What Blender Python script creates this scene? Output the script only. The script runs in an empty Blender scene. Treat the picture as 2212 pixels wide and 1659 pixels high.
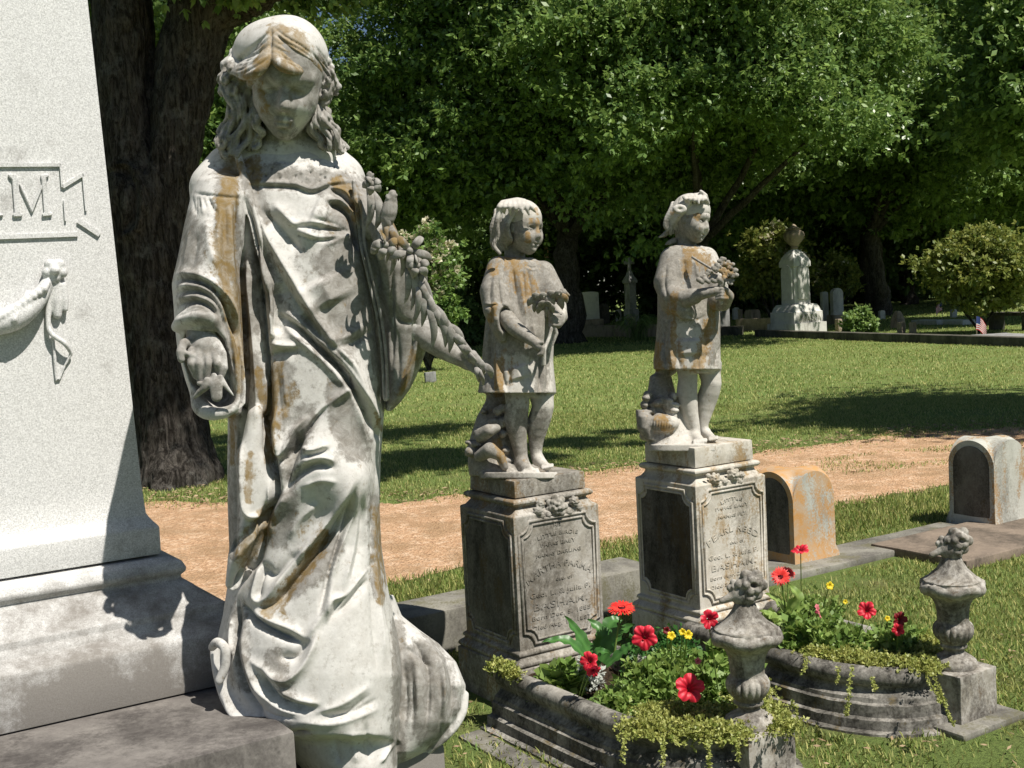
import bpy, bmesh, math, random, os
import numpy as np
from mathutils import Vector, Matrix, noise as mnoise
random.seed(7); RNG = np.random.default_rng(7)
R = math.radians
SCN = bpy.context.scene
COL = SCN.collection
DEV = os.environ.get('DEV', '')          # only used for quick looks while building
# ------------------------------------------------------------------ camera
F = 2600.0; CX = 1106.0; CY = 829.5      # focal length and centre, in units of a 2212 wide picture
CAMZ = 1.62; PITCH = R(4.25); ROLL = R(3.0)
_f = np.array([0, math.cos(PITCH), -math.sin(PITCH)])
_r0 = np.array([1.0, 0, 0]); _u0 = np.array([0, math.sin(PITCH), math.cos(PITCH)])
_r = _r0*math.cos(ROLL) - _u0*math.sin(ROLL)
_u = _r0*math.sin(ROLL) + _u0*math.cos(ROLL)
EYE = np.array([0, 0, CAMZ])
M3 = np.stack([_r, _u, _f], 1)           # columns: right, up, forward
cam_d = bpy.data.cameras.new('camera'); cam_d.sensor_width = 36; cam_d.lens = 36*F/2212
cam_d.clip_end = 2000; cam_d.clip_start = .05
cam_o = bpy.data.objects.new('camera', cam_d); COL.objects.link(cam_o)
cam_o.matrix_world = Matrix(((_r[0], _u[0], -_f[0], 0), (_r[1], _u[1], -_f[1], 0), (_r[2], _u[2], -_f[2], CAMZ), (0, 0, 0, 1)))
SCN.camera = cam_o
# ------------------------------------------------------------------ light
SUN_AZ = R(50); SUN_EL = R(58.5)           # azimuth to the right of the direction back to the viewer
sv = Vector((math.sin(SUN_AZ)*math.cos(SUN_EL), -math.cos(SUN_AZ)*math.cos(SUN_EL), math.sin(SUN_EL)))
sd = bpy.data.lights.new('sun', 'SUN'); sd.energy = 5.0; sd.angle = R(.5); sd.color = (1, .945, .86)
so = bpy.data.objects.new('sun', sd); COL.objects.link(so)
so.rotation_euler = sv.to_track_quat('Z', 'Y').to_euler(); so.location = (4, -4, 12)
W = bpy.data.worlds.new('World'); SCN.world = W; W.use_nodes = True
nt = W.node_tree; bg = nt.nodes['Background']
sky = nt.nodes.new('ShaderNodeTexSky'); sky.sky_type = 'NISHITA'; sky.sun_disc = False
sky.sun_elevation = SUN_EL; sky.sun_rotation = math.atan2(sv.x, sv.y)
sky.air_density = .8; sky.dust_density = .3
nt.links.new(sky.outputs[0], bg.inputs[0]); bg.inputs[1].default_value = .05
SCN.view_settings.view_transform = 'Standard'; SCN.view_settings.look = 'None'
SCN.view_settings.exposure = .45; SCN.view_settings.gamma = 1
SCN.cycles.max_bounces = 6; SCN.cycles.use_denoising = True
# ------------------------------------------------------------------ picture <-> place
def P(px, py, d):
    "point of the place seen at picture position (px, py), d metres ahead"
    return EYE + M3 @ np.array([(px-CX)/F*d, (CY-py)/F*d, d])
def RAY(px, py):
    return M3 @ np.array([(px-CX)/F, (CY-py)/F, 1.0])
def G(px, py, z=0.0):
    r = RAY(px, py); t = (z-CAMZ)/r[2]; return EYE + r*t
def plane_hit(px, py, p0, n):
    r = RAY(px, py); t = np.dot(np.array(p0)-EYE, n)/np.dot(r, n); return EYE + r*t
def proj(V):
    C = (np.asarray(V)-EYE) @ M3
    return CX+F*C[..., 0]/C[..., 2], CY-F*C[..., 1]/C[..., 2], C[..., 2]
def zat(x, y, py):
    lo, hi = -2.0, 12.0
    for _ in range(50):
        m = (lo+hi)/2
        if proj(np.array([x, y, m]))[1] > py: lo = m
        else: hi = m
    return m
# the family plot is laid out square on these axes
TH = R(32.6)
E1 = np.array([math.cos(TH), math.sin(TH), 0]); N1 = np.array([math.sin(TH), -math.cos(TH), 0])
ZUP = np.array([0, 0, 1.0])
PLOT_ROT = TH
# ------------------------------------------------------------------ object helpers
def tag(o, label=None, cat=None, group=None, kind=None):
    if label: o['label'] = label
    if cat: o['category'] = cat
    if group: o['group'] = group
    if kind: o['kind'] = kind
    return o
def empty(name, loc=(0, 0, 0), rz=0.0):
    o = bpy.data.objects.new(name, None); COL.objects.link(o); o.location = Vector(loc); o.rotation_euler = (0, 0, rz)
    o.empty_display_size = .1
    return o
def link(name, me, mat=None, parent=None, smooth=False, loc=None):
    o = bpy.data.objects.new(name, me); COL.objects.link(o)
    if mat: me.materials.append(mat)
    if smooth: me.polygons.foreach_set('use_smooth', np.ones(len(me.polygons), bool))
    if parent is not None:
        o.parent = parent
        if parent.type == 'EMPTY' or True:
            mw = Matrix.LocRotScale(parent.location, parent.rotation_euler, Vector((1, 1, 1)))
            if parent.parent is not None:
                pp = parent.parent
                mw = Matrix.LocRotScale(pp.location, pp.rotation_euler, Vector((1, 1, 1))) @ mw
            me.transform(mw.inverted())
    elif loc is not None:
        me.transform(Matrix.Translation(-Vector(loc))); o.location = Vector(loc)
    return o
def np_mesh(name, V, Fc, n=4):
    "fast mesh from arrays; Fc is (k, n) faces of n corners, or a list of arrays"
    me = bpy.data.meshes.new(name)
    Fs = Fc if isinstance(Fc, list) else [Fc]
    nl = sum(f.size for f in Fs); nf = sum(len(f) for f in Fs)
    me.vertices.add(len(V)); me.vertices.foreach_set('co', np.asarray(V, np.float32).ravel())
    me.loops.add(nl); me.loops.foreach_set('vertex_index', np.concatenate([f.ravel() for f in Fs]).astype(np.int32))
    me.polygons.add(nf)
    st = []; k = 0
    for f in Fs:
        st.append(k + np.arange(len(f))*f.shape[1]); k += f.size
    me.polygons.foreach_set('loop_start', np.concatenate(st).astype(np.int32))
    me.update(calc_edges=True); me.validate()
    return me
def bm_mesh(name, bm, auto=None):
    bmesh.ops.recalc_face_normals(bm, faces=bm.faces)
    me = bpy.data.meshes.new(name); bm.to_mesh(me); bm.free(); return me
def smooth_by_angle(me, ang=40):
    me.polygons.foreach_set('use_smooth', np.ones(len(me.polygons), bool))
    bm = bmesh.new(); bm.from_mesh(me)
    for e in bm.edges:
        if len(e.link_faces) == 2 and e.calc_face_angle(0) > R(ang): e.smooth = False
    bm.to_mesh(me); bm.free()
def bev(bm, w=.004, seg=2, ang=30):
    es = [e for e in bm.edges if len(e.link_faces) == 2 and e.calc_face_angle(0) > R(ang)]
    if es: bmesh.ops.bevel(bm, geom=es, offset=w, segments=seg, affect='EDGES', profile=.6, clamp_overlap=True)
def box_bm(bm, c, sx, sy, sz, rz=0.0, M=None):
    r = bmesh.ops.create_cube(bm, size=1)
    bmesh.ops.scale(bm, vec=(sx, sy, sz), verts=r['verts'])
    bmesh.ops.rotate(bm, verts=r['verts'], cent=(0, 0, 0), matrix=Matrix.Rotation(rz, 3, 'Z'))
    bmesh.ops.translate(bm, vec=Vector(c), verts=r['verts'])
    return r['verts']
def rough(bm, amp, freq=8.0, seed=0):
    for v in bm.verts:
        n = mnoise.noise_vector(v.co*freq + Vector((seed, seed*2, 0)))
        v.co += n*amp
def sq_loft(prof, c, ax, ay, seg_sub=0):
    "stack of square rings: prof = [(half width, z)], c = centre xy, ax/ay unit axes"
    bm = bmesh.new(); rings = []
    for w, z in prof:
        rings.append([bm.verts.new(Vector(np.array([c[0], c[1], z]) + ax*w*a + ay*w*b)) for a, b in ((-1, -1), (1, -1), (1, 1), (-1, 1))])
    for r0, r1 in zip(rings, rings[1:]):
        for i in range(4): bm.faces.new((r0[i], r0[(i+1) % 4], r1[(i+1) % 4], r1[i]))
    bm.faces.new(rings[0][::-1]); bm.faces.new(rings[-1])
    return bm
def lathe_bm(prof, c=(0, 0, 0), n=32, flute=None, bm=None):
    "prof = [(r, z)]; flute = (z0, z1, count, depth)"
    bm = bm or bmesh.new(); rings = []
    for r, z in prof:
        ring = []
        for i in range(n):
            a = 2*math.pi*i/n; rr = r
            if flute and flute[0] < z < flute[1]:
                t = math.sin(math.pi*(z-flute[0])/(flute[1]-flute[0]))
                rr = r*(1 - flute[3]*t*(1-abs(math.sin(a*flute[2]/2)))**1.5)
            ring.append(bm.verts.new((c[0]+rr*math.cos(a), c[1]+rr*math.sin(a), c[2]+z)))
        rings.append(ring)
    for r0, r1 in zip(rings, rings[1:]):
        for i in range(n): bm.faces.new((r0[i], r0[(i+1) % n], r1[(i+1) % n], r1[i]))
    bm.faces.new(rings[0][::-1]); bm.faces.new(rings[-1])
    return bm
def crom(pts, n=6):
    "smooth curve through points of any dimension"
    p = np.array(pts, float)
    if len(p) < 3: return np.array([p[0]+(p[-1]-p[0])*t for t in np.linspace(0, 1, n+1)])
    q = np.vstack([2*p[0]-p[1], p, 2*p[-1]-p[-2]]); out = []
    for i in range(1, len(q)-2):
        for t in np.linspace(0, 1, n, endpoint=False):
            a, b, c, d = q[i-1], q[i], q[i+1], q[i+2]
            out.append(.5*((2*b)+(-a+c)*t+(2*a-5*b+4*c-d)*t*t+(-a+3*b-3*c+d)*t**3))
    out.append(p[-1]); return np.array(out)
def tube_arr(path, rad, n=8, flat=1.0):
    "returns verts, quads of a tube along path"
    path = np.asarray(path, float); k = len(path); rad = np.broadcast_to(rad, (k,))
    T = np.gradient(path, axis=0); T /= np.linalg.norm(T, axis=1)[:, None]+1e-9
    up = np.array([0, 0, 1.0]) if abs(T[0][2]) < .9 else np.array([1.0, 0, 0])
    A = np.zeros_like(path); B = np.zeros_like(path); a = np.cross(T[0], up); a /= np.linalg.norm(a)
    for i in range(k):
        a = a - T[i]*np.dot(a, T[i]); a /= np.linalg.norm(a)+1e-9; A[i] = a; B[i] = np.cross(T[i], a)
    th = np.arange(n)/n*2*math.pi
    V = path[:, None]+rad[:, None, None]*(A[:, None]*np.cos(th)[None, :, None]+flat*B[:, None]*np.sin(th)[None, :, None])
    i, j = np.meshgrid(np.arange(k-1), np.arange(n), indexing='ij'); j2 = (j+1) % n
    Q = np.stack([i*n+j, i*n+j2, (i+1)*n+j2, (i+1)*n+j], -1).reshape(-1, 4)
    return V.reshape(-1, 3), Q
def merge(parts):
    Vs, Qs, o = [], [], 0
    for v, q in parts:
        Vs.append(v); Qs.append(q+o); o += len(v)
    return np.concatenate(Vs), np.concatenate(Qs)
# ------------------------------------------------------------------ materials
def newmat(name, rough=.85, spec=.3):
    m = bpy.data.materials.new(name); m.use_nodes = True; b = m.node_tree.nodes['Principled BSDF']
    b.inputs['Roughness'].default_value = rough; b.inputs['Specular IOR Level'].default_value = spec
    return m, m.node_tree, b
def N(nt, t, **kw):
    n = nt.nodes.new(t)
    for k, v in kw.items():
        if k in n.inputs: n.inputs[k].default_value = v
        else: setattr(n, k, v)
    return n
def noise(nt, co, scale, detail=6, rough=.6, dist=0):
    n = N(nt, 'ShaderNodeTexNoise', Scale=scale, Detail=detail, Roughness=rough, Distortion=dist); nt.links.new(co, n.inputs['Vector']); return n.outputs['Fac']
def ramp(nt, fac, stops):
    n = nt.nodes.new('ShaderNodeValToRGB'); nt.links.new(fac, n.inputs[0]); cr = n.color_ramp
    cr.elements[0].position = stops[0][0]; cr.elements[1].position = stops[-1][0]
    for s in stops[1:-1]: cr.elements.new(s[0])
    for e, s in zip(cr.elements, stops):
        c = s[1]; e.color = (c, c, c, 1) if isinstance(c, (int, float)) else (*c, 1)
    return n.outputs[0]
def math_n(nt, op, a, b=None, clamp=False):
    n = nt.nodes.new('ShaderNodeMath'); n.operation = op; n.use_clamp = clamp
    for i, x in enumerate((a, b)):
        if x is None: continue
        if isinstance(x, (int, float)): n.inputs[i].default_value = x
        else: nt.links.new(x, n.inputs[i])
    return n.outputs[0]
def mixc(nt, fac, a, b):
    n = nt.nodes.new('ShaderNodeMix'); n.data_type = 'RGBA'
    for s, x in ((n.inputs[0], fac), (n.inputs[6], a), (n.inputs[7], b)):
        if isinstance(x, (int, float)): s.default_value = x
        elif isinstance(x, tuple): s.default_value = (*x, 1)
        else: nt.links.new(x, s)
    return n.outputs[2]
def bump(nt, h, b, strength=.5, dist=.01):
    n = N(nt, 'ShaderNodeBump', Strength=strength, Distance=dist); nt.links.new(h, n.inputs['Height']); nt.links.new(n.outputs[0], b.inputs['Normal'])
def coord(nt, stretch=None):
    g = nt.nodes.new('ShaderNodeNewGeometry'); o = g.outputs['Position']
    if stretch:
        m = nt.nodes.new('ShaderNodeMapping'); m.inputs['Scale'].default_value = stretch; nt.links.new(o, m.inputs[0]); o = m.outputs[0]
    return o
def stone(name, base, dark, light=None, lichen=None, k_dark=.5, k_lichen=.6, scale=6, bumps=.5, bdist=.004, attrs=False, streak=True, fine=90):
    "weathered stone: base colour, dark biofilm in ragged patches, pale bloom, coloured lichen"
    m, nt, b = newmat(name, .88, .25); co = coord(nt); cs = coord(nt, (1, 1, .35)) if streak else co
    n1 = noise(nt, cs, scale, 8, .62, .4); n2 = noise(nt, co, scale*2.7, 8, .7); n3 = noise(nt, co, fine, 4, .7)
    light = light or tuple(min(1, c*1.25) for c in base)
    c = mixc(nt, ramp(nt, n2, [(.35, 0.), (.65, 1.)]), base, light)
    c = mixc(nt, math_n(nt, 'MULTIPLY', ramp(nt, n3, [(.35, 0.), (.7, 1.)]), .25), c, tuple(x*.55 for x in base))
    if attrs:
        a1 = N(nt, 'ShaderNodeAttribute', attribute_name='grime_shade').outputs['Fac']; a2 = N(nt, 'ShaderNodeAttribute', attribute_name='lichen').outputs['Fac']
        fn = math_n(nt, 'MULTIPLY', math_n(nt, 'SUBTRACT', noise(nt, co, fine*.55, 6, .75), .5), .9)
        d = math_n(nt, 'ADD', math_n(nt, 'ADD', math_n(nt, 'ADD', math_n(nt, 'MULTIPLY', n1, .6), math_n(nt, 'MULTIPLY', n2, .4)), fn), a1)
        d = ramp(nt, math_n(nt, 'MULTIPLY', d, .5), [(k_dark*.5-.02, 0.), (k_dark*.5+.06, 1.)])
        ln = math_n(nt, 'ADD', math_n(nt, 'ADD', noise(nt, coord(nt, (1, 1, .22)), scale*3.2, 8, .7), fn), a2)
        l = ramp(nt, math_n(nt, 'MULTIPLY', ln, .5), [(k_lichen*.5-.015, 0.), (k_lichen*.5+.06, 1.)])
    else:
        d = ramp(nt, math_n(nt, 'ADD', n1, math_n(nt, 'MULTIPLY', math_n(nt, 'SUBTRACT', n3, .5), .3)), [(k_dark-.07, 0.), (k_dark+.1, 1.)])
        l = ramp(nt, math_n(nt, 'ADD', noise(nt, cs, scale*1.6, 8, .65), math_n(nt, 'MULTIPLY', math_n(nt, 'SUBTRACT', n3, .5), .35)), [(k_lichen-.03, 0.), (k_lichen+.06, 1.)])
    mott = ramp(nt, noise(nt, co, scale*5.5, 8, .75, .6), [(.36, .50), (.62, 1.)])
    c = mixc(nt, math_n(nt, 'MULTIPLY', math_n(nt, 'MULTIPLY', d, mott), .86 if attrs else .95), c, dark)
    if attrs: c = mixc(nt, math_n(nt, 'MULTIPLY', ramp(nt, noise(nt, co, fine*.4, 8, .8), [(.52, 0.), (.66, .5)]), 1.0), c, tuple(x*1.7 for x in dark))
    if lichen: c = mixc(nt, math_n(nt, 'MULTIPLY', math_n(nt, 'MULTIPLY', l, mott), .88), c, mixc(nt, n2, lichen, tuple(x*.55 for x in lichen)))
    nt.links.new(c, b.inputs['Base Color'])
    bump(nt, math_n(nt, 'ADD', n2, math_n(nt, 'MULTIPLY', n3, .4)), b, bumps, bdist)
    return m
def plain(name, col, rough=.7, var=.25, scale=8, spec=.3, sub=0, trans=0, b_s=.2):
    m, nt, b = newmat(name, rough, spec); co = coord(nt)
    n = noise(nt, co, scale, 5)
    c = mixc(nt, ramp(nt, n, [(.3, 0.), (.7, 1.)]), tuple(x*(1-var) for x in col), tuple(min(1, x*(1+var)) for x in col))
    nt.links.new(c, b.inputs['Base Color']); bump(nt, noise(nt, co, scale*5, 4), b, b_s, .004)
    return m
def leafmat(name, c1, c2, rough=.45, trans=.35, scale=3.0):
    "two-sided leaf with per-leaf tint from the attribute 'tint' and light passing through"
    m = bpy.data.materials.new(name); m.use_nodes = True; nt = m.node_tree; b = nt.nodes['Principled BSDF']
    b.inputs['Roughness'].default_value = rough; b.inputs['Specular IOR Level'].default_value = .45
    a = N(nt, 'ShaderNodeAttribute', attribute_name='tint')
    c = mixc(nt, a.outputs['Fac'], c1, c2)
    nt.links.new(c, b.inputs['Base Color'])
    t = nt.nodes.new('ShaderNodeBsdfTranslucent'); g = nt.nodes.new('ShaderNodeHueSaturation'); g.inputs['Value'].default_value = 1.5; g.inputs['Hue'].default_value = .48
    nt.links.new(c, g.inputs['Color']); nt.links.new(g.outputs[0], t.inputs[0])
    mx = nt.nodes.new('ShaderNodeMixShader'); mx.inputs[0].default_value = trans
    nt.links.new(b.outputs[0], mx.inputs[1]); nt.links.new(t.outputs[0], mx.inputs[2]); nt.links.new(mx.outputs[0], nt.nodes['Material Output'].inputs[0])
    return m
# ================================================================== ground, drive, lawn, woods
def ground_mat():
    m, nt, b = newmat('lawn', .95, .15); co = coord(nt)
    a = noise(nt, co, .35, 6, .6); f = noise(nt, co, 3.0, 6, .7); g = noise(nt, co, 55, 5, .8)
    c = mixc(nt, ramp(nt, a, [(.35, 0.), (.65, 1.)]), (.175, .255, .065), (.24, .315, .09))
    c = mixc(nt, ramp(nt, f, [(.48, 0.), (.72, .8)]), c, (.27, .235, .105))
    c = mixc(nt, ramp(nt, g, [(.35, .6), (.6, 0.)]), c, (.045, .06, .02))
    nt.links.new(c, b.inputs['Base Color']); bump(nt, g, b, 1.0, .03); return m
def drive_mat():
    m, nt, b = newmat('clay_gravel', .95, .15); co = coord(nt)
    v = N(nt, 'ShaderNodeTexVoronoi', Scale=62.0); nt.links.new(co, v.inputs['Vector'])
    v2 = N(nt, 'ShaderNodeTexVoronoi', Scale=24.0); nt.links.new(co, v2.inputs['Vector'])
    f = noise(nt, co, 2.2, 6, .7); g = noise(nt, co, 40, 6, .8)
    c = mixc(nt, ramp(nt, v.outputs['Color'], [(.2, 0.), (.8, 1.)]), (.48, .29, .165), (.60, .40, .25))
    c = mixc(nt, ramp(nt, v2.outputs['Color'], [(.62, 0.), (.75, .55)]), c, (.72, .54, .38))
    c = mixc(nt, ramp(nt, g, [(.36, .8), (.5, 0.)]), c, (.15, .075, .035))
    c = mixc(nt, ramp(nt, f, [(.46, 0.), (.60, .75)]), c, (.33, .215, .12))
    c = mixc(nt, ramp(nt, noise(nt, co, 9, 7, .8), [(.56, 0.), (.66, .7)]), c, (.20, .125, .07))
    nt.links.new(c, b.inputs['Base Color']); bump(nt, math_n(nt, 'ADD', g, v.outputs['Distance']), b, .9, .012); return m
def soil_mat():
    m, nt, b = newmat('dark_soil', .95, .1); co = coord(nt); g = noise(nt, co, 60, 6, .8)
    c = mixc(nt, ramp(nt, g, [(.35, 0.), (.7, 1.)]), (.02, .014, .009), (.12, .085, .055)); nt.links.new(c, b.inputs['Base Color']); bump(nt, g, b, 1, .02); return m
M_ground = ground_mat(); M_drive = drive_mat(); M_soil = soil_mat()
bm = bmesh.new(); bmesh.ops.create_grid(bm, x_segments=60, y_segments=60, size=160); me = bm_mesh('ground', bm)
gnd = link('ground', me, M_ground); gnd.location = (0, 100, 0); gnd['kind'] = 'structure'
def strip(name, near, far, z, mat, amp=.13, n=500):
    a = crom(np.array([G(*p) for p in near])[:, :2], 12); b = crom(np.array([G(*p) for p in far])[:, :2], 12)
    x = np.linspace(max(a[0, 0], b[0, 0]), min(a[-1, 0], b[-1, 0]), n); m = n; rg = np.random.default_rng(3)
    def wob(y, s):
        w = np.convolve(rg.normal(0, amp*.9, len(y)+8), np.ones(9)/9, 'valid')
        for k in (3, 7, 17, 31): w = w+np.sin(x*k*.6+s*k)*amp/k**.6
        return y+w
    ya = wob(np.interp(x, a[:, 0], a[:, 1]), 1.0); yb = wob(np.interp(x, b[:, 0], b[:, 1]), 2.3)
    V = np.concatenate([np.column_stack([x, ya*(1-t)+yb*t, np.full(m, z)]) for t in np.linspace(0, 1, 7)])
    i, j = np.meshgrid(np.arange(6), np.arange(m-1), indexing='ij')
    Q = np.stack([i*m+j, i*m+j+1, (i+1)*m+j+1, (i+1)*m+j], -1).reshape(-1, 4)
    return link(name, np_mesh(name, V, Q), mat)
drive = strip('driveway', [(-1700, 2150), (-500, 1600), (100, 1400), (500, 1315), (850, 1262), (985, 1236), (1310, 1178), (1650, 1122), (2044, 1056), (2500, 985)],
              [(-1700, 1330), (-500, 1175), (0, 1120), (330, 1088), (700, 1086), (1000, 1072), (1300, 1018), (1640, 975), (1922, 944), (2153, 925), (2600, 890)], .004, M_drive)
drive['kind'] = 'structure'
# blades of grass: real blades, dense close by, thinner with distance
def blades(pts, h, w, rng, lean=.5):
    n = len(pts); a = rng.uniform(0, 6.283, n); hh = h*rng.uniform(.5, 1.25, n); d = np.stack([np.cos(a), np.sin(a), np.zeros(n)], 1)
    side = np.stack([-np.sin(a), np.cos(a), np.zeros(n)], 1)*(w*rng.uniform(.6, 1.3, n))[:, None]
    l = rng.uniform(.1, lean, n)*hh; up = np.array([0, 0, 1.0])
    p0 = pts; p1 = pts+up*(hh*.6)[:, None]+d*(l*.35)[:, None]; p2 = pts+up*hh[:, None]+d*l[:, None]
    V = np.stack([p0-side, p0+side, p1+side*.8, p2, p1-side*.8], 1).reshape(-1, 3); b = np.arange(n)[:, None]*5
    t = np.repeat(np.clip(rng.normal(.45, .28, n), 0, 1), 5)
    return V, b+np.array([0, 1, 2, 3, 4]), t
def scatter(rng, n, x0, x1, y0, y1): return np.column_stack([rng.uniform(x0, x1, n), rng.uniform(y0, y1, n), np.zeros(n)])
M_grass = leafmat('grass_blade', (.13, .235, .04), (.54, .51, .20), rough=.6, trans=.3)
M_dry = leafmat('dry_litter', (.22, .145, .08), (.42, .31, .19), rough=.8, trans=.15)
KEEP_OUT = []     # filled by stones: (centre, u half, v half) in plot axes
def in_drive(p, grow=0.0):
    px, py, _ = proj(p)
    near = np.interp(px, [-500, 100, 500, 850, 985, 1310, 1650, 2044, 2500], [1560, 1400, 1315, 1262, 1236, 1178, 1122, 1056, 985])
    far = np.interp(px, [-500, 0, 330, 700, 1000, 1300, 1640, 1922, 2153, 2600], [1170, 1120, 1088, 1086, 1072, 1018, 975, 944, 925, 890])
    return (py < near+grow) & (py > far-grow)
def grow_lawn():
    rng = np.random.default_rng(5); parts = []
    def vis(p, m=60):
        px, py, d = proj(p); return (px > -m) & (px < 2212+m) & (py < 1659+120) & (py > 600)
    def clump(p, f=1.7, thr=0.0):
        v = np.sin(p[:, 0]*f*2.1+1.3*np.sin(p[:, 1]*f*1.7))+np.sin(p[:, 1]*f*2.9+np.cos(p[:, 0]*f*1.1)*1.7)+rng.normal(0, .8, len(p)); return v > thr
    def free(p):
        ok = ~in_drive(p, rng.normal(-2, 7, len(p)))
        px, py, _ = proj(p); c_ = np.interp(px, [1500, 1700, 2044, 2400], [1048, 1020, 985, 950]); ok |= (px > 1560) & (np.abs(py-c_) < 20) & (rng.random(len(p)) < .45*np.clip((px-1560)/300, 0, 1)) & (np.sin(p[:, 0]*5)+np.sin(p[:, 1]*7) > -.2)
        for c, uh, vh in KEEP_OUT:
            d = p-np.array(c); ok &= ~((np.abs(d@E1) < uh) & (np.abs(d@N1) < vh))
        return ok
    for (n, x0, x1, y0, y1, h, w, thr) in ((170000, -2.4, 3.6, 3.4, 8.6, .026, .0022, -1.0), (150000, -5.0, 6.5, 9.3, 16, .030, .0032, -1.4), (130000, -8, 14, 16, 34, .036, .006, -1.4), (50000, -12, 24, 34, 62, .05, .012, -1.8)):
        n = n//(6 if DEV else 1); p = scatter(rng, n, x0, x1, y0, y1); p = p[vis(p)]; p = p[free(p)]; p = p[clump(p, 1.7 if y1 < 10 else .9, thr)]
        parts.append(blades(p, h, w, rng, .9))
    # longer tufts along the drive's near verge and by the kerbs
    p = scatter(rng, 60000//(6 if DEV else 1), -2, 4.4, 5.4, 9.2); px, py, _ = proj(p)
    near = np.interp(px, [-500, 100, 500, 850, 985, 1310, 1650, 2044, 2500], [1560, 1400, 1315, 1262, 1236, 1178, 1122, 1056, 985])
    p = p[(py > near-4) & (py < near+62) & free(p)]; parts.append(blades(p, .05, .003, rng, .6))
    V = np.concatenate([a[0] for a in parts]); o = 0; Fs = []
    for a in parts: Fs.append(a[1]+o); o += len(a[0])
    me = np_mesh('grass', V, np.concatenate(Fs)); at = me.attributes.new('tint', 'FLOAT', 'POINT'); at.data.foreach_set('value', np.concatenate([a[2] for a in parts]).astype(np.float32))
    link('grass', me, M_grass)['kind'] = 'stuff'
    # fallen leaves and bits of bark along both edges of the drive
    p = np.concatenate([scatter(rng, 90000//(3 if DEV else 1), -4.5, 9, 6.2, 15), scatter(rng, 9000//(3 if DEV else 1), -.8, 3.2, 3.5, 5.2)]); px, py, _ = proj(p)
    near = np.interp(px, [-500, 100, 500, 850, 985, 1310, 1650, 2044, 2500], [1560, 1400, 1315, 1262, 1236, 1178, 1122, 1056, 985])
    far = np.interp(px, [-500, 0, 330, 700, 1000, 1300, 1640, 1922, 2153, 2600], [1170, 1120, 1088, 1086, 1072, 1018, 975, 944, 925, 890])
    mid = near*.45+far*.55
    w = np.maximum(.9*np.exp(-((py-far-6)/15)**2), .35*np.exp(-((py-mid)/14)**2)*(px > 1500)); w = np.maximum(w, .22*np.exp(-((py-near)/14)**2)); w = np.maximum(w, .05*in_drive(p)); w = np.maximum(w, .5*np.exp(-((px-400)/150)**2)*np.exp(-((py-1110)/60)**2))
    w = np.where(p[:, 1] < 5.25, .07, w)*(~in_drive(p, -4)*.0+1); p = p[(rng.random(len(p)) < w) & vis(p) & free(p)]; p[:, 2] = np.where(in_drive(p), -.006, .012); k = len(p); a = rng.uniform(0, 6.28, k); L = np.where(p[:, 1] < 5.25, .5, 1)*rng.uniform(.012, .032, k); t = rng.uniform(-.5, .5, k)
    d = np.stack([np.cos(a), np.sin(a), t*.8], 1)*L[:, None]; sd_ = np.stack([-np.sin(a), np.cos(a), rng.uniform(-.6, .6, k)], 1)*(L*.38)[:, None]; p = p+np.array([0, 0, .014])
    V = np.stack([p-d, p+sd_, p+d, p-sd_], 1).reshape(-1, 3); me = np_mesh('leaf_litter', V, np.arange(4*k).reshape(-1, 4)); at = me.attributes.new('tint', 'FLOAT', 'POINT'); at.data.foreach_set('value', np.repeat(rng.random(k), 4).astype(np.float32))
    link('leaf_litter', me, M_dry)['kind'] = 'stuff'
# ------------------------------------------------------------------ trees
M_bark = None
def bark_mat():
    m, nt, b = newmat('oak_bark', .95, .1); co = coord(nt, (1, 1, .28)); co2 = coord(nt)
    n1 = noise(nt, co2, 5, 6, .7); n2 = noise(nt, co, 34, 8, .78, 1.2); n3 = noise(nt, coord(nt, (1, 1, .14)), 13, 6, .65, 1.5)
    r_ = math_n(nt, 'ADD', math_n(nt, 'MULTIPLY', n3, .6), math_n(nt, 'MULTIPLY', n2, .4))
    c = mixc(nt, ramp(nt, r_, [(.42, 0.), (.58, 1.)]), (.022, .019, .016), (.12, .108, .094)); c = mixc(nt, ramp(nt, n1, [(.54, 0.), (.68, .6)]), c, (.21, .205, .185)); c = mixc(nt, ramp(nt, n2, [(.38, .8), (.5, 0.)]), c, (.018, .015, .012))
    nt.links.new(c, b.inputs['Base Color']); bump(nt, r_, b, 1.0, .09); return m
def mixv(nt, co):
    n = N(nt, 'ShaderNodeTexNoise', Scale=4.0, Detail=4.0); nt.links.new(co, n.inputs['Vector'])
    v = nt.nodes.new('ShaderNodeVectorMath'); v.operation = 'MULTIPLY_ADD'; nt.links.new(n.outputs['Color'], v.inputs[0]); v.inputs[1].default_value = (.25, .25, .25); nt.links.new(co, v.inputs[2]); return v.outputs[0]
M_bark = bark_mat()
M_oak = leafmat('oak_leaf', (.064, .13, .034), (.26, .385, .10), rough=.38, trans=.30)
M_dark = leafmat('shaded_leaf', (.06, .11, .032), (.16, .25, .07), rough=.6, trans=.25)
M_light = leafmat('light_leaf', (.11, .20, .055), (.30, .42, .13), rough=.45, trans=.35)
M_yellow = leafmat('crape_leaf', (.10, .155, .03), (.30, .31, .08), rough=.5, trans=.3)
M_cream = leafmat('cream_bloom', (.55, .52, .36), (.75, .72, .58), rough=.7, trans=.3)
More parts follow.
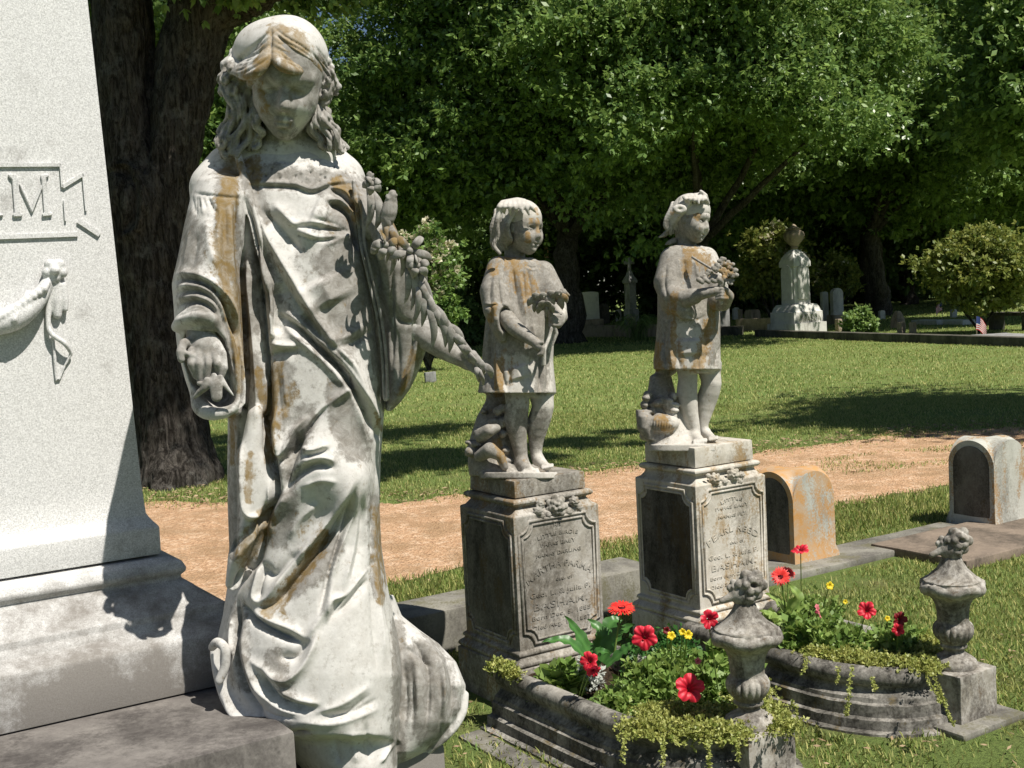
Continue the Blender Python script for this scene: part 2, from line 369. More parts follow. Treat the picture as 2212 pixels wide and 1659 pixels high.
def sprays(pos, out, size, rng, k=5, slim=.26, droop=.25):
    n = len(pos); S_ = size*rng.uniform(.65, 1.25, n)
    d = rng.normal(0, .75, (n, k, 3))+out[:, None]*.55; d[..., 2] -= droop; d /= np.linalg.norm(d, axis=2)[..., None]
    nn = rng.normal(0, .6, (n, k, 3)); nn[..., 2] += .9; w = np.cross(d, nn); w /= np.linalg.norm(w, axis=2)[..., None]+1e-9
    b = pos[:, None]+d*.05*size; L = S_[:, None, None]*rng.uniform(.7, 1.2, (n, k, 1))
    V = np.stack([b, b+d*L*.5+w*L*slim, b+d*L, b+d*L*.5-w*L*slim], 2).reshape(-1, 3)
    t = np.clip(rng.normal(.4, .2, n), 0, 1); t = np.where(rng.random(n) < .03, .85, t)
    return V, np.arange(n*k*4).reshape(-1, 4), np.repeat(t, k*4)
def leaf_obj(name, V, Q, t, mat, parent=None):
    me = np_mesh(name, V, Q); at = me.attributes.new('tint', 'FLOAT', 'POINT'); at.data.foreach_set('value', t.astype(np.float32)); return link(name, me, mat, parent)
def crown_pts(c, r, nclump, per, rng, shell=.55, cl=.13, front=.6, bottom=-1.0, yb=None):
    "clumps through a crown's volume, more of them towards the outside; returns leaf positions and outward directions"
    c = np.array(c); r = np.array(r); q = rng.normal(0, 1, (nclump*3, 3)); q /= np.linalg.norm(q, axis=1)[:, None]
    q[:, 1] = np.where(rng.random(len(q)) < front, -np.abs(q[:, 1]), q[:, 1]); q = q[q[:, 2] > bottom][:nclump]
    rad = rng.uniform(shell, 1.0, len(q))**.7*(1+.18*np.sin(q[:, 0]*7+3*q[:, 2]+c[0])+.14*np.sin(q[:, 2]*9+q[:, 1]*4+c[1])+rng.normal(0, .06, len(q)))
    cc = c+q*r*rad[:, None]; cs = cl*r.mean()*rng.uniform(.5, 1.35, len(q))
    p = np.repeat(cc, per, 0)+rng.normal(0, 1, (len(q)*per, 3))*np.repeat(cs, per)[:, None]*np.array([1.15, 1.15, .5])
    o = np.repeat(q, per, 0); return p, o, cc
def limbs(name, segs, mat, parent, n=9):
    parts = []
    for pts, r0, r1 in segs:
        c = crom(pts, 5); k = len(c); rg = np.random.default_rng(int(abs(c[0].sum()*100)) % 9999)
        c = c+np.concatenate([[[0, 0, 0]], rg.normal(0, 1, (k-1, 3))*np.linspace(r0, r1, k)[1:, None]*.22]); parts.append(tube_arr(c, np.linspace(r0, r1, k), n))
    V, Q = merge(parts); return link(name, np_mesh(name, V, Q), mat, parent, smooth=True)
def tree(name, label, base, height, cr, rr_, leaf, mat, n, seed, cz=None, per=80, k=5, front=.62, trunk_r=.35, shell=.5, cl=.13, group='trees around the lawn', lean=(0, 0), bottom=-.55, slim=.26, nl=9):
    rng = np.random.default_rng(seed); base = np.array(base, float); root = empty(name, base); tag(root, label, 'tree', group)
    c = base+np.array([lean[0], lean[1], cz if cz else height-rr_])
    dv = 4 if DEV else 1
    p, o, cc = crown_pts(c, (cr, cr, rr_), n//per, per//dv, rng, shell, cl, front, bottom)
    V, Q, t = sprays(p, o, leaf*(1.6 if DEV else 1), rng, k, slim); leaf_obj('crown', V, Q, t, mat, root)
    top = c+np.array([0, 0, rr_*.3]); fork = base+(c-base)*.42
    tr = [([base-[0, 0, .2], base+(fork-base)*.5+rng.normal(0, trunk_r*.3, 3)*[1, 1, 0], fork], trunk_r*1.25, trunk_r*.8)]
    for i in range(nl):
        e = cc[rng.integers(len(cc))]; e = e if i else top
        tr.append(([fork-[0, 0, trunk_r*.5], fork*.5+e*.5+rng.normal(0, .4, 3)-[0, 0, .4], e], trunk_r*.5, trunk_r*.08))
    limbs('trunk', tr, M_bark, root); return root
def big_oak():
    base = G(385, 1040); D = proj(base)[2]; root = empty('oak_tree', base); tag(root, 'big dark oak with a forked trunk and old cut scar behind the obelisk', 'tree', 'trees around the lawn')
    s = Sculpt(cf(120, 1130, D-.9), cf(640, -260, D+.9), .022 if not DEV else .04)
    s.chain([(388, 1075, D, .46), (382, 1000, D, .37), (362, 880, D, .335), (345, 760, D, .33), (332, 640, D, .345), (318, 520, D, .38), (312, 440, D, .41)], .08, n=2)
    s.chain([(300, 450, D, .36), (282, 300, D, .32), (268, 150, D, .30), (262, -60, D, .27), (240, -260, D, .24)], .05, n=2)
    s.chain([(335, 440, D, .33), (368, 300, D, .30), (400, 160, D, .30), (432, 30, D, .30), (460, -120, D, .26), (480, -260, D, .22)], .05, n=2)
    s.chain([(430, 30, D, .24), (490, 12, D-.1, .20), (560, -20, D-.3, .18), (640, -80, D-.6, .16)], .08)
    for x, y, x2, y2, dz, r in ((388, 990, 470, 1055, -.1, .17), (388, 990, 440, 1085, -.45, .16), (380, 1000, 350, 1085, -.6, .17), (380, 1000, 300, 1070, -.35, .16), (390, 1000, 480, 1040, .3, .15)):
        s.chain([(x, y-40, D, .2), (x*.5+x2*.5, y*.6+y2*.4, D+dz*.6, r), (x2, y2, D+dz, .07)], .10)
    V, Q = s.mesh(2); px = CX+F*V[:, 0]/V[:, 2]; py = CY-F*V[:, 1]/V[:, 2]
    carve(V, Q, [(-60, 9, 9, [(232, 372), (270, 368), (292, 400), (296, 450), (280, 490), (250, 496)]), (70, 8, 8, [(232, 362), (275, 356), (302, 396), (306, 455), (288, 500), (255, 508)]), (-120, 9, 9, [(330, 60), (322, 160), (316, 260), (322, 360)])])
    Wd = EYE+V@M3.T; nz = np.array([mnoise.noise(Vector((p[0]*14, p[1]*14, p[2]*4))) for p in Wd]); Nn = normals(V, Q)@M3.T; nz2 = np.array([mnoise.noise(Vector((p[0]*34, p[1]*34, p[2]*7))) for p in Wd]); Wd = Wd+Nn*(nz*.032+nz2*.014)[:, None]
    link('trunk', np_mesh('trunk', Wd, Q[:, ::-1]), M_bark, root, smooth=True)
    rng = np.random.default_rng(21); Vs = []
    # high crown above the picture: it throws the shade on the left of the lawn
    for c, r, n in (((-4.6, 11.6, 9.6), (3.6, 3.0, 1.8), 260), ((-.6, 10.2, 8.9), (2.1, 1.5, .9), 70), ((-7.5, 12, 8.2), (2.5, 2.6, 2.0), 130), ((1.9, 11.5, 8.6), (1.8, 1.1, .7), 36), ((2.7, 8.7, 8.5), (1.7, .9, .5), 40), ((.6, 8.9, 8.8), (1.6, .8, .5), 40), ((5.0, 9.6, 8.6), (1.4, .5, .4), 16)):
        p, o, cc = crown_pts(c, r, n, 60//(3 if DEV else 1), rng, .2, .17, .5); Vs.append(sprays(p, o, .12*(1.6 if DEV else 1), rng, 5))
    for c, r, n in ((P(225, 60, D+1.5), (.8, .8, 1.3), 26), (P(600, -25, D+1.0), (.8, .5, .35), 16), (P(520, -80, D-.6), (.9, .5, .4), 16)):
        p, o, cc = crown_pts(c, r, n, 50//(3 if DEV else 1), rng, .2, .2, .5); Vs.append(sprays(p, o, .11*(1.6 if DEV else 1), rng, 5))
    V, Q = merge([(a[0], a[1]) for a in Vs]); leaf_obj('crown', V, Q, np.concatenate([a[2] for a in Vs]), M_oak, root)
def plant_trees():
    big_oak()
    T = tree; g3 = lambda px, d: np.array([P(px, 640, d)[0], P(px, 640, d)[1], 0.0])
    # spreading oaks across the back of the lawn
    T('oak_tree', 'broad oak filling the middle of the picture above the nearer child', g3(1235, 38), 17, 6.0, 6.4, .19, M_oak, 62000, 1, cz=8.6, trunk_r=.4, cl=.085, shell=.62, bottom=-.8)
    T('oak_tree', 'broad oak with low branches behind the tall urn topped monument', g3(1900, 54), 20, 8.6, 8.4, .25, M_oak, 62000, 2, cz=10.2, trunk_r=.5, cl=.08, shell=.66, lean=(-.6, -1), bottom=-.85)
    T('oak_tree', 'oak seen between the forked trunk and the head of the woman statue', g3(512, 34), 15, 2.3, 5.2, .20, M_oak, 22000, 3, cz=7.4, trunk_r=.3, cl=.12, shell=.6)
    T('maple_tree', 'pale green leafy tree along the right edge of the picture', g3(2350, 37), 15, 4.6, 7.2, .24, M_light, 26000, 4, cz=8.0, trunk_r=.35, cl=.11, group='trees around the lawn')
    T('oak_tree', 'oak whose lowest branches hang just above the right hand child', g3(1492, 38), 12, 4.3, 3.9, .155, M_oak, 46000, 5, cz=7.2, trunk_r=.26, cl=.12, shell=.45, lean=(.2, -5.0), nl=5)
    T('oak_tree', 'oak with a light crown between the right hand child and the right edge', g3(1905, 48), 14, 5.2, 4.6, .20, M_oak, 34000, 12, cz=8.0, trunk_r=.3, cl=.12, shell=.5, lean=(-1.2, -1), nl=5)
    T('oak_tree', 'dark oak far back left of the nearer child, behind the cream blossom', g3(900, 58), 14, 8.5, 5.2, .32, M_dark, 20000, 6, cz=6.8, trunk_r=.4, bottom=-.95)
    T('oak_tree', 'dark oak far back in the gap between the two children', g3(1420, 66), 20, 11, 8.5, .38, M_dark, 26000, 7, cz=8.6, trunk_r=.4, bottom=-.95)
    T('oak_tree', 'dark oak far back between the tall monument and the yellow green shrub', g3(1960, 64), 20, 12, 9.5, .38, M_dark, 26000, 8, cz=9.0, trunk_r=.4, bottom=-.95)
    T('oak_tree', 'tall oak far back left of the forked trunk', g3(250, 50), 20, 8, 8.5, .32, M_oak, 20000, 9, cz=9, trunk_r=.4, bottom=-.9)
    # the tree outside the picture on the right whose shadow lies on lawn and drive
    T('oak_tree', 'oak standing beyond the right edge that shades the lawn and drive', (9.9, 11.0, 0), 9.0, 2.4, 1.0, .13, M_oak, 15000, 10, cz=6.6, trunk_r=.22, cl=.2, shell=.2, front=.5, lean=(-1.0, 0.6))
    # small flowering trees and shrubs
    def shrub(label, px, d, w, h, z, mat, n, leaf, seed, bloom=0, cat='shrub', name='flowering_shrub', k=4):
        rng = np.random.default_rng(seed); b = g3(px, d); root = empty(name, b); tag(root, label, cat)
        p, o, cc = crown_pts(b+[0, 0, z], (w, w, h), n//24, 24//(3 if DEV else 1), rng, .5, .17, .75, -.9); V, Q, t = sprays(p, o, leaf*(1.5 if DEV else 1), rng, k, .3); leaf_obj('crown', V, Q, t, mat, root)
        if bloom:
            cb = cc[(cc[:, 1] < b[1]) & (cc[:, 2] > b[2]+z-h*.35)]; cb = cb[rng.permutation(len(cb))[:bloom]]
            pb = np.repeat(cb, 16, 0)+rng.normal(0, .05+w*.035, (len(cb)*16, 3))+[0, -w*.06, h*.05]; V, Q, t = sprays(pb, np.tile([0, -1., 1.], (len(pb), 1)), leaf*.75, rng, 5, .5); leaf_obj('blossom', V, Q, t, M_cream, root)
        limbs('stem', [([b, b*.5+cc[i]*.5, cc[i]], .05*h*.6, .01) for i in range(0, len(cc), max(1, len(cc)//7))], M_bark, root, 6)
    shrub('crape myrtle with cream blossom beside the garland of the woman statue', 918, 27, .72, 1.25, 2.05, M_oak, 3000, .13, 31, bloom=42, name='flowering_tree', cat='tree')
    shrub('small crape myrtle in bloom left of the tall urn topped monument', 1668, 42, 1.05, 1.15, 2.3, M_yellow, 2600, .17, 32, bloom=12)
    shrub('low crape myrtle right of the tall urn topped monument', 1800, 44, .9, .8, 1.6, M_yellow, 1600, .16, 33, bloom=5)
    shrub('large yellow green crape myrtle shrub beside the stone bench', 2115, 31, 1.15, 1.05, 1.65, M_yellow, 7600, .13, 34)
    shrub('fern like green bush in front of the far trunk flare', 1850, 33, .42, .34, .33, M_light, 900, .12, 35, name='fern')
    shrub('leafy green bush behind the cream tomb and low wall on the left', 985, 40, 1.2, .9, .9, M_dark, 1600, .18, 37)
    # strap leaved clump by the cross
    rng = np.random.default_rng(40); b = g3(1372, 36.5); root = empty('lily_clump', b); tag(root, 'clump of long arching lily leaves in front of the stone cross', 'plant'); parts = []
    for i in range(120):
        a = rng.uniform(0, 6.28); L = rng.uniform(.5, 1.0); d = np.array([math.cos(a), math.sin(a), 0]); o = b+rng.normal(0, .16, 3)*[1, 1, 0]; o[2] = 0
        c = np.array([o, o+d*L*.18+[0, 0, L*.62], o+d*L*.5+[0, 0, L*.86], o+d*L*.85+[0, 0, L*.6]]); c = crom(c, 3); parts.append(tube_arr(c, np.linspace(.022, .006, len(c)), 4, .25))
    V, Q = merge(parts); leaf_obj('leaves', V, Q, np.repeat(rng.random(120), len(V)//120), M_light, root)
    # woods closing the view
    rng = np.random.default_rng(50); Vs = []
    for i in range(26):
        x = -50+i*5.2+rng.uniform(-1, 1); y = 76+rng.uniform(-4, 8)-.12*abs(x-10); z = rng.uniform(4.0, 5.5)
        p, o, cc = crown_pts((x, y, z), (5, 4, rng.uniform(5.0, 7.0)), 60, 26//(2 if DEV else 1), rng, .5, .17, .85, -.98); Vs.append(sprays(p, o, .75*(1.4 if DEV else 1), rng, 4, .34))
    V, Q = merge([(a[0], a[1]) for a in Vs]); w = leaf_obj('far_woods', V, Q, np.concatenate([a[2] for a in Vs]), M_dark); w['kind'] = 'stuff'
# ================================================================== carving engine
def cf(px, py, d): return np.array([(px-CX)/F*d, (CY-py)/F*d, d])
class Sculpt:
    "distance field on a grid; carved by adding and cutting rounded volumes, then skinned into one mesh"
    def __init__(s, lo, hi, h):
        lo = np.array(lo, float); hi = np.array(hi, float); r = [(p[i]/p[2]) for p in (lo, hi) for i in (0, 1)]
        cs = np.array([(x*z, y*z, z) for x in (r[0], r[2]) for y in (r[1], r[3]) for z in (lo[2], hi[2])])
        s.lo = cs.min(0); hi = cs.max(0); s.h = h; s.n = np.ceil((hi-s.lo)/h).astype(int)+1
        s.f = np.full(s.n, .2, np.float32)
        s.ax = [(s.lo[i]+h*np.arange(s.n[i])).astype(np.float32) for i in range(3)]
    def sub_(s, lo, hi):
        i0 = np.clip(np.floor((np.array(lo)-s.lo)/s.h).astype(int), 0, s.n); i1 = np.clip(np.ceil((np.array(hi)-s.lo)/s.h).astype(int)+1, 0, s.n)
        sl = tuple(slice(a, b) for a, b in zip(i0, i1))
        X = s.ax[0][sl[0]][:, None, None]; Y = s.ax[1][sl[1]][None, :, None]; Z = s.ax[2][sl[2]][None, None, :]
        return sl, X, Y, Z
    def put(s, sl, d, k, cut=False):
        f = s.f[sl]
        if d.size == 0: return
        if cut: d = -d; hh = np.clip(.5+.5*(f-d)/k, 0, 1) ; s.f[sl] = np.maximum(f, d) + np.maximum(k-np.abs(f-d), 0)**2/(4*k)
        else: s.f[sl] = np.minimum(f, d) - np.maximum(k-np.abs(f-d), 0)**2/(4*k)
    def cap(s, p, q, r1, r2, k=.01, fz=1.0, cut=False):
        p = np.array(p); q = np.array(q); m = max(r1, r2)*max(1, fz)+k+.012
        sl, X, Y, Z = s.sub_(np.minimum(p, q)-m, np.maximum(p, q)+m)
        d = q-p; L2 = float(d@d)+1e-12
        t = np.clip(((X-p[0])*d[0]+(Y-p[1])*d[1]+(Z-p[2])*d[2])/L2, 0, 1)
        D = np.sqrt((X-p[0]-t*d[0])**2+(Y-p[1]-t*d[1])**2+((Z-p[2]-t*d[2])/fz)**2)-(r1+(r2-r1)*t)
        s.put(sl, D.astype(np.float32), k, cut)
    def chain(s, pts, k=.01, fz=1.0, cut=False, n=1):
        "pts in picture position, depth, radius (m)"
        a = crom(pts, n) if n > 1 and len(pts) > 2 else np.array(pts, float)
        c = np.array([cf(*u[:3]) for u in a]); m = a[:, 3].max()*max(1, fz)+k+.012
        sl, X, Y, Z = s.sub_(c.min(0)-m, c.max(0)+m); D = None
        for i in range(len(a)-1):
            p, q, r1, r2 = c[i], c[i+1], a[i, 3], a[i+1, 3]; d = q-p; L2 = float(d@d)+1e-12
            t = np.clip(((X-p[0])*d[0]+(Y-p[1])*d[1]+(Z-p[2])*d[2])/L2, 0, 1)
            E = (np.sqrt((X-p[0]-t*d[0])**2+(Y-p[1]-t*d[1])**2+((Z-p[2]-t*d[2])/fz)**2)-(r1+(r2-r1)*t)).astype(np.float32)
            D = E if D is None else np.minimum(D, E)
        s.put(sl, D, k, cut)
    def ell(s, c, r, k=.01, Rm=None, cut=False):
        c = np.array(c); r = np.array(r); m = max(r)+k+.012; sl, X, Y, Z = s.sub_(c-m, c+m)
        dx, dy, dz = X-c[0], Y-c[1], Z-c[2]
        if Rm is not None: dx, dy, dz = [Rm[0, i]*dx+Rm[1, i]*dy+Rm[2, i]*dz for i in range(3)]
        q = np.sqrt((dx/r[0])**2+(dy/r[1])**2+(dz/r[2])**2); g = np.sqrt((dx/r[0]**2)**2+(dy/r[1]**2)**2+(dz/r[2]**2)**2)+1e-6
        s.put(sl, (q*(q-1)/g).astype(np.float32), k, cut)
    def rows(s, rows, n=2.2, k=.012, cut=False, nb=None):
        "a volume whose outline is given row by row: (py, left px, right px, depth of the axis, half thickness)"
        a = np.array(rows, float); dm = a[:, 3]; mt = a[:, 4].max()+.03
        pts = np.array([cf(x, y, d) for y, x, _, d, _ in a]+[cf(x, y, d) for y, _, x, d, _ in a])
        lo = pts.min(0)-.03; hi = pts.max(0)+.03; lo[2] = dm.min()-mt; hi[2] = dm.max()+mt
        sl, X, Y, Z = s.sub_(lo, hi)
        py = CY-F*Y/Z; px = CX+F*X/Z
        I = lambda j: np.interp(py, a[:, 0], a[:, j])
        xl, xr, dc, th = I(1), I(2), I(3), I(4)
        hw = np.maximum((xr-xl)/2, 1.0); hwm = hw*Z/F
        u = np.abs((px-(xl+xr)/2)/hw); w = np.abs((Z-dc)/th)
        q = (u**n+w**n)**(1/n)
        D = (q-1)*np.minimum(hwm, th)*.9
        ov = np.maximum(a[0, 0]-py, py-a[-1, 0])*Z/F
        D = np.maximum(D, ov)
        s.put(sl, D.astype(np.float32), k, cut)
    def mesh(s, smooth=1):
        f = s.f; f[0] = f[-1] = .2; f[:, 0] = f[:, -1] = .2; f[:, :, 0] = f[:, :, -1] = .2
        ins = f < 0
        c = ins[:-1, :-1, :-1].astype(np.int8)
        for o in ((1, 0, 0), (0, 1, 0), (0, 0, 1), (1, 1, 0), (1, 0, 1), (0, 1, 1), (1, 1, 1)):
            c += ins[o[0]:ins.shape[0]-1+o[0], o[1]:ins.shape[1]-1+o[1], o[2]:ins.shape[2]-1+o[2]]
        act = (c > 0) & (c < 8); idx = np.argwhere(act)
        offs = np.array([(i, j, k) for i in (0, 1) for j in (0, 1) for k in (0, 1)])
        vals = np.stack([f[tuple((idx+o).T)] for o in offs], 1)
        acc = np.zeros((len(idx), 3)); cnt = np.zeros(len(idx))
        for a in range(8):
            for b in range(a+1, 8):
                if np.abs(offs[a]-offs[b]).sum() != 1: continue
                fa, fb = vals[:, a], vals[:, b]; m = (fa < 0) != (fb < 0)
                t = np.where(m, fa/(fa-fb+1e-12), 0)
                acc += m[:, None]*(offs[a]+(offs[b]-offs[a])*t[:, None]); cnt += m
        V = s.lo+s.h*(idx+acc/np.maximum(cnt, 1)[:, None])
        im = np.full(act.shape, -1, np.int32); im[tuple(idx.T)] = np.arange(len(idx)); Q = []
        for ax in range(3):
            A = np.take(ins, range(0, ins.shape[ax]-1), ax); B = np.take(ins, range(1, ins.shape[ax]), ax)
            e = np.argwhere(A != B); o1 = np.zeros(3, int); o2 = np.zeros(3, int); o1[(ax+1) % 3] = 1; o2[(ax+2) % 3] = 1
            flip = A[tuple(e.T)]
            ok = np.all(e-o1-o2 >= 0, 1) & np.all(e < np.array(act.shape), 1); e = e[ok]; flip = flip[ok]
            q = np.stack([im[tuple((e-o1-o2).T)], im[tuple((e-o2).T)], im[tuple(e.T)], im[tuple((e-o1).T)]], 1)
            q[~flip] = q[~flip][:, ::-1]
            Q.append(q[(q >= 0).all(1)])
        Q = np.concatenate(Q)
        for _ in range(smooth): V = lap(V, Q, .5)
        return V, Q
def lap(V, Q, w):
    S = np.zeros_like(V); c = np.zeros(len(V))
    for a in range(4):
        for b in (1, 3):
            np.add.at(S, Q[:, a], V[Q[:, (a+b) % 4]]); np.add.at(c, Q[:, a], 1)
    return V*(1-w)+w*S/np.maximum(c, 1)[:, None]
def lap_fast(V, Q, w):
    S = np.stack([np.bincount(Q.ravel(), weights=(V[np.roll(Q, -1, 1).ravel(), i]+V[np.roll(Q, 1, 1).ravel(), i]), minlength=len(V)) for i in range(3)], 1)
    c = np.bincount(Q.ravel(), minlength=len(V))*2
    return V*(1-w)+w*S/np.maximum(c, 1)[:, None]
lap = lap_fast
def normals(V, Q):
    n = np.cross(V[Q[:, 2]]-V[Q[:, 0]], V[Q[:, 3]]-V[Q[:, 1]])
    S = np.stack([np.bincount(Q.ravel(), weights=np.repeat(n[:, i], 4), minlength=len(V)) for i in range(3)], 1)
    return S/(np.linalg.norm(S, axis=1)[:, None]+1e-12)
def pdist(px, py, pts):
    "signed distance to a polyline and position along it"
    best = np.full(px.shape, 1e9); side = np.zeros(px.shape); tt = np.zeros(px.shape)
    seg = np.linalg.norm(np.diff(pts, axis=0), axis=1); cum = np.concatenate([[0], np.cumsum(seg)]); L = cum[-1]+1e-9
    for i in range(len(pts)-1):
        a, b = pts[i], pts[i+1]; d = b-a; l2 = d@d+1e-9
        t = np.clip(((px-a[0])*d[0]+(py-a[1])*d[1])/l2, 0, 1)
        ex, ey = px-a[0]-t*d[0], py-a[1]-t*d[1]; D = np.hypot(ex, ey); m = D < best
        best = np.where(m, D, best); side = np.where(m, np.sign(d[0]*ey-d[1]*ex), side); tt = np.where(m, (cum[i]+t*seg[i])/L, tt)
    return best, side, tt
def carve(V, Q, strokes, drange=None, passes=1):
    """folds: each stroke is (amp in mm, width on its left, width on its right, [picture points]) — walking along the
    points, 'right' is the clockwise side as seen in the picture. + raises a ridge, - cuts a furrow"""
    for amp, wl, wr, pts in strokes:
        N_ = None
        c = crom(pts, 5) if len(pts) > 2 else np.array(pts, float)
        px = CX+F*V[:, 0]/V[:, 2]; py = CY-F*V[:, 1]/V[:, 2]
        m = 3.2*max(wl, wr)
        sel = np.where((px > c[:, 0].min()-m) & (px < c[:, 0].max()+m) & (py > c[:, 1].min()-m) & (py < c[:, 1].max()+m))[0]
        if drange is not None: sel = sel[(V[sel, 2] > drange[0]) & (V[sel, 2] < drange[1])]
        if not len(sel): continue
        if N_ is None: Nn = normals_cache(V, Q)[sel]
        D, sd_, t = pdist(px[sel], py[sel], c)
        w = np.where(sd_ >= 0, wr, wl); g = np.exp(-(D/w)**1.3)*np.clip(np.minimum(t, 1-t)/.22+.12, 0, 1)
        vd = V[sel]/np.linalg.norm(V[sel], axis=1)[:, None]
        fac = np.clip(-(Nn*vd).sum(1)*2.2+.1, 0, 1)
        dr = Nn*.55-vd*.45
        V[sel] += dr*(amp*.001*g*fac)[:, None]
    return V
_nc = {}
def normals_cache(V, Q):
    k = (id(Q),)
    if k not in _nc: _nc[k] = normals(V, Q)
    return _nc[k]
def stains(px, py, spots):
    "spots = (amount, radius px, [points]) soft blobs along lines"
    a = np.zeros(px.shape)
    for amt, r, pts in spots:
        D = pdist(px, py, np.array(pts, float))[0] if len(pts) > 1 else np.hypot(px-pts[0][0], py-pts[0][1])
        g = amt*np.exp(-(D/r)**2*.8); a = np.maximum(a, g) if amt > 0 else a+g
    return a
def carved(name, V, Q, mat, parent, grime_shade=(), lichen=(), attr_extra=None):
    px = CX+F*V[:, 0]/V[:, 2]; py = CY-F*V[:, 1]/V[:, 2]
    Wd = EYE+V@M3.T
    me = np_mesh(name, Wd, Q[:, ::-1])
    for nm, sp in (('grime_shade', grime_shade), ('lichen', lichen)):
        at = me.attributes.new(nm, 'FLOAT', 'POINT'); at.data.foreach_set('value', stains(px, py, sp).astype(np.float32) if len(sp) else np.zeros(len(V), np.float32))
    return link(name, me, mat, parent, smooth=True)
def head(s, o, Rm, S, child=False, kk=1.0):
    "a head in its own frame: x to its side, y up, z out of the face; S = height chin to crown in metres"
    T = lambda x, y, z: o+Rm@(np.array([x, y, z])*S)
    k = .02*S/.23*kk
    s.ell(T(0, .60, -.12), np.array([.345, .40, .43])*S, k, Rm)
    s.ell(T(0, .36, .03), np.array([.27, .36, .29])*S, .03, Rm)
    s.ell(T(0, .28, .05), np.array([.235, .25, .25])*S, .02, Rm)
    s.cap(T(0, .07, .16), T(0, .075, .215), .095*S, .07*S, .025)
    cw = .16 if child else .135; cr = .135 if child else .11
    for q in (-1, 1):
        s.cap(T(q*cw, .33, .14), T(q*cw*.9, .30, .17), cr*S, cr*S*.85, .03)
        s.ell(T(q*.135, .478, .335), np.array([.105, .070, .10])*S, .022, Rm, cut=True)
        s.ell(T(q*.13, .475, .205), np.array([.075, .06, .075])*S, .006, Rm)
        s.cap(T(q*.07, .505, .275), T(q*.185, .50, .235), .02*S, .016*S, .006)
        s.cap(T(q*.05, .575, .275), T(q*.21, .565, .19), .035*S, .022*S, .02)
        s.cap(T(q*.038, .315, .315), T(q*.045, .325, .29), .032*S, .03*S, .01)
        s.cap(T(q*.022, .20, .318), T(q*.085, .185, .265), .02*S, .011*S, .006)
        s.ell(T(q*.335, .44, -.08), np.array([.035, .10, .065])*S, .008, Rm)
    s.cap(T(0, .50, .27), T(0, .345, .37 if not child else .345), .028*S, (.045 if not child else .05)*S, .014)
    s.cap(T(-.05, .155, .285), T(.05, .155, .285), .027*S, .027*S, .008)
    s.cap(T(-.075, .178, .31), T(.075, .178, .31), .007*S, .007*S, .005, cut=True)
    if child:
        for q in (-1, 1): s.ell(T(q*.128, .488, .275), np.array([.062, .022, .05])*S, .004, Rm, cut=True)
        s.ell(T(0, .172, .335), np.array([.062, .016, .05])*S, .004, Rm, cut=True)
    s.cap(T(0, .115, .30), T(0, .11, .31), .012*S, .012*S, .015, cut=True)
def frame(yaw, pitch, roll=0.0):
    "face frame in picture axes: yaw>0 turns the face to picture right, pitch>0 bows it"
    # base: x right, y up, z towards the viewer (-depth)
    B = np.array([[1, 0, 0], [0, 1, 0], [0, 0, -1.0]]).T
    cy, sy, cp, sp, cr, sr = math.cos(yaw), math.sin(yaw), math.cos(pitch), math.sin(pitch), math.cos(roll), math.sin(roll)
    Ry = np.array([[cy, 0, sy], [0, 1, 0], [-sy, 0, cy]]); Rx = np.array([[1, 0, 0], [0, cp, -sp], [0, sp, cp]]); Rz = np.array([[cr, -sr, 0], [sr, cr, 0], [0, 0, 1]])
    return B@Rz@Ry@Rx
def lock(s, pts, r0, r1, amp=.004, waves=3, k=.003, fz=1.0, ph=0.0, n=5):
    "a wavy lock of carved hair"
    c = crom(pts, n); m = len(c)
    for i in range(m-1):
        t0, t1 = i/(m-1), (i+1)/(m-1)
        def pt(j, t):
            q = cf(*c[j][:3]); q = q+np.array([math.sin(t*waves*6.28+ph)*amp, 0, math.cos(t*waves*6.28+ph)*amp*.6]); return q
        s.cap(pt(i, t0), pt(i+1, t1), r0+(r1-r0)*t0, r0+(r1-r0)*t1, k, fz)
def rosebud(s, c, r, seed=0, k=.003, petals=5):
    rg = random.Random(seed); c = np.array(c)
    s.ell(c, np.array([.45, .45, .45])*r, k)
    for i in range(petals):
        a = i/petals*6.28+rg.random()
        s.ell(c+np.array([math.cos(a)*.6, math.sin(a)*.6, -.15*rg.random()])*r, np.array([.46, .4, .3])*r, k*.6)
    s.ell(c+np.array([0, 0, -.45])*r, np.array([.2, .2, .25])*r, .002, cut=True)
